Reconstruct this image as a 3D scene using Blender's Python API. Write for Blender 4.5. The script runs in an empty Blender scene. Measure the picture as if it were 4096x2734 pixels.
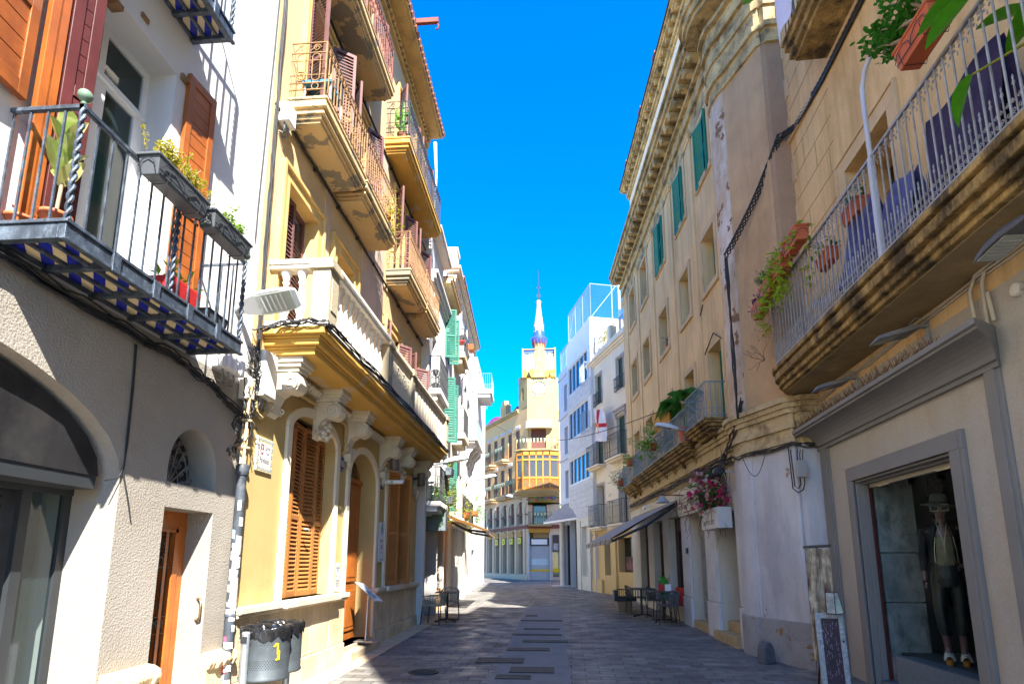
import bpy, bmesh, math, random
from mathutils import Vector, Matrix, noise
S = bpy.context.scene
COL = S.collection
R = math.radians
PI = math.pi

# ------------------------------------------------------------------ camera, sky, sun
cd = bpy.data.cameras.new("camera")
cam = bpy.data.objects.new("camera", cd)
COL.objects.link(cam)
cam.location = (0, 0, 1.55)
cam.rotation_euler = (R(90 + 10.23), 0, R(4.14))
cd.sensor_width = 36
cd.lens = 36 * 2300 / 4096
cd.shift_x = 0
cd.shift_y = 464 / 4096
cd.clip_start = 0.05
cd.clip_end = 2000
S.camera = cam

SUN = Vector((1, -2.1, 2.38)).normalized()
EL = math.asin(SUN.z)
W = bpy.data.worlds.new("World")
S.world = W
W.use_nodes = True
wn = W.node_tree.nodes
wl = W.node_tree.links
bg = wn["Background"]
sky = wn.new("ShaderNodeTexSky")
sky.sky_type = 'NISHITA'
sky.sun_disc = False
sky.sun_elevation = EL
sky.sun_rotation = math.atan2(SUN.x, SUN.y)
sky.altitude = 500
sky.air_density = 1.0
sky.dust_density = 0.1
sky.ozone_density = 4.0
hsv = wn.new("ShaderNodeHueSaturation")
hsv.inputs['Saturation'].default_value = 1.6
hsv.inputs['Hue'].default_value = 0.507
wl.new(sky.outputs[0], hsv.inputs['Color'])
wl.new(hsv.outputs[0], bg.inputs[0])
bg.inputs[1].default_value = 0.105
sl = bpy.data.lights.new("sun", 'SUN')
sl.energy = 4.2
sl.angle = R(0.53)
sl.color = (1.0, 0.95, 0.86)
so = bpy.data.objects.new("sun", sl)
COL.objects.link(so)
so.rotation_euler = SUN.to_track_quat('Z', 'Y').to_euler()
so.location = (20, -40, 50)
S.view_settings.view_transform = 'Standard'
S.view_settings.look = 'None'
S.view_settings.exposure = 2.3
S.view_settings.gamma = 1
S.cycles.max_bounces = 10
S.cycles.diffuse_bounces = 6
S.cycles.glossy_bounces = 3
S.cycles.transmission_bounces = 6
S.cycles.transparent_max_bounces = 8
S.cycles.caustics_reflective = False
S.cycles.caustics_refractive = False
S.cycles.use_denoising = True
S.cycles.sample_clamp_indirect = 8

# ------------------------------------------------------------------ materials
MATS = {}


def M(name, col, rough=.85, var=.12, vs=1.5, bump=0, bs=60, stain=None, sa=.4, ss=1.2, sz=1.0, metal=0, streak=0,
      streakcol=None, spec=.35, fine=0, flake=None, fs=3.0, ft=.62, cut=.5, coat=0):
    """procedural surface: colour broken up by noise, stains, streaks, flaked patches and bump"""
    m = bpy.data.materials.new(name)
    m.use_nodes = True
    n = m.node_tree.nodes
    l = m.node_tree.links
    b = n['Principled BSDF']
    b.inputs['Roughness'].default_value = rough
    b.inputs['Metallic'].default_value = metal
    b.inputs['Specular IOR Level'].default_value = spec
    if coat:
        b.inputs['Coat Weight'].default_value = coat
    g = n.new('ShaderNodeNewGeometry')

    def noise_(scale, detail=4, vec=None, rough_=.6):
        t = n.new('ShaderNodeTexNoise')
        t.inputs['Scale'].default_value = scale
        t.inputs['Detail'].default_value = detail
        t.inputs['Roughness'].default_value = rough_
        l.new(vec or g.outputs['Position'], t.inputs['Vector'])
        return t.outputs['Fac']

    def ramp(src, a, b_):
        r = n.new('ShaderNodeMapRange')
        r.inputs['From Min'].default_value = a
        r.inputs['From Max'].default_value = b_
        l.new(src, r.inputs['Value'])
        return r.outputs['Result']

    def mix(fac, a, b_, mode='MIX'):
        x = n.new('ShaderNodeMix')
        x.data_type = 'RGBA'
        x.blend_type = mode
        for k, s in ((0, fac), (6, a), (7, b_)):
            if hasattr(s, 'is_output'):
                l.new(s, x.inputs[k])
            elif k == 0:
                x.inputs[k].default_value = s
            else:
                x.inputs[k].default_value = (*s, 1)
        return x.outputs[2]
    dk = tuple(c * (1 - var * 1.3) for c in col)
    lt = tuple(min(.95, c * (1 + var)) for c in col)
    c = mix(ramp(noise_(vs, 5), .3, .7), dk, lt)
    if stain:
        mp = n.new('ShaderNodeMapping')
        mp.inputs['Scale'].default_value = (1, 1, sz)
        l.new(g.outputs['Position'], mp.inputs['Vector'])
        f = ramp(noise_(ss, 6, mp.outputs[0], .7), cut, cut + .22)
        mm = n.new('ShaderNodeMath')
        mm.operation = 'MULTIPLY'
        mm.inputs[1].default_value = sa
        l.new(f, mm.inputs[0])
        c = mix(mm.outputs[0], c, stain)
    if streak:
        mp = n.new('ShaderNodeMapping')
        mp.inputs['Scale'].default_value = (1, 1, .07)
        l.new(g.outputs['Position'], mp.inputs['Vector'])
        f = ramp(noise_(5, 5, mp.outputs[0], .65), .5, .75)
        mm = n.new('ShaderNodeMath')
        mm.operation = 'MULTIPLY'
        mm.inputs[1].default_value = streak
        l.new(f, mm.inputs[0])
        c = mix(mm.outputs[0], c, streakcol or tuple(x * .55 for x in col))
    if flake:
        f = ramp(noise_(fs, 7, None, .6), ft, ft + .015)
        c = mix(f, c, flake)
    if fine:
        c = mix(fine, c, mix(ramp(noise_(45, 3), .35, .65), (.25, .25, .25), (1, 1, 1)), 'MULTIPLY')
    l.new(c, b.inputs['Base Color'])
    if bump:
        bp = n.new('ShaderNodeBump')
        bp.inputs['Strength'].default_value = min(1, bump)
        bp.inputs['Distance'].default_value = .02
        l.new(noise_(bs, 4), bp.inputs['Height'])
        l.new(bp.outputs[0], b.inputs['Normal'])
    MATS[name] = m
    return m


def nodes_of(m):
    return m.node_tree.nodes, m.node_tree.links, m.node_tree.nodes['Principled BSDF']


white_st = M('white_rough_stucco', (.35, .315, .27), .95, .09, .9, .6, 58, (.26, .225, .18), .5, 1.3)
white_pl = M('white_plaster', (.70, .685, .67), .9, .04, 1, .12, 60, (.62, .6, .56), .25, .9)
ochre = M('ochre_plaster', (.52, .375, .155), .88, .08, .8, .12, 50, (.72, .55, .26), .55, .6, 1, streak=.25, streakcol=(.5, .3, .08))
ochre_soffit = M('ochre_soffit_paint', (.60, .36, .08), .85, .08, 1.2, .1, 40, flake=(.55, .42, .26), fs=2.6, ft=.6)
cream_y = M('cream_yellow_plaster', (.60, .45, .25), .9, .07, .7, .12, 50, (.80, .64, .44), .5, .7, .5, streak=.2, streakcol=(.55, .38, .18))
cream_trim = M('cream_stone_trim', (.72, .63, .46), .88, .06, 1.5, .15, 60, (.5, .42, .28), .25, 2)
grey_trim = M('pale_grey_stone_trim', (.66, .60, .48), .9, .08, 2, .2, 60, (.42, .38, .3), .4, 3)
balus = M('white_balustrade_stone', (.80, .76, .68), .9, .06, 2, .15, 60, (.42, .38, .32), .3, 4)
limestone = M('plinth_limestone', (.66, .54, .36), .92, .16, 2.5, .5, 35, (.42, .29, .13), .6, 2.2, .6, streak=.55, streakcol=(.36, .25, .13))
shutter_br = M('brown_shutter_paint', (.43, .17, .045), .55, .12, 4, .1, 80, (.55, .27, .09), .4, 5, .3)
shutter_pu = M('maroon_shutter_paint', (.16, .075, .07), .6, .12, 4, .1, 80, (.24, .12, .11), .4, 5, .3)
shutter_gr = M('green_shutter_paint', (.01, .19, .11), .55, .1, 4)
shutter_dk = M('dark_green_shutter_paint', (.02, .07, .065), .55, .1, 4)
wood_or = M('varnished_orange_wood', (.34, .095, .018), .38, .25, 3, .08, 30, (.26, .055, .015), .7, 9, .12, coat=.25)
wood_dk = M('dark_and_shaded_wood', (.075, .016, .016), .4, .2, 3, .05, 30, (.08, .02, .02), .5, 9, .12, coat=.2)  # dark copy of the orange wood for shade; plain dark wood on easel
wood_door = M('orange_brown_door_wood', (.44, .13, .022), .42, .22, 2.5, .05, 30, (.28, .07, .015), .6, 9, .1, coat=.2)
iron_bl = M('painted_blue_black_iron', (.07, .09, .12), .42, .35, 12, .3, 90, (.28, .36, .44), .45, 14, .5, metal=.4, spec=.5)
iron_bk = M('black_iron', (.025, .027, .03), .5, .2, 10, spec=.45)
iron_br = M('rusty_ochre_iron', (.30, .17, .075), .65, .3, 10, 0, 60, (.10, .05, .03), .6, 9)
iron_gy = M('grey_painted_iron', (.33, .33, .335), .5, .2, 8, 0, 60, (.16, .11, .08), .55, 9, .4, metal=.2)
iron_cy = M('blue_grey_painted_iron', (.20, .26, .29), .5, .2, 8, 0, 60, (.12, .11, .10), .5, 9, .4, metal=.2)
steel = M('galvanised_steel', (.38, .42, .45), .4, .2, 5, .05, 60, (.22, .24, .26), .5, 4, metal=.6, spec=.5)
metal_gy = M('grey_metal_panel', (.045, .05, .056), .5, .1, 2, metal=.3)
alu = M('brushed_aluminium', (.6, .62, .64), .35, .05, 5, metal=.9)
white_paint = M('white_paint', (.82, .82, .82), .5, .03, 2)
white_pvc = M('white_window_frame', (.82, .83, .84), .35, .03, 2)
beige_plastic = M('beige_plastic', (.66, .62, .54), .55, .05, 2)
grey_plastic = M('grey_plastic', (.42, .42, .41), .55, .08, 3)
rubber = M('black_cable_rubber', (.022, .023, .026), .55, .2, 10)
rubber_gy = M('grey_cable_rubber', (.22, .23, .24), .6, .2, 10)
plastic_dk = M('dark_grey_planter_plastic', (.085, .095, .105), .45, .08, 3)
terracotta = M('terracotta_plastic', (.50, .12, .045), .55, .1, 4)
soil = M('potting_soil', (.05, .03, .02), 1, .3, 20)
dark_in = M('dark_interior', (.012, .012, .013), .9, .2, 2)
tile_roof = M('clay_roof_tiles', (.35, .14, .07), .85, .2, 6)
beige_wall = M('beige_weathered_plaster', (.74, .52, .26), .92, .09, .9, .2, 50, (.42, .26, .12), .45, .9, .35, streak=.6, streakcol=(.36, .21, .09))
beige_trim = M('beige_stone_trim', (.60, .44, .25), .92, .1, 1.2, .2, 50, (.40, .26, .14), .5, 1.6, .5)
mossy = M('weathered_mossy_stone', (.50, .33, .12), .95, .22, 4, .6, 25, (.055, .04, .022), .95, 3.2, .5, streak=.8, streakcol=(.05, .037, .022), cut=.40, fine=.35)
corn_stone = M('weathered_cornice_stone', (.58, .43, .21), .95, .2, 3, .5, 30, (.07, .05, .03), .9, 2.8, 1, cut=.45, fine=.25)
flaky = M('flaking_render', (.54, .40, .27), .95, .1, 2, .35, 30, (.70, .64, .58), .9, 2.6, .5, flake=(.24, .13, .07), fs=2.6, ft=.585, cut=.44)
rough_br = M('brown_rough_render', (.40, .26, .16), .95, .12, 1.2, .4, 45, (.28, .16, .09), .5, 1.3, .4, fine=.18)
grey_white = M('bluish_white_old_paint', (.56, .56, .585), .85, .1, 1.2, .45, 14, (.33, .33, .36), .6, 1.6, .35, flake=(.34, .25, .18), fs=2.1, ft=.66, streak=.35, streakcol=(.36, .33, .32), cut=.47)
spatter = M('grey_spatter_render', (.40, .39, .39), .95, .1, 2, .9, 55, (.20, .19, .18), .6, 2.5, .6, fine=.25, flake=(.36, .20, .10), fs=1.9, ft=.57)
shop_cream = M('cream_rough_render', (.50, .47, .41), .95, .06, 1.0, .5, 70, (.46, .34, .2), .5, 1.3, .7, streak=.3, streakcol=(.42, .33, .22), fine=.15)
shop_grey = M('grey_stone_paint', (.225, .22, .21), .8, .06, 2, .12, 80, (.22, .21, .2), .4, 2)
cement = M('grey_cement', (.36, .34, .31), .95, .14, 3, .4, 40)
patch_gy = M('patched_soffit', (.60, .44, .22), .95, .08, 1.1, .3, 30, flake=(.26, .23, .17), fs=1.7, ft=.545)
cream_white = M('cream_white_wall', (.84, .72, .53), .9, .05, .8, .1, 50, (.62, .55, .44), .3, .8, .4)
yellow_low = M('yellow_ground_floor_wall', (.70, .50, .22), .9, .06, .8, .1, 50)
modern_w = M('pale_blue_grey_wall', (.72, .71, .70), .85, .04, 1, .05, 50)
tower_y = M('tower_yellow_plaster', (.44, .31, .135), .9, .08, .5, .08, 40, (.50, .39, .22), .4, .8)
tower_pink = M('wing_peach_plaster', (.82, .47, .20), .9, .05, .5, .08, 40)
tower_gr = M('ground_floor_buff_stone', (.66, .50, .35), .9, .06, 1, .1, 40)
bay_wood = M('honey_bay_wood', (.62, .24, .03), .5, .1, 3, .05, 40)
brown_trim = M('red_brown_trim', (.22, .06, .04), .7, .1, 4)
canvas_bg = M('beige_awning_canvas', (.52, .38, .20), .9, .08, 3, .05, 60)
canvas_gy = M('grey_awning_canvas', (.78, .74, .72), .9, .08, 3, .05, 60)
for _m, _c in ((canvas_bg, (.55, .38, .2)), (canvas_gy, (.8, .77, .75))):
    _n, _l, _b = _m.node_tree.nodes, _m.node_tree.links, _m.node_tree.nodes['Principled BSDF']
    _t = _n.new('ShaderNodeBsdfTranslucent')
    _t.inputs['Color'].default_value = (*_c, 1)
    _a = _n.new('ShaderNodeMixShader')
    _a.inputs[0].default_value = .6
    _l.new(_b.outputs[0], _a.inputs[1])
    _l.new(_t.outputs[0], _a.inputs[2])
    _l.new(_a.outputs[0], _n['Material Output'].inputs[0])
fabric_pu = M('navy_purple_cloth', (.045, .035, .10), .9, .25, 5, .3, 30)
fabric_bl = M('faded_blue_cloth', (.10, .12, .32), .9, .25, 5, .3, 30)
pink = M('pink_paint', (.7, .1, .2), .6)
red = M('red_paint', (.6, .03, .03), .5)
yellow = M('yellow_paint', (.8, .55, .02), .5)
blue_t = M('cobalt_glazed_tile', (.02, .03, .38), .15, .15, 14, spec=.6)
cream_t = M('cream_glazed_tile', (.74, .62, .38), .2, .08, 9, spec=.6)
tile_white = M('white_glazed_tile', (.80, .80, .76), .25, .03, 9, spec=.5)
ink = M('dark_ink', (.02, .02, .05), .6, 0)
ink_bl = M('navy_ink', (.02, .03, .12), .5, 0)
ochre_ink = M('ochre_ornament', (.55, .36, .08), .5, .2, 30)
bark = M('grey_brown_bark', (.30, .24, .16), .9, .2, 20)


def leafmat(name, c, c2, rough=.45):
    m = M(name, c, rough, .25, 18, 0, 60, c2, .8, 11, spec=.4)
    n, l, b = nodes_of(m)
    b.inputs['Subsurface Weight'].default_value = 0.0
    t = n.new('ShaderNodeBsdfTranslucent')
    t.inputs['Color'].default_value = (*[min(1, x * 1.6) for x in c2], 1)
    a = n.new('ShaderNodeMixShader')
    a.inputs[0].default_value = .3
    l.new(b.outputs[0], a.inputs[1])
    l.new(t.outputs[0], a.inputs[2])
    l.new(a.outputs[0], n['Material Output'].inputs[0])
    return m


leaf_g = leafmat('fresh_green_leaf', (.07, .24, .015), (.24, .38, .03))
leaf_d = leafmat('deep_green_leaf', (.02, .12, .015), (.05, .18, .02))
leaf_y = leafmat('yellow_green_leaf', (.26, .30, .02), (.45, .38, .04))
leaf_v = leafmat('variegated_leaf', (.16, .26, .04), (.62, .58, .28))
leaf_p = leafmat('purple_leaf', (.08, .02, .09), (.14, .04, .12))
leaf_pk = leafmat('magenta_petal', (.62, .02, .16), (.72, .08, .30), .7)
leaf_pp = leafmat('pale_pink_petal', (.75, .38, .38), (.82, .58, .50), .7)
leaf_w = leafmat('white_petal', (.7, .68, .62), (.75, .72, .66), .7)


def glassmat(name, tint, rough=.04, mixv=.5):
    """window glass: reflecting pane in front of the room behind it"""
    m = bpy.data.materials.new(name)
    m.use_nodes = True
    n, l, b = nodes_of(m)
    b.inputs['Base Color'].default_value = (*tint, 1)
    b.inputs['Roughness'].default_value = rough
    b.inputs['Specular IOR Level'].default_value = 1.0
    t = n.new('ShaderNodeBsdfTransparent')
    t.inputs[0].default_value = (.75, .85, .85, 1)
    f = n.new('ShaderNodeMixShader')
    f.inputs[0].default_value = mixv
    l.new(t.outputs[0], f.inputs[1])
    l.new(b.outputs[0], f.inputs[2])
    l.new(f.outputs[0], n['Material Output'].inputs[0])
    MATS[name] = m
    return m


glass_dk = glassmat('dark_window_glass', (.02, .03, .035), .03, .75)
glass_gn = glassmat('greenish_door_glass', (.035, .055, .055), .04, .5)
glass_sh = glassmat('shop_glass', (.03, .05, .05), .03, .35)
glass_lamp = glassmat('lamp_cover_glass', (.55, .58, .5), .1, .6)
glass_bl = M('sky_blue_tinted_glass', (.02, .04, .07), .02, .05, 3, metal=0, spec=1.0)
nodes_of(glass_bl)[2].inputs['Metallic'].default_value = .85
nodes_of(glass_bl)[2].inputs['Base Color'].default_value = (.45, .75, 1.0, 1)  # sky reflection put into the pane colour as a blue tint

# ------------------------------------------------------------------ mesh helpers


class MB:
    """collects shapes for ONE mesh. local frame: x = out of the facade, y = along it, z = up; s=-1 mirrors x"""

    def __init__(s, sgn=1, oy=0):
        s.v = []
        s.f = []
        s.mi = []
        s.sm = []
        s.m = 0
        s.s = sgn
        s.oy = oy
        s.T = None

    def add(s, vs, fs, smooth=False):
        k = len(s.v)
        for p in vs:
            p = Vector(p)
            if s.T is not None:
                p = s.T @ p
            s.v.append((p.x * s.s, p.y - s.oy, p.z))
        for f in fs:
            s.f.append([k + i for i in f])
            s.mi.append(s.m)
            s.sm.append(smooth)
        return s

    def b(s, x0, x1, y0, y1, z0, z1):
        return s.add([(x0, y0, z0), (x1, y0, z0), (x1, y1, z0), (x0, y1, z0), (x0, y0, z1), (x1, y0, z1), (x1, y1, z1), (x0, y1, z1)],
                     [(0, 3, 2, 1), (4, 5, 6, 7), (0, 1, 5, 4), (1, 2, 6, 5), (2, 3, 7, 6), (3, 0, 4, 7)])

    def q(s, *pts):
        return s.add(pts, [tuple(range(len(pts)))])

    def taper(s, c, b0, b1, h, inset=(0, 0)):
        """box with a different top: c centre of base, b0=(hx,hy) base halves, b1 top halves"""
        x, y, z = c
        return s.add([(x - b0[0], y - b0[1], z), (x + b0[0], y - b0[1], z), (x + b0[0], y + b0[1], z), (x - b0[0], y + b0[1], z),
                      (x - b1[0], y - b1[1], z + h), (x + b1[0], y - b1[1], z + h), (x + b1[0], y + b1[1], z + h), (x - b1[0], y + b1[1], z + h)],
                     [(0, 3, 2, 1), (4, 5, 6, 7), (0, 1, 5, 4), (1, 2, 6, 5), (2, 3, 7, 6), (3, 0, 4, 7)])

    def tube(s, pts, r, n=6, close=False, smooth=True):
        pts = [Vector(p) for p in pts]
        rs = r if isinstance(r, (list, tuple)) else [r] * len(pts)
        rings = []
        L = len(pts)
        up = None
        for i, p in enumerate(pts):
            a = pts[i - 1] if (i > 0 or close) else p
            c = pts[(i + 1) % L] if (i < L - 1 or close) else p
            d = (c - a)
            if d.length < 1e-9:
                d = Vector((0, 0, 1))
            d.normalize()
            if up is None:
                up = Vector((0, 0, 1)) if abs(d.z) < .9 else Vector((1, 0, 0))
            e = d.cross(up)
            if e.length < 1e-4:
                up = Vector((0, 1, 0)) if abs(d.y) < .9 else Vector((1, 0, 0))
                e = d.cross(up)
            e.normalize()
            g = e.cross(d)
            up = g
            rings.append([p + (e * math.cos(2 * PI * (k + .5) / n) + g * math.sin(2 * PI * (k + .5) / n)) * rs[i] for k in range(n)])
        vs = [v for rg in rings for v in rg]
        fs = []
        m = L if close else L - 1
        for i in range(m):
            for k in range(n):
                j = (i + 1) % L
                fs.append((i * n + k, i * n + (k + 1) % n, j * n + (k + 1) % n, j * n + k))
        s.add(vs, fs, smooth and n > 4)
        if not close:
            s.add(rings[0], [tuple(range(n))])
            s.add(rings[-1], [tuple(range(n))])
        return s

    def lathe(s, prof, c=(0, 0, 0), n=12, axis='z', smooth=True, a0=0, a1=2 * PI):
        full = abs(a1 - a0 - 2 * PI) < 1e-6
        m = n if full else n + 1
        vs = []
        for r, h in prof:
            for k in range(m):
                a = a0 + (a1 - a0) * k / n
                u, v = r * math.cos(a), r * math.sin(a)
                p = {'z': (u, v, h), 'x': (h, u, v), 'y': (u, h, v)}[axis]
                vs.append((p[0] + c[0], p[1] + c[1], p[2] + c[2]))
        fs = []
        for i in range(len(prof) - 1):
            for k in range(n):
                j = (k + 1) % m
                fs.append((i * m + k, i * m + j, (i + 1) * m + j, (i + 1) * m + k))
        s.add(vs, fs, smooth)
        if full:
            for i in (0, len(prof) - 1):
                if prof[i][0] > 1e-4:
                    s.add(vs[i * m:(i + 1) * m], [tuple(range(m))])
        return s

    def ball(s, c, r, n=10, sz=1):
        return s.lathe([(max(1e-4, r * math.sin(PI * i / 6)), -r * sz * math.cos(PI * i / 6)) for i in range(7)], c, n)

    def extr(s, axis, poly, a, b_):
        """extrude a 2D outline along an axis: y -> poly of (x,z); x -> (y,z); z -> (x,y)"""
        def P(u, v, w):
            return {'y': (u, w, v), 'x': (w, u, v), 'z': (u, v, w)}[axis]
        n = len(poly)
        vs = [P(u, v, a) for u, v in poly] + [P(u, v, b_) for u, v in poly]
        return s.add(vs, [tuple(range(n))[::-1], tuple(range(n, 2 * n))] + [(i, (i + 1) % n, n + (i + 1) % n, n + i) for i in range(n)])

    def strip(s, lo, hi, smooth=False):
        n = len(lo)
        return s.add(list(lo) + list(hi), [(i, i + 1, n + i + 1, n + i) for i in range(n - 1)], smooth)

    def build(s, name, mats, parent=None, bevel=0, recalc=True):
        me = bpy.data.meshes.new(name)
        me.from_pydata(s.v, [], s.f)
        if not isinstance(mats, (list, tuple)):
            mats = [mats]
        for m in mats:
            me.materials.append(m)
        me.polygons.foreach_set('material_index', s.mi)
        me.polygons.foreach_set('use_smooth', s.sm)
        if recalc:
            bm = bmesh.new()
            bm.from_mesh(me)
            bmesh.ops.recalc_face_normals(bm, faces=bm.faces)
            bm.to_mesh(me)
            bm.free()
        o = bpy.data.objects.new(name, me)
        COL.objects.link(o)
        if parent:
            o.parent = parent
        if bevel:
            bv = o.modifiers.new('bevel', 'BEVEL')
            bv.width = bevel
            bv.segments = 2
            bv.limit_method = 'ANGLE'
        return o


def tag(o, label, cat, group=None):
    o['label'] = label
    o['category'] = cat
    if group:
        o['group'] = group
    return o


def thing(name, label, cat, loc=(0, 0, 0), rz=0, group=None):
    o = bpy.data.objects.new(name, None)
    COL.objects.link(o)
    o.empty_display_size = .2
    o.location = loc
    o.rotation_euler = (0, 0, rz)
    return tag(o, label, cat, group)


def dup(root, loc, rz=None, label=None):
    r = root.copy()
    COL.objects.link(r)
    r.location = loc
    if rz is not None:
        r.rotation_euler = (0, 0, rz)
    if label:
        r['label'] = label
    for ch in list(root.children):
        c = ch.copy()
        COL.objects.link(c)
        c.parent = r
        for g in list(ch.children):
            d = g.copy()
            COL.objects.link(d)
            d.parent = c
    return r


def structure(o):
    o['kind'] = 'structure'
    return o


def gz(y):
    """height of the street along its length"""
    pts = [(-60, -.1), (9, 0), (22, .2), (28, .27), (38, .4), (120, .6)]
    for (a, za), (b, zb) in zip(pts, pts[1:]):
        if y <= b:
            return za + (zb - za) * max(0, (y - a)) / (b - a)
    return .6


def wall(mb, y0, y1, z0, z1, ops, x=0, depth=.3):
    """wall face with openings (a,b,c,d,rise,depth): real holes with reveals; rise>0 gives an arched head"""
    ys = sorted({y0, y1, *[o[0] for o in ops], *[o[1] for o in ops]})
    zs = sorted({z0, z1, *[o[2] for o in ops], *[o[3] for o in ops]})
    ys = [v for v in ys if y0 <= v <= y1]
    zs = [v for v in zs if z0 <= v <= z1]
    for a, b in zip(ys, ys[1:]):
        for c, d in zip(zs, zs[1:]):
            my, mz = (a + b) / 2, (c + d) / 2
            if any(o[0] < my < o[1] and o[2] < mz < o[3] for o in ops):
                continue
            mb.q((x, a, c), (x, b, c), (x, b, d), (x, a, d))
    for o in ops:
        a, b, c, d = o[:4]
        rise = o[4] if len(o) > 4 else 0
        dp = o[5] if len(o) > 5 else depth
        zt = d - rise
        xb = x - dp
        mb.q((x, a, c), (xb, a, c), (xb, a, zt), (x, a, zt))
        mb.q((x, b, c), (xb, b, c), (xb, b, zt), (x, b, zt))
        mb.q((x, a, c), (xb, a, c), (xb, b, c), (x, b, c))
        if rise:
            m, w = (a + b) / 2, (b - a) / 2
            N = 16
            cv = [(m - w * math.cos(PI * i / N), zt + rise * math.sin(PI * i / N)) for i in range(N + 1)]
            mb.strip([(x, y, z) for y, z in cv], [(x, y, d) for y, z in cv])
            mb.strip([(x, y, z) for y, z in cv], [(xb, y, z) for y, z in cv], True)
        else:
            mb.q((x, a, d), (xb, a, d), (xb, b, d), (x, b, d))


def frame(mb, a, b, c, d, w, p0, p1, rise=0, sill=False):
    """raised surround of width w round an opening, from x=p0 to p1"""
    zt = d - rise
    mb.b(p0, p1, a - w, a, c, zt)
    mb.b(p0, p1, b, b + w, c, zt)
    if rise:
        m, hw = (a + b) / 2, (b - a) / 2
        N = 16

        def cv(e):
            return [(m - (hw + e) * math.cos(PI * i / N), zt + (rise + e) * math.sin(PI * i / N)) for i in range(N + 1)]
        i_, o_ = cv(0), cv(w)
        mb.strip([(p1, y, z) for y, z in i_], [(p1, y, z) for y, z in o_])
        mb.strip([(p0, y, z) for y, z in o_], [(p1, y, z) for y, z in o_])
        mb.strip([(p0, y, z) for y, z in i_], [(p1, y, z) for y, z in i_])
    else:
        mb.b(p0, p1, a - w, b + w, zt, zt + w)
    if sill:
        mb.b(p0, p1 + .02, a - w, b + w, c - w, c)


def leaf_shutter(mb, hinge, ang, w, h, n=None, t=.04, st=.06, solid=False, rise=0, mid=True):
    """louvred shutter leaf: hinge point, direction angle of its width in the x-y plane"""
    T = mb.T
    L = Matrix.Translation(hinge) @ Matrix.Rotation(ang, 4, 'Z')
    mb.T = L if T is None else T @ L
    mb.b(0, st, -t / 2, t / 2, 0, h)
    mb.b(w - st, w, -t / 2, t / 2, 0, h - 0)
    mb.b(st, w - st, -t / 2, t / 2, 0, st * 1.5)
    mb.b(st, w - st, -t / 2, t / 2, h - st * 1.2, h)
    secs = [(st * 1.5, h - st * 1.2)]
    if mid:
        mz = h * .45
        mb.b(st, w - st, -t / 2, t / 2, mz - st * .6, mz + st * .6)
        secs = [(st * 1.5, mz - st * .6), (mz + st * .6, h - st * 1.2)]
    for a, b in secs:
        if solid:
            k = max(2, int((b - a) / .12))
            for i in range(k):
                z0, z1 = a + (b - a) * i / k, a + (b - a) * (i + 1) / k
                mb.b(st, w - st, -t / 4, t / 4, z0 + .003, z1 - .003)
            mb.b(st, w - st, -t / 6, t / 6, a, b)
        else:
            k = n or max(4, int((b - a) / .055))
            k = max(4, int(k * (b - a) / h)) if n else k
            for i in range(k):
                z = a + (b - a) * (i + .5) / k
                hh = (b - a) / k * .62
                mb.add([(st, -t * .45, z - hh), (w - st, -t * .45, z - hh), (w - st, t * .45, z + hh * .55), (st, t * .45, z + hh * .55),
                        (st, -t * .45, z - hh + .008), (w - st, -t * .45, z - hh + .008), (w - st, t * .45, z + hh * .55 + .008), (st, t * .45, z + hh * .55 + .008)],
                       [(0, 3, 2, 1), (4, 5, 6, 7), (0, 1, 5, 4), (1, 2, 6, 5), (2, 3, 7, 6), (3, 0, 4, 7)])
    mb.T = T


def railing(mb, path, z0, z1, sp=.11, r=.008, top=.02, bot=None, n=4, skip=None):
    """upright bars along a plan path between a bottom bar and a handrail"""
    path = [Vector((*p, 0)) for p in path]
    up = Vector((0, 0, 1))
    mb.tube([p + up * z1 for p in path], top, 4, smooth=False)
    if bot is not None:
        mb.tube([p + up * bot for p in path], top * .7, 4, smooth=False)
    pos = []
    for a, b in zip(path, path[1:]):
        L = (b - a).length
        k = max(1, round(L / sp))
        for i in range(k + 1):
            pos.append(a.lerp(b, i / k))
    out = []
    for p in pos:
        if out and (out[-1] - p).length < sp * .3:
            continue
        out.append(p)
        mb.tube([p + up * z0, p + up * z1], r, n, smooth=False)
    return out


def ring(mb, c, r, t, plane='y', n=12, a0=0, a1=2 * PI):
    """thin bent bar: a circle or an arc in the x-z ('y') or y-z ('x') plane"""
    full = abs(a1 - a0 - 2 * PI) < 1e-6
    pts = []
    for i in range(n if full else n + 1):
        a = a0 + (a1 - a0) * i / n
        u, v = r * math.cos(a), r * math.sin(a)
        pts.append((c[0] + u, c[1], c[2] + v) if plane == 'y' else (c[0], c[1] + u, c[2] + v))
    mb.tube(pts, t, 4, close=full)


def scroll(mb, c, r, t, plane='x', turns=1.6, d=1, n=18, a0=0):
    pts = []
    for i in range(n + 1):
        f = i / n
        a = a0 + d * f * turns * 2 * PI
        rr = r * (1 - .8 * f)
        u, v = rr * math.cos(a), rr * math.sin(a)
        pts.append((c[0], c[1] + u, c[2] + v) if plane == 'x' else (c[0] + u, c[1], c[2] + v))
    mb.tube(pts, t, 4)


RND = random.Random(7)


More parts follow.
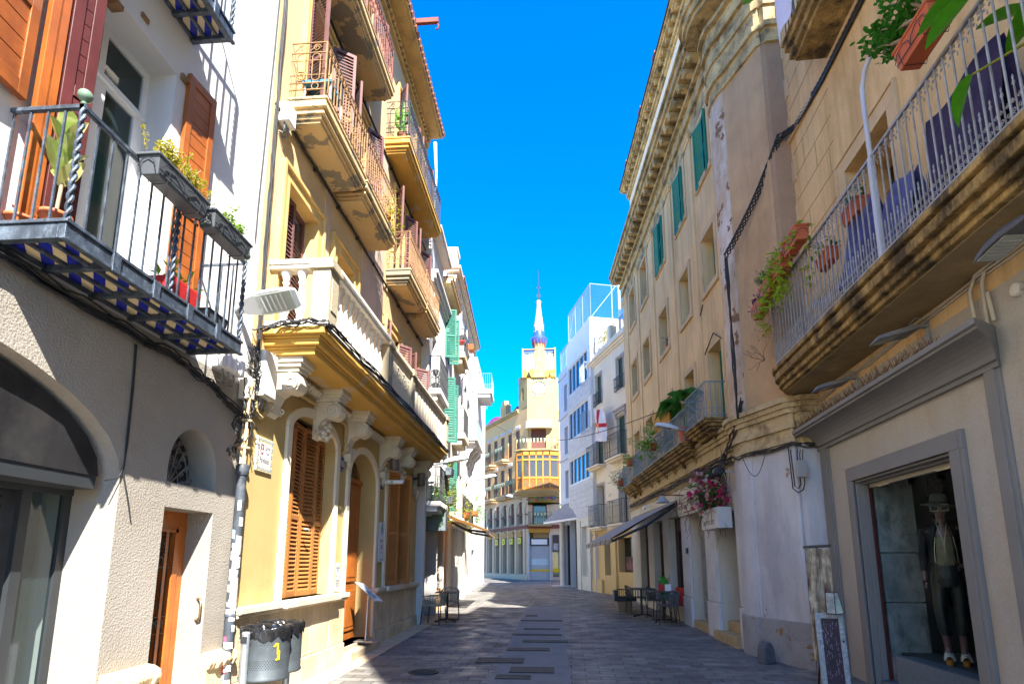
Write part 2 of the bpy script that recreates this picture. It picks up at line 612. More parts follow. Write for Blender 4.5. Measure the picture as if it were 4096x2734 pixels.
def leaves(mb, pts, size, n, spread, rnd=RND, droop=.3, aspect=.45):
    """many small bent leaves scattered round a list of points"""
    for _ in range(n):
        p = Vector(rnd.choice(pts)) + Vector((rnd.gauss(0, spread), rnd.gauss(0, spread), rnd.gauss(0, spread)))
        a = rnd.random() * 2 * PI
        d = Vector((math.cos(a), math.sin(a), rnd.uniform(-.6, .7) - droop)).normalized()
        sd = d.cross(Vector((rnd.gauss(0, .4), rnd.gauss(0, .4), 1))).normalized()
        L = size * rnd.uniform(.6, 1.25)
        w = L * aspect
        up = sd.cross(d) * L * .12
        mb.add([p, p + d * L * .5 + sd * w * .5 + up, p + d * L, p + d * L * .5 - sd * w * .5 + up], [(0, 1, 2), (0, 2, 3)])


def big_leaf(mb, base, d, L, w, up=Vector((0, 0, 1)), bend=.2, n=6, fold=.12):
    """one broad leaf with a midrib fold that bends towards its tip"""
    base = Vector(base)
    d = Vector(d).normalized()
    sd = d.cross(Vector(up)).normalized()
    nn = sd.cross(d)
    lo, mid, hi = [], [], []
    for i in range(n + 1):
        t = i / n
        ww = w * .5 * math.sin(PI * min(1, t * .94 + .06)) ** .75
        c = base + d * L * t - nn * bend * L * t * t
        mid.append(c)
        lo.append(c - sd * ww + nn * ww * fold * 2)
        hi.append(c + sd * ww + nn * ww * fold * 2)
    mb.strip(lo, mid, True)
    mb.strip(mid, hi, True)


def text(name, body, size, mat, parent, loc, rot, ext=.001, align='CENTER', shear=0, sx=1):
    cu = bpy.data.curves.new(name, 'FONT')
    cu.body = body
    cu.size = size
    cu.extrude = ext
    cu.align_x = align
    cu.align_y = 'CENTER'
    cu.shear = shear
    tmp = bpy.data.objects.new(name, cu)
    COL.objects.link(tmp)
    dg = bpy.context.evaluated_depsgraph_get()
    me = bpy.data.meshes.new_from_object(tmp.evaluated_get(dg))
    bpy.data.objects.remove(tmp)
    o = bpy.data.objects.new(name, me)
    COL.objects.link(o)
    me.materials.clear()
    me.materials.append(mat)
    o.parent = parent
    o.location = loc
    o.rotation_euler = rot
    o.scale = (sx, 1, 1)
    return o


LEFT_TEXT = (PI / 2, 0, PI / 2)       # lettering that faces +x
RIGHT_TEXT = (PI / 2, 0, -PI / 2)     # lettering that faces -x
FRONT_TEXT = (PI / 2, 0, 0)           # lettering that faces the camera end of the street
# ------------------------------------------------------------------ street
def paving_material():
    m = M('grey_street_paving', (.215, .205, .19), .62, .2, .9, .1, 60, (.085, .08, .075), .75, 1.1, spec=.45)
    n, l, b = nodes_of(m)
    src = b.inputs['Base Color'].links[0].from_socket
    g = n.new('ShaderNodeNewGeometry')
    mp = n.new('ShaderNodeMapping')
    mp.inputs['Rotation'].default_value = (0, 0, R(1.5))
    l.new(g.outputs['Position'], mp.inputs['Vector'])
    br = n.new('ShaderNodeTexBrick')
    br.inputs['Scale'].default_value = 1
    br.inputs['Brick Width'].default_value = .40
    br.inputs['Row Height'].default_value = .20
    br.inputs['Mortar Size'].default_value = .009
    br.inputs['Mortar Smooth'].default_value = .3
    br.inputs['Color1'].default_value = (.6, .6, .6, 1)
    br.inputs['Color2'].default_value = (1.2, 1.18, 1.15, 1)
    br.inputs['Mortar'].default_value = (.2, .19, .18, 1)
    l.new(mp.outputs[0], br.inputs['Vector'])
    x = n.new('ShaderNodeMix')
    x.data_type = 'RGBA'
    x.blend_type = 'MULTIPLY'
    x.inputs[0].default_value = 1
    l.new(src, x.inputs[6])
    l.new(br.outputs['Color'], x.inputs[7])
    l.new(x.outputs[2], b.inputs['Base Color'])
    bp = n.new('ShaderNodeBump')
    bp.inputs['Strength'].default_value = .5
    bp.inputs['Distance'].default_value = .01
    bp.invert = True
    l.new(br.outputs['Fac'], bp.inputs['Height'])
    l.new(bp.outputs[0], b.inputs['Normal'])
    nz = n.new('ShaderNodeTexNoise')
    nz.inputs['Scale'].default_value = 2.2
    nz.inputs['Detail'].default_value = 5
    l.new(g.outputs['Position'], nz.inputs['Vector'])
    mr = n.new('ShaderNodeMapRange')
    mr.inputs['From Min'].default_value = .35
    mr.inputs['From Max'].default_value = .65
    mr.inputs['To Min'].default_value = .38
    mr.inputs['To Max'].default_value = .8
    l.new(nz.outputs['Fac'], mr.inputs['Value'])
    l.new(mr.outputs[0], b.inputs['Roughness'])
    return m


paving = paving_material()
slab_gy = M('pale_concrete_slab', (.22, .222, .222), .75, .15, 3, .2, 50, (.18, .17, .16), .5, 3)
strip_bg = M('beige_border_stone', (.56, .44, .30), .8, .18, 3, .2, 40, (.34, .24, .14), .5, 2.5)
cover_dk = M('dark_iron_cover', (.045, .043, .042), .6, .3, 20, .2, 60, metal=.3)


def sheet(name, x0, x1, ys, mat, lift, xs=None):
    mb = MB()
    xs = xs or [x0, x1]
    for a, b in zip(ys, ys[1:]):
        for c, d in zip(xs, xs[1:]):
            mb.q((c, a, gz(a) + lift), (d, a, gz(a) + lift), (d, b, gz(b) + lift), (c, b, gz(b) + lift))
    return structure(mb.build(name, mat))


sheet('street', -70, 70, [-60, -20, 0, 4, 9, 15.5, 22, 28, 33, 38, 60, 130], paving, 0)
sheet('pavement_border', -3.42, -2.95, [-4, 4, 9, 14.1], strip_bg, .006)
sheet('paved_channel', -.88, .2, [2, 9, 15.5, 19], slab_gy, .004)


def cover(x0, x1, y0, y1, label, slots=True):
    mb = MB()
    cx, cy = (x0 + x1) / 2, (y0 + y1) / 2
    z = .012
    mb.b(x0 - cx, x1 - cx, y0 - cy, y1 - cy, 0, z - .004)
    f = .02
    mb.b(x0 - cx, x1 - cx, y0 - cy, y0 - cy + f, z - .004, z)
    mb.b(x0 - cx, x1 - cx, y1 - cy - f, y1 - cy, z - .004, z)
    mb.b(x0 - cx, x0 - cx + f, y0 - cy + f, y1 - cy - f, z - .004, z)
    mb.b(x1 - cx - f, x1 - cx, y0 - cy + f, y1 - cy - f, z - .004, z)
    if slots:
        k = int((x1 - x0) / .035)
        for i in range(k):
            a = x0 - cx + f + (x1 - x0 - 2 * f) * (i + .25) / k
            mb.b(a, a + .017, y0 - cy + f, y1 - cy - f, z - .004, z - .001)
    o = mb.build('drain_cover', cover_dk)
    o.location = (cx, cy, gz(cy) + .004)
    tag(o, label, 'drain cover', 'iron drain covers down the middle of the street')


cover(-1.25, -.5, 9.3, 9.72, 'widest ribbed iron grate, sticking out left of the pale channel')
cover(-.66, -.02, 8.55, 8.98, 'square ribbed iron cover right of the channel, second nearest to the viewer')
cover(-.82, -.34, 8.1, 8.36, 'small ribbed iron cover nearest to the viewer')
cover(-.85, -.1, 10.45, 10.76, 'ribbed iron grate just beyond the widest grate', True)
cover(-.63, .25, 11.42, 11.66, 'long narrow dark grate across the channel, just past the door with the menu stand', False)
cover(-.9, .13, 12.36, 12.55, 'dark narrow strip cover at the third row beyond the widest grate', False)
cover(-.7, .1, 13.3, 13.45, 'thin dark strip cover beside the cafe table rows', False)
cover(-.86, .2, 14.9, 15.08, 'thin dark strip cover spanning the channel, close to the sunlit band', False)
cover(-.79, -.48, 16.0, 16.35, 'small dark cover farthest up the street in shade', False)
mb = MB()
mb.lathe([(.001, .008), (.17, .008), (.19, .012), (.22, .012), (.22, 0)], n=28)
for i in range(-4, 5):
    w = math.sqrt(.165 ** 2 - (i * .035) ** 2)
    mb.b(-w, w, i * .035 - .008, i * .035 + .008, .008, .011)
o = mb.build('manhole_cover', cover_dk)
o.location = (-1.88, 8.51, .002)
tag(o, 'round iron manhole cover in the paving near the sunlit left side', 'manhole cover')

# ------------------------------------------------------------------ white house (left, nearest)
L1 = thing('white_house', 'white stucco house with blue tiled balcony, arched shopfront and orange wooden door', 'house', (-3.4, 4, 0))
B1 = lambda: MB(1, 4)
mb = B1()
ops = [(.2, 4.25, -.4, 2.98, .8, .4), (4.80, 5.53, -.4, 2.03, 0, .3), (4.79, 5.52, 2.25, 2.80, .4, .3)]
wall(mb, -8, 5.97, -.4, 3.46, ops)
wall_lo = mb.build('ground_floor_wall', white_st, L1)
mb = B1()
wall(mb, -8, 5.97, 3.46, 11, [(3.32, 4.34, 3.6, 5.95, 0, .3), (1.4, 2.42, 3.6, 5.95, 0, .3), (3.3, 4.2, 6.75, 8.9, 0, .3)])
mb.b(-9, -.9, -8, 5.97, 3.3, 11)
mb.b(-.9, -.3, -8, .15, -.4, 3.3)
mb.b(-9, -.95, -8, 5.97, -.4, 3.0)
mb.b(-.95, -.45, 4.3, 5.97, -.4, 3.0)
for a, b in ((-8, 1.35), (2.5, 3.28), (4.4, 5.97)):
    mb.b(-.9, -.01, a, b, 3.47, 10.99)
mb.b(-.9, -.01, -8, 5.97, 9, 10.99)
mb.b(-.9, -.01, 3.28, 4.4, 6.1, 6.7)
mb.q((0, 5.97, -.4), (-9, 5.97, -.4), (-9, 5.97, 11), (0, 5.97, 11))
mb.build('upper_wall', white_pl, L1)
# smooth jamb of the shop opening and corner plinths
mb = B1()
for (a, b, zt) in ((4.27, 4.8, .70), (5.53, 5.97, .67)):
    rr = random.Random(int(a * 10))
    N = 8
    base = []
    mb.b(0, .07, a, b, -.3, zt - .12)
    for i in range(N):
        y0, y1 = a + (b - a) * i / N, a + (b - a) * (i + 1) / N
        p = .13 + rr.uniform(-.02, .025)
        mb.extr('y', [(0, zt - .15), (p * .8, zt - .15 + rr.uniform(0, .02)), (p, zt - .08), (p * .92, zt - .02), (p * .5, zt + .01), (0, zt + .02)], y0, y1)
mb.build('plinth_stone', M('rounded_plinth_stone', (.68, .55, .33), .9, .1, 6, .5, 30, (.5, .38, .2), .5, 5), L1, .01)
# shopfront
SF = B1()
xs = -.37
SF.b(xs - .06, -.12, .2, 4.15, 2.10, 2.2)
SF.b(xs - .05, xs - .01, 3.82, 3.9, -.3, 2.12)
SF.b(xs - .05, xs - .01, 4.18, 4.25, -.3, 2.12)
SF.b(xs - .05, xs, .2, 4.25, 2.06, 2.12)
shop = SF.build('shopfront', metal_gy, L1)
mb = B1()
N = 16
cv = [(2.2 - 1.96 * math.cos(PI * i / N), 2.20 + .74 * math.sin(PI * i / N)) for i in range(N + 1)]
mb.extr('x', [(y, z) for y, z in cv], xs - .02, -.11)
mb.build('fascia_panel', M('dusty_dark_fascia', (.02, .02, .022), .55, .3, 2, .1, 50, (.06, .055, .05), .6, 1.5), shop)
mb = B1()
mb.q((xs - .03, 3.9, -.3), (xs - .03, 4.18, -.3), (xs - .03, 4.18, 2.12), (xs - .03, 3.9, 2.12))
mb.build('glass_panel', glass_gn, shop)
mb = B1()
for i in range(34):
    z = -.25 + i * .07
    mb.b(xs - .08, xs - .055, .2, 3.72, z, z + .022)
    for j in range(14):
        mb.b(xs - .08, xs - .055, .3 + j * .25, .34 + j * .25, z + .022, z + .07)
mb.build('roller_grille', M('dark_bronze_grille', (.05, .043, .04), .4, .2, 8, metal=.6), shop)
mb = B1()
mb.b(-.65, -.6, .2, 4.22, -.3, 2.2)
mb.m = 1
for j in range(7):
    mb.b(-.6, -.58, .5 + j * .5, .9 + j * .5, .4, 1.6)
mb.build('display_back', [M('dim_shop_interior', (.10, .10, .12), .8, .3, 3), M('dim_shelf_goods', (.22, .16, .17), .7, .5, 6)], shop)
# wooden door with glazed ironwork panel
D1 = B1()
D1.b(-.32, -.27, 4.80, 4.86, 0, 2.03)
D1.b(-.32, -.26, 5.40, 5.53, 0, 2.03)
D1.b(-.32, -.26, 4.86, 5.40, 1.86, 2.03)
D1.b(-.32, -.27, 4.86, 5.40, 0, .12)
D1.b(-.3, -.25, 5.36, 5.40, .12, 1.86)
D1.b(-.3, -.25, 5.40, 5.43, .0, 1.9)
D1.b(-.30, -.25, 4.86, 5.40, 1.83, 1.86)
D1.b(-.3, -.26, 5.24, 5.28, .12, 1.83)
door = D1.build('door', wood_door, L1)
mb = B1()
mb.q((-.30, 4.86, .12), (-.30, 5.36, .12), (-.30, 5.36, 1.84), (-.30, 4.86, 1.84))
mb.build('door_glass', glass_dk, door)
mb = B1()
x = -.265
for y in (4.92, 5.0, 5.08, 5.16, 5.24):
    mb.tube([(x, y, .15), (x, y, 1.82)], .006, 5)
for z in (.35, .9, 1.05, 1.5, 1.8):
    mb.tube([(x, 4.88, z), (x, 5.34, z)], .006, 4)
for (cy, cz) in ((5.03, 1.72), (5.2, 1.72), (5.03, 1.58), (5.2, 1.58), (4.98, .98), (5.14, .98), (5.26, .98), (5.03, .28), (5.2, .28), (5.03, .2), (5.2, .2)):
    scroll(mb, (x, cy, cz), .06, .005)
    scroll(mb, (x, cy, cz), .06, .005, d=-1, a0=PI)
for s_ in (-1, 1):
    mb.tube([(x, 5.11 - s_ * .2, 1.52), (x, 5.11 + s_ * .2, 1.78)], .006, 4)
mb.build('door_grille', iron_bk, door)
# arched fanlight with scrolled ironwork
mb = B1()
mb.q((-.29, 4.79, 2.25), (-.29, 5.52, 2.25), (-.29, 5.52, 2.8), (-.29, 4.79, 2.8))
fan = mb.build('fanlight', glass_dk, L1)
mb = B1()
c = (-.25, 5.155, 2.26)
for i in range(9):
    a = PI * (i + .5) / 9
    e = (-.25, 5.155 + .33 * math.cos(a), 2.26 + .48 * math.sin(a))
    mb.tube([c, e], .007, 4)
    for t in (.55, .78, .95):
        q = Vector(c).lerp(Vector(e), t)
        scroll(mb, (q.x, q.y + .03, q.z), .034, .005, turns=1.2, n=10)
for r in (.45, .85):
    mb.tube([(-.25, 5.155 + .35 * r * math.cos(PI * i / 14), 2.26 + .5 * r * math.sin(PI * i / 14)) for i in range(15)], .006, 4)
mb.build('fanlight_grille', iron_gy, fan)
mb = B1()
mb.T = Matrix.Translation((.16, .03, 0))
mb.tube([(-.24, 5.5, 1.0), (-.2, 5.47, 1.0), (-.17, 5.45, 1.03), (-.17, 5.45, 1.17), (-.2, 5.47, 1.2), (-.24, 5.5, 1.2)], .011, 6)
mb.build('pull_handle', M('worn_brass', (.35, .24, .12), .4, .2, 10, metal=.8), L1)
# number 49 in iron
t49 = text('house_number', '49', .17, iron_bk, L1, (.008, 5.75 - 4, 2.70), LEFT_TEXT, .006, sx=1.15)
# french window
Wd = B1()
xf = -.26
for (a, b, c, d) in ((3.32, 3.38, 3.6, 5.95), (4.28, 4.34, 3.6, 5.95), (3.38, 4.28, 5.88, 5.95), (3.38, 4.28, 5.42, 5.52), (3.80, 3.86, 5.52, 5.88), (3.38, 3.44, 3.6, 5.42), (3.75, 3.90, 3.6, 5.42), (4.22, 4.28, 3.6, 5.42), (3.44, 4.22, 3.6, 3.75)):
    Wd.b(xf - .05, xf, a, b, c, d)
Wd.b(xf, xf + .02, 3.75, 3.80, 3.6, 5.42)
Wd.b(xf, xf + .03, 3.34, 4.32, 5.45, 5.49)
win = Wd.build('french_window', white_pvc, L1)
mb = B1()
mb.b(xf - .03, xf - .02, 3.38, 4.28, 3.7, 5.9)
mb.build('window_glass', glass_gn, win)
mb = B1()
for i in range(30):
    y0 = 3.4 + i * .015
    mb.add([(xf - .12 + .015 * (i % 2), y0, 3.62), (xf - .12 + .015 * ((i + 1) % 2), y0 + .015, 3.62), (xf - .12 + .015 * ((i + 1) % 2), y0 + .015, 5.5), (xf - .12 + .015 * (i % 2), y0, 5.5)], [(0, 1, 2, 3)])
mb.m = 1
mb.b(-.9, -.6, 3.35, 4.33, 3.6, 5.95)
mb.build('curtain', [M('cream_curtain', (.62, .56, .42), .9), M('pale_room_wall', (.35, .37, .36), .9)], win)


def shutter1(y, ang, w, z0, h, mat, x=.03):
    mb = B1()
    leaf_shutter(mb, (x, y, z0), ang, w, h, solid=True, st=.07, t=.045)
    return mb.build('shutter', mat, L1, .004)


shutter1(4.46, R(84), .36, 3.62, 2.46, wood_or)
shutter1(3.03, R(82), .12, 3.62, 2.5, wood_or, .07)
shutter1(3.16, R(68), .19, 3.62, 2.5, wood_dk, .10)  # same orange wood, its shade put in by a dark colour
shutter1(2.98, R(-86), .42, 4.45, 1.5, wood_or, .05)
mb = B1()
for (y, z) in ((4.42, 5.98), (4.42, 3.9)):
    mb.b(.0, .03, y - .04, y + .03, z - .03, z + .03)
    mb.tube([(.02, y - .03, z), (.05, y + .06, z)], .012, 5)
mb.b(.0, .02, 3.85, 3.93, 6.05, 6.09)
mb.b(-.1, .0, 3.6, 3.68, 5.9, 5.945)
mb.build('shutter_hinge', iron_br, L1)


def tiled_balcony(y0, y1, zb, xo, label=None, xi=0):
    """iron framed balcony with a soffit of blue and cream tiles split on the diagonal"""
    mb = B1()
    zt = zb + .10
    mb.b(xo - .05, xo, y0, y1, zb, zt)
    mb.b(-.01, xo + .012, y0 - .01, y1 + .01, zt + .002, zt + .025)
    mb.b(xo - .02, xo + .015, y0 - .015, y1 + .015, zb - .012, zb + .01)
    for y in (y0 + .002, y1 - .052):
        mb.b(0, xo - .051, y, y + .05, zb + .001, zt - .001)
    ribs = 5
    for i in range(1, ribs):
        y = y0 + (y1 - y0) * i / ribs
        mb.b(0, xo - .05, y - .02, y + .02, zb + .002, zb + .05)
        mb.b(xo, xo + .02, y - .035, y + .035, zb - .02, zt + .02)
    for x in (.02, xo * .36, xo * .66):
        mb.b(x - .014, x + .014, y0 + .05, y1 - .05, zb + .02, zb + .05)
    bal = mb.build('balcony', iron_bl, L1, .003)
    mb = B1()
    T = .115
    ny = int((y1 - y0) / T)
    dx = (xo - .05) / 5
    for j in range(ny):
        for i in range(5):
            a0, a1 = y0 + .05 + (y1 - y0 - .1) * j / ny, y0 + .05 + (y1 - y0 - .1) * (j + 1) / ny
            c0, c1 = i * dx, (i + 1) * dx
            z = zb + .045
            mb.m = 1
            ph = (i + j) % 2
            if ph:
                mb.q((c0, a0, z), (c1, a0, z), (c1, a1, z), (c0, a1, z))
                mb.m = 0
                mb.add([(c0, a0, z - .001), (c1, a0, z - .001), (c0, a1, z - .001)], [(0, 1, 2)])
            else:
                mb.q((c0, a0, z), (c1, a0, z), (c1, a1, z), (c0, a1, z))
                mb.m = 0
                mb.add([(c1, a0, z - .001), (c1, a1, z - .001), (c0, a1, z - .001)], [(0, 1, 2)])
    mb.build('tiled_soffit', [blue_t, cream_t], bal)
    return bal, zt + .025


def twisted(mb, x, y, z0, z1, r=.02):
    n = 46
    vs = []
    for s_ in (0, PI):
        pts = [(x + r * .55 * math.cos(i * .75 + s_), y + r * .55 * math.sin(i * .75 + s_), z0 + (z1 - z0) * i / n) for i in range(n + 1)]
        mb.tube(pts, r * .62, 5)


bal, zt = tiled_balcony(2.95, 4.92, 3.46, .5)
mb = B1()
zr = 4.36
pts = railing(mb, [(0.02, 2.97), (.48, 2.97), (.48, 4.9), (.02, 4.9)], zt, zr, .125, .0085, .016)
mb.b(.0, .50, 2.955, 2.985, zr - .005, zr + .02)
mb.b(.465, .495, 2.955, 4.915, zr - .005, zr + .02)
for (x, y) in ((.48, 2.97), (.48, 3.92), (.48, 4.9)):
    twisted(mb, x, y, zt, zr)
mb.tube([(.02, 4.55, zr - .0), (.02, 4.9, zr)], .012, 4)
mb.build('railing', iron_bl, bal)
mb = B1()
for y in (2.97, 4.9):
    mb.lathe([(.012, zr + .02), (.02, zr + .03), (.012, zr + .045)] + [(.042 * math.sin(PI * i / 10) + .001, zr + .086 - .042 * math.cos(PI * i / 10)) for i in range(1, 11)], (.48, y, 0), 18)
mb.build('ball_finial', M('green_patina_knob', (.14, .22, .15), .35, .1, 8), bal)
bal2, zt2 = tiled_balcony(3.0, 4.5, 6.43, .40)
mb = B1()
railing(mb, [(.02, 3.02), (.38, 3.02), (.38, 4.48), (.02, 4.48)], zt2, zt2 + .85, .125, .0085, .016)
twisted(mb, .38, 4.48, zt2, zt2 + .85)
mb.build('railing', iron_bl, bal2)

# things on the white house
def w1(o, u, z):
    return (-3.4 + o, u, z)


def cable_run(name, paths, r, mat, label, cat='cables', group=None):
    mb = MB()
    c = Vector(paths[0][0])
    for p in paths:
        mb.tube([Vector(q) - c for q in p], r, 5)
    o = mb.build(name, mat)
    o.location = c
    return tag(o, label, cat, group)


def wob(pts, n, amp, rnd, sub=6):
    """n cables that follow the same points with small individual wanderings and sag"""
    out = []
    for k in range(n):
        dx, dy, dz = rnd.gauss(0, amp), rnd.gauss(0, amp), rnd.gauss(0, amp)
        line = []
        for a, b in zip(pts, pts[1:]):
            a, b = Vector(a), Vector(b)
            for i in range(sub):
                t = i / sub
                q = a.lerp(b, t)
                q += Vector((dx + rnd.gauss(0, amp * .35), dy + rnd.gauss(0, amp * .25), dz + rnd.gauss(0, amp * .35)))
                q.z -= .02 * math.sin(PI * t) * rnd.uniform(.4, 1.6)
                line.append(q)
        line.append(Vector(pts[-1]) + Vector((dx, dy, dz)))
        out.append(line)
    return out


rd = random.Random(3)
cable_run('cable_bundle', wob([w1(.05, 1, 3.42), w1(.05, 3.0, 3.41), w1(.06, 3.9, 3.36), w1(.06, 4.6, 3.36), w1(.06, 5.2, 3.28), w1(.06, 5.75, 3.12)], 13, .022, rd), .008, rubber,
          'thick bundle of black cables running under the blue tiled balcony')
cable_run('cable_bundle', wob([w1(.06, 5.95, 3.0), w1(.07, 5.98, 3.6), w1(.07, 5.99, 4.4), w1(.07, 5.98, 5.6), w1(.07, 5.97, 7.2), w1(.07, 5.95, 9.5)], 9, .018, rd) +
          wob([w1(.03, 5.82, 5.2), w1(.03, 5.86, 6.4), w1(.03, 5.93, 9.5)], 1, .01, rd), .008, rubber,
          'upright bundle of black cables climbing the seam of white and yellow houses')
cable_run('cable_tangle', [[w1(.08 + rd.gauss(0, .05), 5.9 + rd.gauss(0, .09), 3.0 + .9 * t + rd.gauss(0, .05)) for t in [i / 14 for i in range(15)]] for _ in range(9)] +
          [[w1(.08 + rd.gauss(0, .03), 5.75 + .1 * math.cos(a) + rd.gauss(0, .01), 2.95 + .16 * math.sin(a)) for a in [i * .6 for i in range(12)]] for _ in range(4)], .006, rubber,
          'messy tangle of loose black wires beside the junction boxes')
cable_run('wall_cable', [[w1(.012, 4.22, 3.3), w1(.012, 4.24, 3.0), w1(.012, 4.25, 2.6), w1(.012, 4.26, 2.3), w1(.012, 4.22, 2.2), w1(.0, 4.1, 2.16)],
                         [w1(.012, 4.235, 3.3), w1(.012, 4.255, 2.95), w1(.012, 4.265, 2.5), w1(.012, 4.255, 2.25), w1(.02, 4.34, 2.02), w1(.02, 4.38, 1.9)]], .006, rubber,
          'thin black wire hanging down the rough white wall above the shop arch')


def planter(name_label, loc, rz, w, hgt, dep, mat, wire=True, group=None, cat='flower box', nm='planter_box'):
    """tapered balcony trough with rim, scalloped edge and wire holder: origin at the middle of its base, length along local y"""
    t = thing(nm, name_label, cat, loc, rz, group)
    mb = MB()
    mb.taper((0, 0, 0), (dep * .36, w * .45), (dep * .48, w * .49), hgt * .88)
    mb.b(-dep * .52, dep * .52, -w * .515, w * .515, hgt * .86, hgt)
    mb.build('trough', mat, t, .006)
    mb = MB()
    mb.b(-dep * .42, dep * .42, -w * .46, w * .46, hgt, hgt + .004)
    mb.build('earth', soil, t)
    if wire:
        mb = MB()
        for s_ in (-1, 1):
            y = s_ * w * .3
            mb.tube([(-dep * .56, y, hgt * 1.02), (-dep * .5, y, hgt * .3), (-dep * .4, y, -.012), (dep * .42, y, -.012), (dep * .54, y, hgt * .45), (dep * .5, y, hgt * .55)], .0035, 4)
        for s_ in (-1, 1):
            mb.tube([(dep * .5, y0, z0) for y0, z0 in [(s_ * w * .45, hgt * .3), (s_ * w * .38, hgt * .62), (s_ * w * .2, hgt * .72), (s_ * w * .04, hgt * .5), (0, hgt * .2)]], .0035, 4)
            mb.tube([(x0, s_ * w * .5, z0) for x0, z0 in [(-dep * .4, hgt * .3), (-dep * .25, hgt * .65), (0, hgt * .75), (dep * .25, hgt * .6), (dep * .35, hgt * .25)]], .0035, 4)
        mb.tube([(dep * .44, -w * .46, hgt * .25), (dep * .44, w * .46, hgt * .25)], .004, 4)
        mb.build('wire_holder', iron_bk, t)
    return t


def sprigs(t, n, h, w, dep, hgt, mat, rnd, lean=.0, size=.03, leafn=16, nm='foliage', stem=bark, out=.3):
    """loose herb-like growth: thin stems with small leaves in pairs"""
    ms, ml = MB(), MB()
    for _ in range(n):
        b = Vector((rnd.uniform(-dep * .3, dep * .3), rnd.uniform(-w * .45, w * .45), hgt))
        d = Vector((rnd.gauss(.1, out), rnd.gauss(lean, out), 1)).normalized()
        L = h * rnd.uniform(.5, 1.2)
        pts = [b + d * L * i / 5 + Vector((0, 0, -.25 * L * (i / 5) ** 2 * (1 - d.z))) for i in range(6)]
        ms.tube(pts, .0025, 3, smooth=False)
        leaves(ml, [pts[i].lerp(pts[i + 1], .5) for i in range(1, 5)], size, leafn, size * .35, rnd, 0)
    f = ml.build(nm, mat, t)
    ms.build('stem', stem, t)
    return f


GP1 = 'grey flower boxes on the blue balcony railing'
p1 = planter('dark grey flower box with trailing thyme, at the bend of the blue tiled balcony', (-2.82, 3.72, 4.245), 0, .60, .155, .17, plastic_dk, group=GP1)
sprigs(p1, 60, .19, .6, .17, .155, leaf_y, RND, .1, .028, 34)
p2 = planter('dark grey flower box with few herbs, farther along the blue tiled balcony', (-2.82, 4.39, 4.26), 0, .58, .155, .17, plastic_dk, group=GP1)
sprigs(p2, 16, .14, .58, .17, .155, leaf_g, RND, .05, .04, 22)


def pot(label, loc, r, h, mat, group=None, nm='flower_pot', cat='flower pot'):
    t = thing(nm, label, cat, loc, 0, group)
    mb = MB()
    mb.lathe([(r * .68, 0), (r * .95, h * .82), (r * 1.06, h * .82), (r * 1.08, h), (r * .98, h), (r * .9, h * .8), (.001, h * .8)], n=18)
    mb.build('pot', mat, t)
    return t


t = pot('variegated rubber plant in a terracotta pot, standing on the blue tiled balcony', (-3.13, 3.1, zt), .085, .13, terracotta, nm='rubber_plant', cat='potted plant')
mb = MB()
mb.tube([(0, 0, .1), (.01, 0, .3), (0, .01, .5), (.01, 0, .72)], .012, 6)
mb.build('stem', bark, t)
mb = MB()
for k in range(12):
    a = k * 2.4
    z = .33 + k * .034
    big_leaf(mb, (0, 0, z), (math.cos(a) * .55, math.sin(a) * .55, .75 + k * .1), .22 + .02 * math.sin(k), .125, bend=.12, n=9)
mb.build('foliage', leaf_v, t)
t = pot('low terracotta pot with dry twigs, left of the rubber plant', (-3.36, 3.1, zt), .09, .11, terracotta, cat='flower pot')
mb = MB()
leaves(mb, [(0, 0, .12), (.08, 0, .14), (-.09, 0, .15)], .035, 60, .03)
mb.build('foliage', M('dry_brown_leaf', (.30, .14, .04), .8, .3, 15), t)
mb = MB()
mb.taper((0, 0, 0), (.07, .15), (.1, .19), .16)
t = mb.build('red_planter', red, None, .01)
t.location = (-3.02, 4.12, zt)
tag(t, 'bright red plastic trough on the floor of the blue tiled balcony', 'flower box')
mb = MB()
leaves(mb, [(0, y * .06 - .15, .18) for y in range(6)], .1, 40, .04, droop=-.4, aspect=.3)
mb.build('foliage', leaf_g, t)
mb = MB()
mb.taper((0, 0, 0), (.1, .13), (.12, .15), .14)
mb.b(-.13, .13, -.16, .16, .14, .155)
t = mb.build('plastic_crate', plastic_dk, None, .008)
t.location = (-3.1, 4.66, zt)
tag(t, 'small black plastic box at the far end of the blue tiled balcony', 'crate')


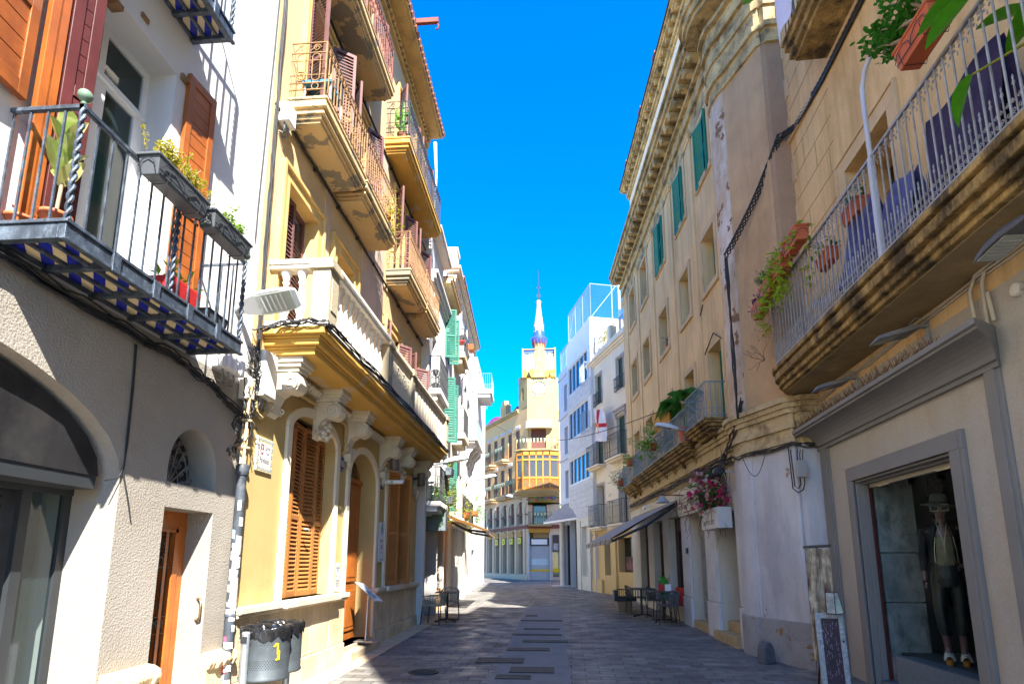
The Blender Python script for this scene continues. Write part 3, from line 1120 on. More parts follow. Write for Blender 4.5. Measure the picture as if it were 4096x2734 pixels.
def road_lamp(label, loc, rz, tilt=R(8), sc=1.0, armlen=.35, group=None, body=(.74, .75, .75), roll=0):
    """flat road lantern on a short wall arm; local +x points away from the wall"""
    t = thing('street_lamp', label, 'street lamp', loc, rz, group)
    L = .62 * sc
    mb = MB()
    mb.T = Matrix.Rotation(-tilt, 4, 'Y') @ Matrix.Rotation(roll, 4, 'X')
    secs = [(0, .06, .02, .05), (.06, .085, .0, .085), (.25, .125, .0, .115), (.45, .125, .0, .11), (.58, .105, .0, .085), (.62, .09, .01, .05)]
    ring_ = []
    for x, hw, zb, zt_ in secs:
        ring_.append([(x * sc, -hw * sc, zb * sc), (x * sc, -hw * sc, (zb + (zt_ - zb) * .45) * sc), (x * sc, -hw * .6 * sc, zt_ * sc), (x * sc, hw * .6 * sc, zt_ * sc), (x * sc, hw * sc, (zb + (zt_ - zb) * .45) * sc), (x * sc, hw * sc, zb * sc)])
    vs = [p for r_ in ring_ for p in r_]
    fs = [(i * 6 + k, i * 6 + (k + 1) % 6, (i + 1) * 6 + (k + 1) % 6, (i + 1) * 6 + k) for i in range(len(secs) - 1) for k in range(6)]
    fs += [tuple(range(6)), tuple(range(len(vs) - 6, len(vs)))]
    mb.add(vs, fs, False)
    h = mb.build('lamp_head', M('lamp_white_%d' % len(MATS), body, .45, .04, 4), t, .006)
    mb = MB()
    mb.T = Matrix.Rotation(-tilt, 4, 'Y') @ Matrix.Rotation(roll, 4, 'X')
    mb.b(.2 * sc, .57 * sc, -.1 * sc, .1 * sc, -.012 * sc, -.002)
    mb.m = 1
    for i in range(5):
        mb.b((.26 + i * .05) * sc, (.275 + i * .05) * sc, -.085 * sc, .085 * sc, -.016 * sc, -.011 * sc)
    mb.build('lamp_glass', [glass_lamp, alu], t)
    mb = MB()
    mb.tube([(.02, 0, .03), (-armlen * .5, 0, -.02), (-armlen, 0, -.04)], .025 * sc, 8)
    mb.b(-armlen - .02, -armlen, -.06, .06, -.14, .06)
    mb.build('lamp_arm', steel, t)
    return t


road_lamp('large white street lamp over the corner of white house and stone balcony', (-3.36, 5.6, 4.24), R(0), R(9), 1.06, .08, roll=R(-38))


def box_unit(name, label, loc, dims, mat, cat='junction box', cable=True, bev=.012, group=None):
    t = thing(name, label, cat, loc, 0, group)
    a, b, c = dims
    mb = MB()
    mb.b(-a, a, -b, b, -c, c)
    mb.b(a, a + .012, -b * .94, b * .94, -c * .94, c * .94)
    mb.build('casing', mat, t, bev)
    if cable:
        mb = MB()
        for k in range(3):
            y = b * (k - 1) * .5
            mb.tube([(0, y, -c), (.01, y, -c - .06), (-.02, y + .03, -c - .12), (-a, y + .02, -c - .1)], .012, 6)
        mb.build('cable_entry', rubber_gy, t)
    return t


box_unit('junction_box', 'tall beige junction box on the yellow house at its corner seam', (-3.31, 6.14, 3.66), (.075, .14, .27), beige_plastic)
t = box_unit('junction_box', 'white junction box under the far end of the blue balcony', (-3.33, 5.45, 3.56), (.06, .2, .085), white_paint, bev=.006)
mb = MB()
for y in (-.12, 0, .12):
    mb.extr('y', [(.06, -.085), (.1, -.085), (.1, .0), (.08, .06), (.06, .07)], y - .012, y + .012)
mb.build('cooling_fin', white_paint, t)
box_unit('junction_box', 'small ivory junction box between white and beige boxes at the seam', (-3.34, 5.84, 3.42), (.05, .07, .13), beige_plastic, bev=.006)
# downpipe
t = thing('downpipe', 'dark downpipe plastered with stickers at the seam of white and yellow houses', 'downpipe', (-3.32, 5.86, 0))
mb = MB()
mb.tube([(0, 0, -.05), (0, 0, 1.2), (0, 0, 2.5)], .05, 14)
mb.lathe([(.062, 2.46), (.068, 2.48), (.068, 2.56), (.055, 2.58), (.001, 2.58)], n=14)
mb.lathe([(.058, 1.0), (.058, 1.03), (.05, 1.03)], n=14)
mb.build('pipe', M('blue_black_pipe_paint', (.055, .065, .08), .5, .3, 6, .1, 50, (.25, .25, .25), .4, 8), t)
mb = MB()
for dx, dy in ((-.02, -.02), (.02, -.03), (0, .03)):
    mb.tube([(dx, dy, 2.56), (dx, dy, 3.1), (dx + .01, dy, 3.3), (dx + .04, dy - .02, 3.5)], .016, 6)
for z in (2.75, 3.05, 3.3):
    mb.lathe([(.06, z), (.062, z + .01), (.06, z + .02)], n=10)
mb.build('conduit', M('cream_conduit_paint', (.70, .50, .28), .7, .1, 5), t)
cols = [white_paint, red, M('sticker_sky', (.3, .6, .7), .5), ink, yellow, M('sticker_grey', (.50, .50, .47), .6, .3, 40, stain=(.05, .05, .05), sa=.85, ss=38), pink]
rs = random.Random(11)
z = .1
words = {.62: 'KLE', .44: '4EV', .3: 'OE', .2: '81', 2.12: 'SNK'}
mb = MB()
while z < 2.2:
    h = rs.uniform(.035, .1)
    a = R(-90 + rs.uniform(-15, 85))
    wd = rs.uniform(.3, .75)
    mb.m = rs.choice([0, 0, 5, 1, 2, 3, 3, 4, 5, 5, 6])
    if .95 < z < 1.75:
        mb.m = rs.choice([0, 5, 0, 5, 5])
        wd = rs.uniform(.6, 1.2)
        a = R(-45 + rs.uniform(-25, 25))
    k = 6
    rr = .0515 + rs.uniform(0, .0012)
    sl_ = rs.uniform(-.012, .012)
    mb.strip([(rr * math.cos(a - wd + 2 * wd * i / k), rr * math.sin(a - wd + 2 * wd * i / k), z + sl_ * i / k) for i in range(k + 1)],
             [(rr * math.cos(a - wd + 2 * wd * i / k), rr * math.sin(a - wd + 2 * wd * i / k), z + h + sl_ * i / k) for i in range(k + 1)])
    z += h * rs.uniform(.9, 1.9) if not .95 < z < 1.75 else h * rs.uniform(.5, 1.0)
mb.build('sticker', cols, t)
for zz, wrd in ((.72, 'KLE'), (.50, '4EV'), (.36, 'OE'), (.24, '81')):
    rr = .0545
    a = R(-48)
    mb = MB()
    mb.q((rr * .98, -.035, -.03), (rr * .98, .035, -.03), (rr * .98, .035, .03), (rr * .98, -.035, .03))
    o = mb.build('sticker', white_paint, t)
    o.location = (0, 0, zz)
    o.rotation_euler = (0, 0, a)
    text('lettering', wrd, .05, ink, o, (rr + .001, 0, 0), LEFT_TEXT, .0005)
# ------------------------------------------------------------------ yellow house (left, middle)
L2 = thing('yellow_house', 'yellow house with carved consoles, stone balustrade balcony and brown louvred shutters', 'house', (-3.4, 10, 0))
B2 = lambda: MB(1, 10)
mb = B2()
wall(mb, 5.97, 14.2, -.4, 4.06, [(7.06, 8.62, 1.08, 3.55, .28, .26), (9.24, 10.74, .2, 3.45, .48, .34), (11.45, 12.55, 1.04, 3.42, .28, .3)])
mb.build('ground_floor_wall', ochre, L2)
mb = B2()
UW = [(6.46, 7.40, 4.3, 6.40), (8.12, 8.95, 4.3, 6.40), (10.95, 11.8, 4.3, 6.3), (12.6, 13.4, 4.3, 6.3)]
for z0, z1 in ((7.5, 9.5), (10.26, 12.0)):
    UW += [(6.72, 7.5, z0, z1), (8.42, 9.2, z0, z1), (11.15, 11.95, z0, z1), (12.75, 13.5, z0, z1)]
wall(mb, 5.97, 14.2, 4.06, 13.3, UW, depth=.28)
mb.b(-9, -.6, 5.98, 14.19, -.4, 13.29)
mb.q((0, 5.97, 10.9), (-9, 5.97, 10.9), (-9, 5.97, 13.3), (0, 5.97, 13.3))
mb.q((0, 14.2, -.4), (-9, 14.2, -.4), (-9, 14.2, 13.3), (0, 14.2, 13.3))
mb.q((0, 5.97, 13.3), (-9, 5.97, 13.3), (-9, 14.2, 13.3), (0, 14.2, 13.3))
mb.build('upper_wall', cream_y, L2)
# lilac grey plaster bays between the windows
mb = B2()
for a, b, z0, z1 in ((7.66, 7.88, 4.3, 7.15), (9.35, 10.6, 4.3, 9.9), (7.8, 8.15, 8.2, 9.9)):
    mb.b(0, .022, a, b, z0, z1)
mb.build('plaster_panel', M('faded_lilac_plaster', (.60, .45, .34), .92, .1, 1.2, .15, 40, (.48, .34, .28), .5, 1, .4, streak=.4), L2)
# surrounds
mb = B2()
frame(mb, 7.06, 8.62, 1.08, 3.55, .13, 0, .045, .28)
frame(mb, 9.24, 10.74, .2, 3.45, .12, 0, .05, .48)
frame(mb, 11.45, 12.55, 1.04, 3.42, .12, 0, .045, .28)
mb.build('arched_surround', M('ivory_stone_surround', (.80, .73, .56), .85, .05, 2, .15, 60, (.6, .5, .33), .35, 2), L2, .008)
mb = B2()
for a, b, c, d in UW:
    w = .14 if c < 7 else .1
    frame(mb, a, b, c, d, w, 0, .05)
    frame(mb, a - w, b + w, c, d + w, .05, 0, .085)
    frame(mb, a + .012, b - .012, c, d - .012, .034, -.12, .058)
mb.build('window_surround', M('golden_stone_surround', (.62, .42, .15), .88, .08, 2, .15, 60, (.7, .5, .22), .5, 2), L2)
# plinth and sill course
mb = B2()
rr = random.Random(5)


def blocks(y0, y1, z0, z1, o, n, jz=.006):
    e = [y0 + (y1 - y0) * i / n + (rr.uniform(-.06, .06) if 0 < i < n else 0) for i in range(n + 1)]
    for a, b in zip(e, e[1:]):
        mb.b(0, o + rr.uniform(-.004, .004), a + .003, b - .003, z0, z1 - jz)


blocks(5.99, 9.22, .31, .96, .05, 5)
blocks(5.99, 9.22, -.3, .31, .085, 3)
blocks(10.78, 14.18, .30, .96, .05, 6)
blocks(10.78, 14.18, -.3, .30, .085, 4)
mb.build('stone_plinth', limestone, L2, .008)
mb = B2()
for a, b in ((5.98, 9.24), (10.74, 14.2)):
    mb.b(0, .10, a, b, .96, 1.0)
    mb.b(0, .13, a - .01, b + .01, 1.0, 1.075)
    mb.b(-.26, .05, a + .9, b - .5, 1.03, 1.08)
for a, b in ((6.95, 8.75), (11.3, 12.75)):
    mb.b(.02, .18, a, b, .99, 1.082)
mb.build('sill_course', M('pale_sill_stone', (.70, .61, .46), .9, .14, 3, .35, 40, (.45, .33, .18), .6, 3.5, .7), L2, .012)
mb = B2()
mb.b(-.34, .2, 9.22, 10.78, -.3, .14)
mb.b(-.34, .02, 9.24, 10.74, .14, .2)
mb.build('door_step', strip_bg, L2, .01)
# ground floor shutters
for k, (y, a, w) in enumerate(((7.07, 84, .40), (7.47, 97, .39), (7.86, 84, .39), (8.24, 97, .37))):
    mb = B2()
    leaf_shutter(mb, (-.17 if k % 2 == 0 else -.13, y, 1.09), R(a), w, 2.36 - (.1 if k in (0, 3) else 0), n=44, st=.05)
    mb.build('shutter', shutter_br, L2)
mb = B2()
mb.tube([(-.08, 7.84, 2.0), (-.02, 7.84, 2.0), (-.02, 7.9, 1.97)], .012, 5)
mb.build('shutter_latch', steel, L2)
for k, (y, a, w, x) in enumerate(((11.47, 66, .36, .03), (11.80, 96, .3, -.2), (12.24, -8, .36, -.02), (12.5, 215, .3, -.05))):
    mb = B2()
    leaf_shutter(mb, (x, y, 1.1), R(a), w, 2.28 - .0, n=44, st=.055)
    mb.build('shutter', shutter_br, L2)
mb = B2()
mb.b(-.3, -.28, 11.45, 12.55, 1.04, 3.4)
mb.b(-.27, -.25, 7.06, 8.62, 1.08, 3.5)
mb.build('window_dark', glass_dk, L2)
# arched double door
mb = B2()
for a, b in ((9.24, 9.98), (10.0, 10.74)):
    mb.b(-.34, -.29, a, b, .2, 2.98)
    mb.b(-.29, -.27, a + .08, b - .08, .35, 1.05)
    mb.b(-.29, -.27, a + .08, b - .08, 1.2, 2.9)
    mb.b(-.27, -.262, a + .14, b - .14, .42, .98)
    mb.b(-.27, -.262, a + .14, b - .14, 1.28, 2.82)
mb.b(-.31, -.255, 9.96, 10.02, .2, 2.98)
mb.b(-.33, -.25, 9.24, 10.74, 2.98, 3.06)
mb.b(-.335, -.30, 9.24, 10.74, 3.06, 3.45)
dd = mb.build('double_door', wood_door, L2, .004)
mb = B2()
mb.lathe([(.02, 0), (.035, .02), (.03, .05), (.001, .06)], (-.262, 9.93, 1.2), 10, 'x')
mb.build('door_knob', M('old_brass', (.4, .28, .1), .35, .2, 8, metal=.9), dd)
mb = B2()
mb.q((-.299, 9.4, 3.08), (-.299, 10.58, 3.08), (-.299, 10.4, 3.36), (-.299, 9.58, 3.36))
mb.build('fanlight', glass_dk, dd)

# stone balcony carried by consoles
mb = B2()
Y0, Y1 = 6.3, 13.95
for z0, z1, e in ((3.97, 4.04, 0), (4.04, 4.07, .02), (4.07, 4.15, .07), (4.15, 4.18, .09), (4.18, 4.27, .15)):
    mb.b(0, .60 + e, Y0 - e, Y1 + e, z0, z1)
sb = mb.build('stone_balcony', ochre_soffit, L2, .012)
mb = B2()
x0, x1 = .55, .77
mb.b(0, x1, Y0 - .1, Y0 + .12, 4.27, 4.36)
mb.b(x0, x1, Y0 + .12, Y1 + .1, 4.27, 4.36)
rail = [(6.5, 8.72), (8.95, 10.3), (10.5, 13.75)]
for a, b in ((6.5, 8.72),):
    mb.b(x0 + .01, x1, a, b, 5.04, 5.09)
    mb.b(x0 - .02, x1 + .03, a, b, 5.09, 5.15)
mb.b(0, .55, Y0 - .08, Y0 + .1, 5.04, 5.09)
mb.b(0, .55, Y0 - .1, Y0 + .12, 5.09, 5.15)
mb.build('balustrade_rail', balus, sb, .01)
mb = B2()
for a, b in ((Y0 - .08, 6.5), (8.72, 8.95), (10.3, 10.5), (13.75, Y1 + .08)):
    mb.b(x0, x1, a, b, 4.36, 5.02)
    mb.b(x0 - .04, x1 + .04, a - .03, b + .03, 5.02, 5.08)
    mb.b(x0 - .02, x1 + .02, a - .01, b + .01, 5.08, 5.16)
    mb.b(x1, x1 + .012, a + .05, b - .05, 4.5, 4.9)
mb.build('balustrade_pier', M('yellow_grey_pier_stone', (.42, .36, .245), .93, .12, 3, .4, 45, (.24, .2, .13), .6, 3), sb, .01)
prof = [(.062, 0), (.062, .04), (.035, .06), (.045, .08), (.035, .1), (.062, .17), (.07, .24), (.05, .34), (.03, .44), (.028, .5), (.045, .53), (.03, .56), (.05, .6), (.062, .64), (.062, .68)]
bp = MB(1, 0)
bp.lathe(prof, n=14)
bm0 = None
ys = [6.62 + i * .19 for i in range(11)]
for i, y in enumerate(ys + [None, None]):
    if y is None:
        loc = (.18 + .2 * (i - len(ys)), Y0 + .01 - 10, 4.36)
    else:
        loc = (.66, y - 10, 4.36)
    if bm0 is None:
        bm0 = bp.build('baluster', balus, sb)
        o = bm0
    else:
        o = bm0.copy()
        COL.objects.link(o)
        o.parent = sb
    o.location = loc
mb = B2()
mb.b(.62, .72, 8.95, 10.3, 4.36, 5.05)
mb.b(.58, .78, 8.95, 10.3, 5.05, 5.13)
for k in range(3):
    for i in range(9):
        t_ = i / 8
        mb.ball((.725, 9.08 + k * .38 + t_ * .34, 4.88 - .22 * math.sin(PI * t_)), .02, 6)
mb.build('garland_panel', cream_trim, sb, .008)
mb = B2()
for i in range(26):
    y = 10.5 + i * .125
    mb.b(.64, .70 + .006 * (i % 2), y, y + .118, 4.36, 5.06)
mb.b(.58, .78, 10.5, 13.75, 5.06, 5.1)
mb.build('slat_panel', M('weathered_whitewash_boards', (.66, .58, .46), .9, .15, 3, .2, 30, (.55, .36, .26), .5, 2, .2, streak=.5), sb)
mb = B2()
mb.b(.6, .76, 10.5, 13.75, 5.1, 5.13)
mb.build('rail_capping', brown_trim, sb)


def console(y, foot, orn):
    mb = B2()
    w = .13
    mb.b(0, .44, y - w - .05, y + w + .05, 3.9, 3.97)
    mb.b(0, .41, y - w - .03, y + w + .03, 3.85, 3.9)
    mb.b(0, .38, y - w, y + w, 3.80, 3.85)
    pf = [(0, 3.80), (.34, 3.80), (.39, 3.74), (.40, 3.66), (.36, 3.58), (.29, 3.545), (.20, 3.57), (.12, 3.52), (.07, 3.42), (.05, 3.3), (.0, 3.26)]
    mb.extr('y', pf, y - w * .85, y + w * .85)
    c = mb.build('console', grey_trim, L2, .006)
    mb = B2()
    for s_ in (-1, 1):
        yy = y + s_ * (w + .004)
        scroll(mb, (.29, yy, 3.665), .105, .022, 'y', 1.9, 1, 24, PI / 2)
        scroll(mb, (.07, yy, 3.36), .05, .012, 'y', 1.4, -1, 14, -PI / 2)
    mb.lathe([(.085, -w), (.10, -w + .02), (.085, -.03), (.085, .03), (.10, w - .02), (.085, w)], (.29, y, 3.665), 16, 'y')
    if orn:
        ro = random.Random(int(y * 7))
        for k in range(26):
            mb.ball((.06 + ro.random() * .14, y + ro.uniform(-.13, .13), 3.28 + ro.random() * .26), ro.uniform(.02, .04), 6)
        for k in range(16):
            mb.ball((.05 + ro.random() * .03, y + .1 + ro.uniform(-.2, .25), 3.34 + ro.uniform(-.06, .05)), ro.uniform(.02, .035), 6)
    if foot:
        mb.b(0, .12, y - .07, y + .07, 3.16, 3.28)
        for k in range(3):
            mb.ball((.07, y, 3.14 - k * .05), .045 - .01 * k, 8)
        for k in range(6):
            mb.ball((.1, y + .05 * math.cos(k), 3.2 + .05 * math.sin(k)), .025, 6)
    mb.build('console_scroll', grey_trim, c)


for y, f, o_ in ((6.52, 0, 0), (7.84, 0, 1), (9.05, 1, 0), (10.98, 1, 0), (12.08, 0, 1), (13.75, 1, 0)):
    console(y, f, o_)
mb = B2()
mb.b(0, .05, 6.0, 14.15, 3.92, 3.97)
y = 6.7
while y < 13.65:
    mb.extr('y', [(0, 3.92), (.15, 3.92), (.17, 3.88), (.13, 3.83), (0, 3.83)], y, y + .07)
    y += .105
mb.build('dentil_row', grey_trim, L2)
mb = B2()
mb.tube([(.06, 6.7, 3.74), (.06, 7.66, 3.74)], .025, 7)
mb.tube([(.06, 8.02, 3.74), (.06, 8.82, 3.74), (.05, 8.9, 3.68), (.05, 8.92, 3.4), (.04, 8.9, 3.3), (0, 8.88, 3.28)], .025, 7)
mb.tube([(.06, 6.05, 3.35), (.06, 6.05, 3.26), (.06, 6.1, 3.2), (.06, 6.2, 3.18), (.06, 6.26, 3.24), (.06, 6.27, 3.42)], .025, 7)
mb.build('ochre_conduit', ochre, L2)

# upper windows: glass, shutters
mb = B2()
for a, b, c, d in UW:
    mb.b(-.28, -.26, a, b, c, d)
    mb.m = 1
    mb.b(-.26, -.22, a, a + .05, c, d)
    mb.b(-.26, -.22, b - .05, b, c, d)
    mb.b(-.26, -.22, (a + b) / 2 - .03, (a + b) / 2 + .03, c, d)
    mb.b(-.26, -.22, a, b, d - .05, d)
    mb.b(-.26, -.22, a, b, c + (d - c) * .72, c + (d - c) * .72 + .05)
    mb.m = 0
mb.build('window', [glass_dk, M('grey_white_window_frame', (.55, .55, .52), .6, .1, 5)], L2)


def sh2(y, x, ang, w, z, h, mat=None):
    mb = B2()
    leaf_shutter(mb, (x, y, z), R(ang), w, h, st=.045, n=36)
    mb.build('shutter', mat or shutter_pu, L2)


sh2(6.47, -.13, 86, .47, 4.32, 2.06)
sh2(6.93, -.14, 94, .46, 4.32, 2.06)
sh2(8.13, -.12, 88, .41, 4.32, 2.06)
sh2(8.54, -.13, 92, .40, 4.32, 2.06)
sh2(10.97, .0, -60, .42, 4.32, 1.96)
sh2(11.76, .0, 52, .42, 4.32, 1.96)
sh2(12.62, .0, -40, .4, 4.32, 1.96)
sh2(13.38, .0, 40, .42, 4.32, 1.96)
for z, h in ((7.52, 1.95), (10.28, 1.7)):
    for a, b in ((6.72, 7.5), (8.42, 9.2), (11.15, 11.95), (12.75, 13.5)):
        sh2(a + .01, .06, -28 if a < 7 else -50, .36, z, h)
        sh2(b - .01, .06, 35 if a < 7 else 55, .36, z, h)
# wall lines of cable under the upper balconies
mb = B2()
for z in (7.13, 9.84):
    mb.tube([(.035, 6.0 + i * .45, z + .012 * math.sin(i * 2.3)) for i in range(19)], .02, 5)
    for i in range(9):
        mb.b(.0, .06, 6.3 + i * .9, 6.33 + i * .9, z - .03, z + .03)
mb.build('wall_cable', rubber, L2)


def slab2(y0, y1, z, xo, mat):
    mb = B2()
    mb.b(0, xo - .1, y0 + .1, y1 - .1, z, z + .04)
    for za, zb_, e in ((.04, .09, -.07), (.09, .13, -.03), (.13, .17, -.05), (.17, .27, 0), (.27, .31, .015)):
        mb.b(0, xo + e, y0 - e, y1 + e, z + za, z + zb_)
    return mb.build('balcony', mat, L2, .01)


def railing2(parent, y0, y1, z0, z1, x1, mat=None, near=True):
    mb = B2()
    H = z1 - z0
    # near end: two tall ovals between rails, circles below, scrolls above
    for y in (y0, y1):
        for z in (z0 + .02, z0 + H * .16, z0 + H * .28, z0 + H * .82, z1):
            mb.b(0, x1, y - .007, y + .007, z - .006, z + .006)
        mb.b(x1 - .02, x1, y - .01, y + .01, z0, z1)
        for k in range(2):
            xc = x1 * (.28 + .42 * k)
            hw = x1 * .11
            za, zb_ = z0 + H * .32, z0 + H * .8
            pts = [(xc + hw * math.cos(PI * i / 8), y, zb_ - hw + hw * math.sin(PI * i / 8)) for i in range(9)] + \
                  [(xc - hw * math.cos(PI * i / 8), y, za + hw - hw * math.sin(PI * i / 8)) for i in range(9)]
            mb.tube(pts, .008, 4, close=True)
            ring(mb, (xc, y, z0 + H * .22), H * .055, .006)
            scroll(mb, (xc, y, z0 + H * .91), H * .065, .006, 'y')
            mb.tube([(xc - x1 * .2, y, z0 + H * .84), (xc, y, z0 + H * .97)], .005, 4)
        for z in (z0 + H * .42, z0 + H * .68):
            mb.b(0, x1, y - .005, y + .005, z - .005, z + .005)
    for z in (z0 + .02, z1):
        mb.b(x1 - .018, x1, y0, y1, z - .008, z + .008)
    for z in (z0 + H * .16, z0 + H * .85):
        mb.b(x1 - .012, x1, y0, y1, z - .005, z + .005)
    n = max(3, int((y1 - y0) / .1))
    for i in range(1, n):
        y = y0 + (y1 - y0) * i / n
        mb.b(x1 - .016, x1 - .002, y - .007, y + .007, z0 + .02, z1)
        mb.b(x1 - .02, x1 + .004, y - .012, y + .012, z0 + H * .5, z0 + H * .54)
    for i in range(n):
        y = y0 + (y1 - y0) * (i + .5) / n
        ring(mb, (x1 - .008, y, z0 + H * .925), H * .045, .006, 'x', 8)
        ring(mb, (x1 - .008, y, z0 + H * .09), H * .045, .006, 'x', 8)
    return mb.build('railing', mat or iron_br, parent)


for y0, y1 in ((6.33, 7.94), (8.0, 9.68), (10.8, 12.36), (12.42, 13.9)):
    s_ = slab2(y0, y1, 7.2, .52, patch_gy)
    railing2(s_, y0 + .03, y1 - .03, 7.51, 8.36, .49)
for y0, y1, m_ in ((6.25, 9.2, M('dark_red_iron', (.20, .07, .05), .6, .2, 9)), (10.38, 13.78, iron_bk)):
    s_ = slab2(y0, y1, 9.93, .52, patch_gy if y0 < 7 else ochre_soffit)
    railing2(s_, y0 + .03, y1 - .03, 10.24, 11.1, .49, m_)
# cornice and eaves
mb = B2()
mb.b(0, .08, 5.9, 14.0, 12.86, 12.94)
mb.b(0, .12, 5.9, 14.0, 13.02, 13.08)
y = 6.0
while y < 13.9:
    mb.b(0, .14, y, y + .08, 12.94, 13.02)
    y += .16
mb.b(0, .40, 5.9, 13.95, 13.08, 13.13)
mb.b(0, .46, 5.9, 14.0, 13.13, 13.22)
c = mb.build('eaves_cornice', M('ochre_eaves', (.62, .42, .17), .9, .12, 2, .3, 30, (.18, .13, .08), .6, 3), L2, .01)
mb = B2()
y = 5.9
while y < 13.98:
    mb.tube([(.5, y + .08, 13.24), (-.6, y + .08, 13.5)], .075, 6)
    y += .17
mb.build('roof_edge_tile', tile_roof, c)
mb = B2()
mb.b(-.3, .98, 10.7, 10.78, 13.36, 13.47)
mb.tube([(.93, 10.74, 13.38), (.98, 10.74, 13.3), (.97, 10.74, 13.2), (.92, 10.74, 13.2)], .018, 6)
tag(mb.build('hoist_beam', brown_trim), 'rusty brown hoist beam with hook sticking out over the yellow eaves', 'hoist beam').location = (-3.4, 10, 0)

# street name tiles
t = thing('street_sign', 'square tile sign with street name on the yellow wall', 'street sign', (-3.385, 6.42, 2.785))
mb = MB()
mb.b(-.012, .006, -.185, .185, -.2, .2)
mb.build('tile_backing', tile_white, t)
mb = MB()
for s_ in (-1, 1):
    mb.b(.006, .0072, -.185, .185, s_ * .17 - .03, s_ * .17 + .03)
    mb.b(.006, .0072, s_ * .155 - .03, s_ * .155 + .03, -.14, .14)
mb.m = 1
rs = random.Random(2)
for k in range(8):
    for s_ in (-1, 1):
        scroll(mb, (.0075, -.16 + k * .045, s_ * .17), .018, .004, d=(1 if k % 2 else -1), n=8, turns=1.1)
        scroll(mb, (.0075, s_ * .155, -.15 + k * .042), .018, .004, d=(1 if k % 2 else -1), n=8, turns=1.1)
mb.m = 2
for k in range(8):
    for s_ in (-1, 1):
        mb.b(.0072, .0085, -.148 + k * .045, -.132 + k * .045, s_ * .17 - .02, s_ * .17 + .012)
mb.build('ornament_border', [M('pale_yellow_glaze', (.75, .66, .38), .3, .25, 40), M('blue_grey_glaze', (.22, .30, .45), .3), ochre_ink], t)
mb = MB()
mb.extr('x', [(-.1, .12), (-.03, .12), (-.03, .03), (-.05, .0), (-.065, -.008), (-.08, .0), (-.1, .03)], .006, .008)
mb.m = 1
mb.b(.008, .009, -.07, -.06, .06, .105)
mb.b(.008, .009, -.082, -.048, .082, .09)
mb.extr('x', [(-.09, .05), (-.04, .05), (-.045, .02), (-.085, .02)], .008, .009)
mb.build('shield', [M('crimson_glaze', (.30, .02, .04), .3), tile_white], t)
text('lettering', 'Carrer', .085, ink, t, (.0075, .055, .085), LEFT_TEXT, .0004, sx=.55)
text('lettering', 'de les', .045, ink, t, (.0075, .07, .025), LEFT_TEXT, .0004, sx=.62)
text('lettering', 'Parellades', .10, ink, t, (.0075, .0, -.068), LEFT_TEXT, .0004, sx=.56)
# number plate
t = thing('number_plate', 'navy enamel plate with house number 10 on the ochre wall', 'number plate', (-3.39, 8.885, 3.1))
mb = MB()
mb.extr('x', [(-.09, -.1), (-.07, -.115), (.07, -.115), (.09, -.1), (.09, .1), (.07, .115), (-.07, .115), (-.09, .1)], 0, .012)
mb.build('plate', ink_bl, t)
text('digits', '10', .15, white_paint, t, (.0125, 0, 0), LEFT_TEXT, .001)
mb = MB()
for a in ((-.078, -.1), (.078, -.1), (-.078, .1), (.078, .1)):
    mb.lathe([(.006, 0), (.006, .002)], (.012, a[0], a[1]), 6, 'x')
for s_ in (-1, 1):
    mb.b(.012, .0128, -.07, .07, s_ * .098 - .002, s_ * .098 + .002)
    mb.b(.012, .0128, s_ * .08 - .002, s_ * .08 + .002, -.095, .095)
mb.build('border_line', white_paint, t)
t = thing('number_plate', 'small navy number plate right of the big arched door', 'number plate', (-3.39, 11.08, 3.05))
mb = MB()
mb.b(0, .012, -.07, .07, -.09, .09)
mb.build('plate', ink_bl, t)
text('digits', '10', .11, white_paint, t, (.0125, 0, 0), LEFT_TEXT, .001)
# wall banner
t = thing('wall_banner', 'narrow white poster with a green and blue diamond beside the arched door', 'poster', (-3.37, 11.14, 1.93))
mb = MB()
mb.b(-.01, .008, -.17, .17, -.38, .38)
mb.build('panel', M('poster_white', (.72, .72, .74), .6, .03), t)
mb = MB()
mb.extr('x', [(-.0, .42), (.06, .27), (0, .1), (-.06, .27)], .008, .010)
mb.m = 1
mb.extr('x', [(-.01, .33), (.02, .27), (-.01, .22), (-.04, .27)], .010, .011)
mb.m = 2
mb.extr('x', [(.02, .24), (.08, .2), (.07, .18), (.02, .2)], .010, .011)
mb.build('diamond_emblem', [M('poster_blue', (.06, .22, .45), .6, .3, 40), M('poster_green', (.15, .5, .1), .6, .2, 40), pink], t)
text('lettering', 'LACLAU', .085, ink, t, (.0085, 0, .03), LEFT_TEXT, .0004, sx=.62)
text('lettering', 'escola d art\ncursos i tallers\ninscripcions', .032, ink, t, (.0085, 0, -.09), LEFT_TEXT, .0004, sx=.8)
text('lettering', 'AGILE', .05, pink, t, (.0085, 0, -.2), LEFT_TEXT, .0004)
text('lettering', 'Tog - Dog', .045, poster_ink if 'poster_ink' in globals() else ink, t, (.0085, .0, -.33), LEFT_TEXT, .0004)
# notice
t = thing('wall_notice', 'small grey notice with black capitals between shutter and arched door', 'notice', (-3.39, 8.955, 1.32))
mb = MB()
mb.b(0, .006, -.085, .085, .02, .22)
mb.b(0, .006, -.085, .085, -.22, .014)
mb.build('paper', M('notice_grey', (.50, .52, .53), .7, .05), t)
text('lettering', 'NO ENGANXEU\nAQUI', .035, ink, t, (.0065, 0, .12), LEFT_TEXT, .0003, sx=.62)
text('lettering', 'LA FAÇANA\nQUE ES DE\n· TOTHOM ·', .042, ink, t, (.0065, 0, -.1), LEFT_TEXT, .0003, sx=.7)


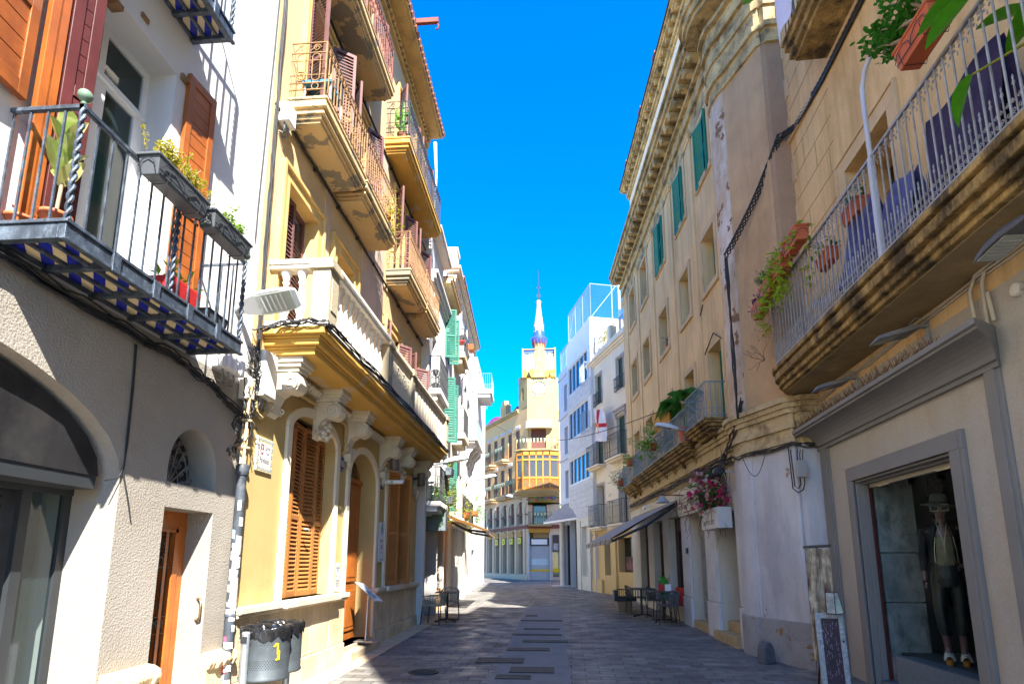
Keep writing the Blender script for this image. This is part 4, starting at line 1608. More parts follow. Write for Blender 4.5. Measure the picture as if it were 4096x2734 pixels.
def spot(label, y, z):
    t = thing('wall_spotlight', label, 'spotlight', (-3.4, y, z), 0, 'brown double spotlights under the consoles')
    mb = MB()
    mb.b(0, .06, -.12, -.02, -.12, .1)
    mb.build('mounting_box', M('brown_grey_lamp_%d' % len(MATS), (.17, .14, .12), .6, .1, 6), t, .008)
    mb = MB()
    mb.tube([(.06, -.07, .02), (.16, -.02, .02)], .018, 7)
    mb.tube([(.06, -.07, -.02), (.14, -.02, -.0)], .014, 7)
    mb.build('bracket', rubber, t)
    mb = MB()
    mb.T = Matrix.Translation((.24, .03, 0)) @ Matrix.Rotation(R(6), 4, 'X')
    mb.lathe([(.085, -.17), (.095, -.155), (.095, -.02), (.088, 0), (.095, .02), (.095, .13), (.08, .15), (.001, .15)], n=18)
    mb.lathe([(.08, -.165), (.001, -.165)], n=18)
    mb.build('lamp_can', M('brown_can_%d' % len(MATS), (.15, .115, .10), .5, .15, 5, metal=.2), t)


spot('brown double spotlight right of the arched door, near console', 11.1, 3.52)
spot('brown double spotlight at the far end of the ochre soffit', 13.45, 3.5)
t = thing('tube_lamp', 'white tube sign lamp sticking out right of the arched door', 'lamp', (-3.4, 11.05, 3.1))
mb = MB()
mb.lathe([(.03, .02), (.042, .03), (.042, .43), (.036, .45), (.001, .45)], n=14, axis='x')
mb.build('tube', white_paint, t)
mb = MB()
mb.b(0, .03, -.05, .05, -.05, .05)
mb.build('bracket', grey_plastic, t)
mb = MB()
mb.extr('y', [(.2, -.02), (.27, -.02), (.235, .03)], -.0435, -.042)
mb.build('emblem', M('sign_green', (.05, .45, .25), .5), t)
# items on the upper balconies
t = thing('cactus_pot', 'tall branching cactus in a brown pot on the top balcony of the yellow house', 'potted plant', (-3.1, 10.62, 10.26))
mb = MB()
mb.lathe([(.09, 0), (.12, .2), (.13, .22), (.001, .2)], n=12)
mb.build('pot', M('brown_clay_pot', (.25, .11, .07), .8), t)
mb = MB()
mb.tube([(0, 0, .2), (0, 0, .5), (.01, 0, .8), (0, 0, 1.02)], [.05, .055, .05, .02], 7)
for s_, z in ((-1, .4), (1, .5), (-1, .62), (1, .7)):
    mb.tube([(0, 0, z), (s_ * .1, .02, z + .02), (s_ * .15, .02, z + .1), (s_ * .15, .02, z + .25)], [.035, .04, .04, .02], 7)
mb.build('cactus', leaf_g, t)
t = thing('garden_chair', 'dark folding chair on the first iron balcony of the yellow house', 'chair', (-3.12, 6.95, 7.52))
mb = MB()
mb.b(-.2, .2, -.02, .02, .42, .8)
mb.build('backrest', M('black_fabric', (.03, .03, .035), .8), t)
mb = MB()
mb.b(-.2, .2, -.42, 0, .4, .44)
mb.build('seat', M('blue_dotted_cushion', (.05, .2, .3), .8, .4, 40), t)
for x, y in ((-.18, -.4), (.18, -.4), (-.18, 0), (.18, 0)):
    mb = MB()
    mb.tube([(x, y, 0), (x, y * .9, .42)], .015, 6)
    mb.build('leg', white_paint, t)
t = pot('small balcony plant with trailing leaves on the second iron balcony', (-2.98, 9.3, 7.52), .1, .2, terracotta, nm='balcony_plant', cat='potted plant')
mb = MB()
leaves(mb, [(0, 0, .3), (.05, .05, .45), (.1, 0, .2), (.0, -.1, .5), (.12, .05, .0), (.05, .2, .3)], .07, 220, .09)
mb.build('foliage', leaf_y, t)
box_unit('junction_box', 'white cable box by the near end of the upper iron balcony', (-3.32, 6.2, 7.12), (.07, .1, .13), white_paint)
cable_run('facade_cable', wob([(-2.62, 6.16, 4.29), (-2.6, 6.3, 4.30), (-2.59, 8, 4.3), (-2.59, 10, 4.29), (-2.59, 12, 4.27), (-2.6, 13.9, 4.24)], 8, .018, random.Random(8)) +
          wob([(-3.33, 5.98, 4.15), (-3.1, 6.1, 4.28), (-2.8, 6.13, 4.31), (-2.62, 6.16, 4.29)], 8, .02, random.Random(9)), .008, rubber,
          'black cables lying along the ledge of the stone balcony')

# litter bins
GB = 'grey street litter bins by the yellow plinth'
bin_m = M('blue_grey_bin_steel', (.075, .09, .10), .5, .2, 5, .08, 60, (.13, .15, .165), .5, 4, .5, metal=.3, spec=.5)
bag_m = M('black_bin_bag', (.012, .012, .013), .22, .2, 10, spec=.6)


def litter_bin(label, loc, rz, r=.235):
    t = thing('litter_bin', label, 'litter bin', loc, rz, GB)
    mb = MB()
    prof = [(r * .97, .40), (r * 1.02, .41), (r * 1.02, .425), (r * .985, .44), (r * .98, .84), (r, .855), (r, .87)]
    mb.lathe(prof, n=28)
    mb.lathe([(.001, .41), (r * .97, .40)], n=28)
    mb.build('drum', bin_m, t)
    mb = MB()
    for za, zb_ in ((.75, .83), (.52, .60)):
        for k in range(60):
            a = k * 2 * PI / 60
            for j in range(6):
                z = za + (zb_ - za) * j / 5
                aa = a + (j % 2) * PI / 60
                rr_ = r * .987
                c_, s_ = math.cos(aa), math.sin(aa)
                p = Vector((rr_ * c_, rr_ * s_, z))
                e = Vector((-s_, c_, 0)) * .0045
                u = Vector((0, 0, .0045))
                mb.add([p - e - u, p + e - u, p + e + u, p - e + u], [(0, 1, 2, 3)])
    mb.build('perforation', M('hole_dark_%d' % len(MATS), (.03, .035, .04), .9), t)
    mb = MB()
    rb = random.Random(int(loc[1] * 100))
    n = 96
    rows = []
    for z, rr_ in ((.865, r * .9), (.905, r * .95), (.915, r * 1.02), (.90, r * 1.06), (.86, r * 1.05), (.80, r * 1.04)):
        row = []
        for k in range(n):
            a = 2 * PI * k / n
            q = rr_ + .007 * math.sin(a * 13 + z * 40) + .004 * math.sin(a * 29 + z * 90) + rb.uniform(-.002, .002)
            zz = z + (.006 * math.sin(a * 9 + 1) if z > .81 else .02 * math.sin(a * 7) + .01 * math.sin(a * 17))
            row.append((q * math.cos(a), q * math.sin(a), zz))
        rows.append(row)
    vs = [p for row in rows for p in row]
    fs = [(i * n + k, i * n + (k + 1) % n, (i + 1) * n + (k + 1) % n, (i + 1) * n + k) for i in range(len(rows) - 1) for k in range(n)]
    mb.add(vs, fs, True)
    mb.lathe([(.001, .6), (r * .88, .62), (r * .9, .87)], n=20)
    mb.build('bin_bag', bag_m, t)
    mb = MB()
    a = R(-105)
    c_, s_ = math.cos(a) * r * 1.18, math.sin(a) * r * 1.18
    mb.tube([(c_, s_, 0), (c_, s_, .86)], .038, 12)
    mb.lathe([(.04, .86), (.035, .88), (.001, .885)], (c_, s_, 0), 12)
    mb.build('post', steel, t)
    mb = MB()
    for z in (.5, .76):
        mb.tube([(c_ * .8, s_ * .8, z), (c_, s_, z)], .02, 6)
    mb.b(c_ - .03, c_ + .03, s_ - .045, s_ - .035, .78, .84)
    mb.build('post_clamp', iron_bk, t)
    return t


b1 = litter_bin('grey perforated litter bin with black bag and yellow graffiti, nearest the downpipe', (-2.93, 5.88, 0), 0)
mb = MB()
for pts in ([(-35, .76), (-34, .66), (-31, .60), (-31, .69)], [(-44, .73), (-38, .76)], [(-38, .60), (-30, .625)]):
    mb.tube([(.236 * math.cos(R(a)), .236 * math.sin(R(a)), z) for a, z in pts], .009, 4)
mb.build('graffiti', yellow, b1)
litter_bin('grey perforated litter bin with black bag, half hidden behind the first bin', (-2.99, 6.30, 0), R(200))
# menu stand
t = thing('menu_stand', 'silver lectern stand with tilted white menu board on the door step', 'menu stand', (-3.28, 10.15, .205))
mb = MB()
mb.b(-.17, .17, -.14, .14, 0, .012)
mb.build('base_plate', alu, t, .004)
mb = MB()
mb.tube([(0, 0, .01), (.02, -.02, .78)], .022, 10)
mb.build('pole', alu, t)
mb = MB()
mb.T = Matrix.Translation((.03, -.03, .82)) @ Matrix.Rotation(R(38), 4, 'Y') @ Matrix.Rotation(R(-10), 4, 'Z')
mb.b(-.26, .26, -.17, .17, 0, .018)
bd = mb.build('board', alu, t, .004)
mb2 = MB()
mb2.T = mb.T
mb2.b(-.25, .25, -.16, .16, .018, .02)
mb2.m = 1
for k in range(6):
    mb2.b(-.02 + k * .035, .0 + k * .035, -.12, .12 - (k % 3) * .05, .02, .0208)
mb2.m = 2
mb2.b(.0, .2, -.14, -.02, .0208, .0214)
mb2.build('menu_sheet', [white_paint, M('print_grey', (.3, .33, .36), .6), M('print_teal', (.2, .42, .45), .6, .3, 30)], bd)
# ------------------------------------------------------------------ corner shop house (right, nearest)
A1 = R(3)
R1 = thing('boutique_house', 'sand coloured house with cream boutique front, grey cornice and long curved iron balcony', 'house', (3.9, 5, 0), -A1)
BR = lambda: MB(-1, 5)


def wr(o, u, z):
    """point on the boutique house: o metres out of its wall, u along it"""
    s, c = math.sin(A1), math.cos(A1)
    return (3.9 + (u - 5) * s - o * c, 5 + (u - 5) * c + o * s, z)


mb = BR()
wall(mb, -4.2, 9.0, -.4, 3.92, [(5.86, 7.97, -.4, 2.62, 0, .17)])
mb.q((0, 9.0, -.4), (-1.2, 9.0, -.4), (-1.2, 9.0, 4.2), (0, 9.0, 4.2))
mb.q((0, -4.2, -.4), (-8, -4.2, -.4), (-8, -4.2, 4.2), (0, -4.2, 4.2))
mb.b(-.18, -.02, -4.1, 8.9, 2.7, 3.9)
mb.b(-8, -2.4, -4.1, 8.9, -.4, 4.2)
mb.b(-2.4, -.06, -4.1, 5.78, -.4, 4.2)
mb.b(-2.4, -.06, 8.05, 8.9, -.4, 4.2)
mb.build('ground_floor_wall', shop_cream, R1)
mb = BR()
U1 = [(6.2, 7.30, 4.45, 6.75, .55), (2.6, 3.7, 4.45, 6.75, .55), (6.2, 7.30, 9.1, 10.6, .3), (2.6, 3.7, 9.1, 10.6, .3)]
wall(mb, -4.2, 9.2, 3.92, 10.9, [(a, b, c, d, 0, e) for a, b, c, d, e in U1])
mb.q((0, 9.2, 3.92), (-8, 9.2, 3.92), (-8, 9.2, 10.9), (0, 9.2, 10.9))
mb.q((0, -4.2, 4.0), (-8, -4.2, 4.0), (-8, -4.2, 10.9), (0, -4.2, 10.9))
mb.q((0, 9.2, 10.9), (-8, 9.2, 10.9), (-8, -4.2, 10.9), (0, -4.2, 10.9))
mb.b(-8, -.7, -4.1, 9.1, 4.2, 10.8)
mb.b(-8, -.0, -4.2, -.3, 10.9, 19.5)  # unseen tall mass, added so its shadow covers street and plinth
mb.b(-8, -.1, -.3, 5.2, 10.9, 15.4)  # unseen lower step, height chosen to let sun reach the left strip
mb.build('upper_wall', M('sand_ashlar_wall', (.74, .51, .25), .92, .1, .8, .25, 50, (.46, .28, .10), .7, .9, .4, streak=.6, streakcol=(.38, .24, .09), fine=.12), R1)
mb = BR()
for a, b, c, d, e in U1:
    frame(mb, a, b, c, d, .2, 0, .03)
    frame(mb, a - .2, b + .2, c, d + .2, .03, 0, .05)
for k in range(12):
    z = 4.6 + k * .8
    mb.b(0, .022, 8.98 - (.0 if k % 2 else .08), 9.21, z, z + .4)
mb.b(0, .05, 8.0, 9.24, 8.55, 8.66)
mb.b(0, .03, -4.2, 8.98, 8.6, 8.7)
mb.build('window_surround', beige_trim, R1, .006)
mb = BR()
for k in range(1, 16):      # shallow ashlar joints as fine raised beads
    mb.b(0, .006, 7.55, 8.95, 4.5 + k * .42, 4.506 + k * .42)
    if k < 9:
        y = 7.7 + (k % 3) * .42
        mb.b(0, .006, y, y + .006, 4.5 + k * .42, 4.92 + k * .42)
mb.build('ashlar_bead', M('joint_brown', (.40, .27, .13), .95), R1)  # one even brown, darker than the wall
for a, b, c, d, e in U1[:2]:
    mb = BR()
    leaf_shutter(mb, (-e + .06, a + .02, c), R(88), .54, d - c - .35, st=.06, n=34)
    leaf_shutter(mb, (-e + .06, a + .56, c), R(90), .54, d - c - .35, st=.06, n=34)
    mb.build('shutter', M('red_brown_shutter_%d' % int(a * 10), (.24, .075, .03), .6, .12, 5), R1)
mb = BR()
for a, b, c, d, e in U1:
    mb.b(-e - .03, -e, a, b, c, d)
mb.build('window', glass_dk, R1)
# grey cornice with cove
mb = BR()
cv = [(0, 3.22), (.05, 3.22), (.05, 3.27), (.08, 3.275)]
cv += [(.08 + .24 * (1 - math.cos(PI / 2 * i / 6)), 3.275 + .20 * math.sin(PI / 2 * i / 6)) for i in range(1, 7)]
cv += [(.34, 3.475), (.34, 3.50), (.37, 3.51), (.37, 3.56), (.0, 3.60)]
y0, y1 = 5.08, 8.99
n = len(cv)
vs = [(o, y0 - o * .85, z) for o, z in cv] + [(o, y1 + o * .6, z) for o, z in cv]
mb.add(vs, [(i, (i + 1) % n, n + (i + 1) % n, n + i) for i in range(n)])
mb.add(vs[:n], [tuple(range(n))])
mb.add(vs[n:], [tuple(range(n))])
mb.build('shop_cornice', shop_grey, R1)
mb = BR()
for a, b in ((5.08, 5.28), (8.70, 8.97)):
    for i, (p, w) in enumerate(((.03, 0), (.05, .04), (.035, .075))):
        mb.b(0, p, a + w, b - w, -.3, 3.22)
for i, (w, p) in enumerate(((0, .045), (.05, .06), (.11, .04))):
    frame(mb, 5.86 - .0, 7.97 + .0, -.4, 2.62, .19 - w, 0, p)
frame(mb, 5.87, 7.94, -.4, 2.59, .03, -.06, .02)
frame(mb, 5.885, 7.91, -.4, 2.56, .03, -.12, -.05)
mb.build('shop_frame', shop_grey, R1, .006)
mb = BR()
mb.b(-.17, -.13, 5.86, 5.89, 0, 2.62)
mb.b(-.17, -.13, 7.93, 7.97, 0, 2.62)
mb.build('window_edge', M('dark_red_window_edge', (.12, .03, .025), .5), R1)
mb = BR()
mb.b(-.2, -.14, 5.88, 7.93, 2.52, 2.6)
mb.b(-.13, -.11, 6.15, 6.4, 2.5, 2.52)
mb.b(-.13, -.11, 7.4, 7.65, 2.5, 2.52)
mb.build('roller_blind_box', M('cream_blind_box', (.62, .56, .42), .6), R1)
# display: floor, marbled side panels, dark back wall
mb = BR()
mb.b(-2.3, -.30, 5.96, 7.97, .30, .43)
mb.b(-2.3, -.17, 5.96, 7.6, -.3, .30)
mb.build('display_floor', M('dark_display_floor', (.07, .065, .06), .5, .2, 5), R1)
mb = BR()
mb.b(-.30, -.08, 5.96, 7.62, .1, .43)
mb.b(-.45, -.02, 5.96, 7.9, -.1, .1)
mb.build('display_step', M('blue_grey_tread_plate', (.16, .21, .26), .45, .15, 30, .3, 120, metal=.4), R1)
mb = BR()
for a, b in ((.08, 1.035), (1.05, 1.66), (1.675, 2.55)):
    mb.b(-.66, -.19, 7.93, 7.965, a, b)
mb.build('marbled_panel', M('grey_marbled_panel', (.34, .34, .34), .5, .35, 2.2, .05, 40, (.07, .07, .06), .85, 4.5, .5, cut=.47), R1)
mb = BR()
mb.b(-2.3, -2.25, 5.9, 8.05, -.3, 2.8)
mb.b(-2.3, -.3, 5.79, 5.85, -.3, 2.8)
mb.b(-2.3, -.68, 7.97, 8.04, -.3, 2.8)
mb.b(-2.3, -.2, 5.79, 8.04, 2.66, 2.8)
mb.m = 1
mb.b(-2.24, -1.55, 7.9, 7.965, 1.6, 2.66)
mb.b(-2.25, -2.2, 5.96, 7.9, 1.7, 2.66)
mb.build('display_back_wall', [M('dark_display_wall', (.035, .034, .036), .7, .1, 2), M('mustard_display_wall', (.70, .50, .10), .8, .05, 2)], R1)
mb = BR()
mb.q((-.15, 5.86, .43), (-.15, 7.93, .43), (-.15, 7.93, 2.52), (-.15, 5.86, 2.52))
mb.build('shop_glass', glassmat('clear_shop_glass', (.02, .02, .02), .02, .025), R1)

# long balcony with rounded far end
def curved(o, y0, y1, e=0, rad=.52, n=8):
    o = o + e
    r = rad + e
    y1 = y1 + e
    return [(0, y0), (o, y0)] + [(o - r + r * math.cos(PI / 2 * i / n), y1 - r + r * math.sin(PI / 2 * i / n)) for i in range(n + 1)] + [(0, y1)]


mb = BR()
for z0, z1, e in ((4.14, 4.20, -.10), (4.20, 4.26, -.05), (4.26, 4.30, -.07), (4.30, 4.40, 0), (4.40, 4.43, -.02), (4.43, 4.50, .03), (4.50, 4.535, .0)):
    mb.extr('z', curved(.66, -4.0, 9.22, e), z0, z1)
bl = mb.build('balcony', mossy, R1, .012)
mb = BR()
mb.extr('z', [(0, -3.9), (.5, -3.9), (.5, 8.7), (.3, 9.05), (0, 9.08)], 4.125, 4.139)
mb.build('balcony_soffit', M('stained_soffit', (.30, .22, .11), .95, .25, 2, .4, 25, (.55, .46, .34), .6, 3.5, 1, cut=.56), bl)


def railing_fancy(parent, path, z0, z1, sp, mat):
    mb = BR()
    pos = railing(mb, path, z0, z1, sp, .0095, .02, z0 + .02, n=6)
    H = z1 - z0
    for p, q in zip(pos, pos[1:]):
        if p.y > 9.2 or p.y < 1.5:
            continue
        m = (p + q) / 2
        d = (q - p).normalized()
        w = (q - p).length
        for s_ in (-1, 1):
            for zc, r_, dd, a0 in ((z0 + .075, .024, 1, -PI / 2), (z0 + .15, .02, -1, PI / 2), (z1 - .05, .024, -1, PI / 2), (z1 - .10, .016, 1, 0)):
                c = m + d * s_ * w * .25 + Vector((0, 0, zc))
                pts = []
                for i in range(9):
                    f = i / 8
                    a = a0 + dd * s_ * f * 1.35 * 2 * PI
                    rr = r_ * (1 - .75 * f)
                    pts.append(c + d * rr * math.cos(a) + Vector((0, 0, rr * math.sin(a))))
                mb.tube(pts, .0042, 3, smooth=False)
        mb.tube([m + Vector((0, 0, z0 + .02)), m + Vector((0, 0, z0 + .25))], .006, 4)
        mb.lathe([(.004, z0 + .24), (.013, z0 + .265), (.005, z0 + .29), (.009, z0 + .31), (.001, z0 + .335)], (m.x, m.y, 0), 6)
        mb.lathe([(.001, z1 - .17), (.007, z1 - .15), (.003, z1 - .12)], (m.x, m.y, 0), 5)
    return mb.build('railing', mat, parent)


railing_fancy(bl, curved(.63, -3.9, 9.18)[1:-1] + [(.05, 9.18)], 4.535, 5.64, .115, iron_gy)
mb = BR()
mb.b(.61, .655, 5.46, 5.52, 4.535, 5.64)
mb.tube([(.63, 5.49, 5.6), (.63, 5.5, 6.2), (.63, 5.49, 6.45), (.62, 5.42, 6.6), (.61, 5.25, 6.68), (.6, 5.0, 6.66), (.6, 4.8, 6.55)], .024, 10)
mb.build('awning_pole', M('pale_grey_pole', (.48, .51, .56), .4, .05, 4), bl)
mb = BR()
for z0, z1, e in ((8.66, 8.74, -.1), (8.74, 8.82, -.04), (8.82, 8.9, -.06), (8.9, 9.02, 0), (9.02, 9.06, .03)):
    mb.b(0, .56 + e, -3, 7.52 + e, z0, z1)
ub = mb.build('balcony', mossy, R1, .012)
mb = BR()
railing(mb, [(.53, -3), (.53, 7.46), (.03, 7.46)], 9.06, 10.1, .115, .009, .018, 9.1)
mb.build('railing', iron_gy, ub)
# thick cable up the wall
rd = random.Random(21)
cab = []
for k in range(6):
    ph = k * PI / 3
    base = [wr(.03, 5.0, 8.45), wr(.03, 6.2, 8.5), wr(.03, 7.6, 8.52), wr(.04, 8.7, 8.62), (3.96, 9.0, 8.70)]
    pts = []
    for a, b in zip(base, base[1:]):
        for i in range(14):
            q = Vector(a).lerp(Vector(b), i / 14)
            t_ = q.y * 11 + ph
            pts.append(q + Vector((-.0, .04 * math.cos(t_), .045 * math.sin(t_))))
    cab.append(pts)
cable_run('twisted_cable', cab, .016, rubber, 'thick twisted black cable climbing the sand wall under the upper balcony')
cab = []
P9 = Vector((3.95, 8.97, 8.70))
PR = Vector((3.22, 9.93, 7.05))
for k in range(5):
    pts = []
    for i in range(40):
        f = i / 39
        q = P9.lerp(PR, f) + Vector((-.02, -.07 * math.sin(PI * f), -.12 * math.sin(PI * f)))
        t_ = f * 28 + k * 1.3
        pts.append(q + Vector((.045 * math.cos(t_), .0, .045 * math.sin(t_))))
    cab.append(pts)
for j in range(5):
    cab.append([Vector((3.22 + .012 * math.sin(i * .7 + j), 9.96 + .016 * j, 7.05 - i * .19)) + Vector((rd.gauss(0, .006), rd.gauss(0, .006), 0)) for i in range(17)])
cable_run('twisted_cable', cab, .0125, rubber, 'black cable hanging from the sand house to the corner and down the flaking column')
# fittings
def flood(label, u, z, length=.42):
    t = thing('floodlight', label, 'floodlight', wr(0, u, z), -A1, 'grey floodlights above the boutique cornice')
    mb = MB(-1)
    mb.T = Matrix.Rotation(R(12), 4, 'Y')
    mb.add([(.16, -.15, -.03), (.16 + length, -.12, -.035), (.16 + length, .12, -.035), (.16, .15, -.03), (.2, -.1, .035), (.1 + length, -.05, .02), (.1 + length, .05, .02), (.2, .1, .035)],
           [(0, 3, 2, 1), (4, 5, 6, 7), (0, 1, 5, 4), (1, 2, 6, 5), (2, 3, 7, 6), (3, 0, 4, 7)])
    mb.build('lamp_body', M('worn_lamp_grey_%d' % len(MATS), (.20, .195, .185), .55, .2, 8), t, .006)
    mb2 = MB(-1)
    mb2.T = mb.T
    mb2.add([(.36, -.11, -.036), (.15 + length, -.105, -.0385), (.15 + length, .105, -.0385), (.36, .11, -.036)], [(0, 1, 2, 3)])
    mb2.build('lamp_glass', glass_lamp, t)
    mb = MB(-1)
    mb.b(0, .02, -.025, .025, -.22, .05)
    mb.b(.0, .2, -.03, -.015, -.01, .02)
    mb.b(.0, .2, .015, .03, -.01, .02)
    mb.tube([(.01, 0, .05), (.05, 0, .1), (.12, 0, .1), (.18, 0, .04)], .008, 5)
    mb.build('bracket', steel, t)


flood('grey floodlight over the middle of the boutique cornice', 6.0, 3.98)
flood('grey floodlight near the far end of the boutique cornice', 7.62, 3.94)
road_lamp('grey street lamp cut by the right edge, under the long balcony', wr(.44, 3.92, 3.93), PI / 2 - A1, R(-6), .85, .3, body=(.09, .09, .095))
mb = BR()
rs = random.Random(4)
y = 5.5
while y < 9.1:
    for s_ in (-1, 1):
        b = (.30 + rs.uniform(-.03, .03), y, 3.58)
        mb.tube([b, (b[0] + s_ * .05, y + rs.uniform(-.05, .05), 3.58 + rs.uniform(.08, .13))], .003, 3, smooth=False)
        mb.tube([(b[0] - .1, y, 3.58), (b[0] - .1 - s_ * .05, y + rs.uniform(-.06, .06), 3.58 + rs.uniform(.08, .12))], .003, 3, smooth=False)
    y += .03
mb.b(.18, .32, 5.5, 9.1, 3.575, 3.582)
o = mb.build('bird_spikes', M('rusty_wire', (.16, .09, .05), .7, .2, 20))
o.location = (3.9, 5, 0)
o.rotation_euler = (0, 0, -A1)
tag(o, 'row of rusty bird spikes along the top of the grey cornice', 'bird spikes')
rd = random.Random(31)
cable_run('wall_cable', wob([wr(.03, 3, 4.12), wr(.03, 5.1, 4.10), wr(.03, 6.5, 4.06), wr(.03, 8, 4.04), wr(.03, 8.95, 3.98), wr(.03, 8.97, 3.6)], 3, .014, rd), .011, M('cream_cable', (.52, .47, .38), .7, .1, 5),
          'cream cables along the wall just below the long balcony')
cable_run('wall_conduit', [[wr(.04, 5.2, 3.62), wr(.05, 5.24, 3.75), wr(.05, 5.25, 4.0), wr(.05, 5.15, 4.12), wr(.05, 4.9, 4.14)], [wr(.04, 5.1, 3.62), wr(.04, 5.1, 4.0), wr(.04, 5.05, 4.1)], [wr(.04, 5.02, 3.62), wr(.04, 5.05, 3.9)]], .02, M('cream_conduit', (.50, .45, .36), .7, .1, 5),
          'bent cream conduits rising from the near end of the boutique cornice', 'conduit')
t = thing('wall_socket', 'round cream junction cap right of the grey cornice', 'junction box', wr(0, 4.75, 3.78), -A1)
mb = MB(-1)
mb.lathe([(.06, 0), (.06, .04), (.045, .05), (.001, .05)], n=16, axis='x')
mb.build('cap', beige_plastic, t)
mb = MB(-1)
mb.tube([(.02, -.05, -.02), (.02, -.15, .02), (.02, -.22, .06)], .022, 7)
mb.build('conduit', M('grey_conduit', (.42, .40, .36), .6), t)

# plants and laundry on the long balcony
GT = 'terracotta flower boxes hung on the long balcony railing'


def hang(label, u, z, w, h=.2, d=.19, o=.78):
    return planter(label, wr(o, u, z), PI - A1, w, h, d, terracotta, True, GT)


t = hang('large terracotta box with a jade plant, hung at the top right of the long railing', 4.24, 5.70, .50, .21, .22, .77)
ms, ml = MB(), MB()
rj = random.Random(12)
tips = []
for k in range(9):
    b = Vector((rj.uniform(-.05, .05), rj.uniform(-.17, .17), .2))
    a = rj.uniform(0, 2 * PI)
    d = Vector((.25 * math.cos(a), -.55 + .45 * math.sin(a), .7)).normalized()
    p = [b]
    for i in range(4):
        d = (d + Vector((rj.gauss(0, .22), rj.gauss(-.1, .22), rj.gauss(.0, .15)))).normalized()
        p.append(p[-1] + d * rj.uniform(.09, .14))
    ms.tube(p, [.022, .019, .015, .011, .007], 6)
    tips += p[2:]
    for q in p[2:]:
        for _ in range(2):
            e = q + Vector((rj.gauss(0, .08), rj.gauss(0, .1), rj.gauss(.05, .06)))
            ms.tube([q, e], [.008, .005], 5)
            tips.append(e)
for k in range(900):
    p = rj.choice(tips) + Vector((rj.gauss(0, .035), rj.gauss(0, .04), rj.gauss(.01, .035)))
    a = rj.random() * 2 * PI
    d = Vector((math.cos(a), math.sin(a), rj.uniform(-.2, 1))).normalized()
    big_leaf(ml, p, d, rj.uniform(.045, .07), rj.uniform(.034, .046), bend=.1, n=3, fold=.1)
ms.build('branches', bark, t)
ml.build('foliage', leafmat('jade_leaf', (.03, .17, .012), (.07, .26, .02), .3), t)
t = hang('terracotta box with trailing pale green vine, halfway along the long railing', 7.20, 5.62, .52)
mb = MB()
sp = []
rv = random.Random(5)
for k in range(14):
    y0 = rv.uniform(-.25, .9)
    x0 = rv.uniform(-.12, .12)
    p = Vector((x0, -y0, .2))
    st = [p]
    for i in range(rv.randint(4, 9)):
        p = p + Vector((rv.gauss(.01, .03), rv.gauss(-.04, .05), -.09 + rv.gauss(0, .03)))
        st.append(p)
    mb.tube(st, .004, 4)
    sp.append(st)
mb.build('stem', leaf_y, t)
mb = MB()
for st in sp:
    for q in st:
        for _ in range(3):
            a = rv.random() * 2 * PI
            big_leaf(mb, q + Vector((rv.gauss(0, .02), rv.gauss(0, .02), rv.gauss(0, .02))), (math.cos(a), math.sin(a), rv.uniform(-.8, .3)), rv.uniform(.05, .1), rv.uniform(.045, .08), bend=.2, n=4)
mb.build('foliage', leafmat('pothos_leaf', (.22, .40, .02), (.46, .56, .05)), t)
t = hang('terracotta box behind the trailing vine, next toward the far end', 7.78, 5.56, .50)
sprigs(t, 12, .22, .5, .19, .2, leaf_g, RND, .0, .05, 18)
t = hang('terracotta box with dark green tufts, third from the rounded balcony end', 8.32, 5.50, .46)
sprigs(t, 16, .25, .46, .19, .2, leaf_d, RND, .0, .045, 22)
t = hang('small terracotta box with purple leaves at the rounded far end of the long balcony', 8.80, 5.38, .40)
mb = MB()
leaves(mb, [(0, y * .06 - .18, .25) for y in range(7)], .10, 120, .05, droop=-.3, aspect=.28)
mb.build('purple_foliage', leaf_p, t)
mb = MB()
leaves(mb, [(.06 * k % .1, .18 + .02 * k, .15 - k * .07) for k in range(9)], .06, 200, .06)
mb.build('foliage', leaf_y, t)
for k, (u, z) in enumerate(((7.1, 5.3), (6.3, 5.45))):
    t = planter(('terracotta box standing inside the railing by the pale blue cloth', 'terracotta box inside the railing, behind trailing vine leaves')[1 - k], wr(.44, u, z), PI - A1, .4, .17, .16, terracotta, False, 'terracotta boxes inside the railing')
    sprigs(t, 10, .2, .4, .16, .17, leaf_d, RND, 0, .05, 14)
# dry twigs at far end
mb = MB()
rv = random.Random(15)
for k in range(9):
    p = Vector((0, 0, 0))
    st = [p]
    d = Vector((-.5 + rv.gauss(0, .2), .4 + rv.gauss(0, .3), rv.gauss(.2, .5)))
    for i in range(5):
        d = d + Vector((rv.gauss(0, .2), rv.gauss(0, .2), rv.gauss(0, .2)))
        p = p + d.normalized() * .07
        st.append(p)
    mb.tube(st, .004, 4)
o = mb.build('dry_twigs', M('dry_twig', (.14, .09, .06), .9))
o.location = wr(.68, 9.1, 4.75)
tag(o, 'bare dry twigs poking out of the rounded end of the long balcony', 'twigs')


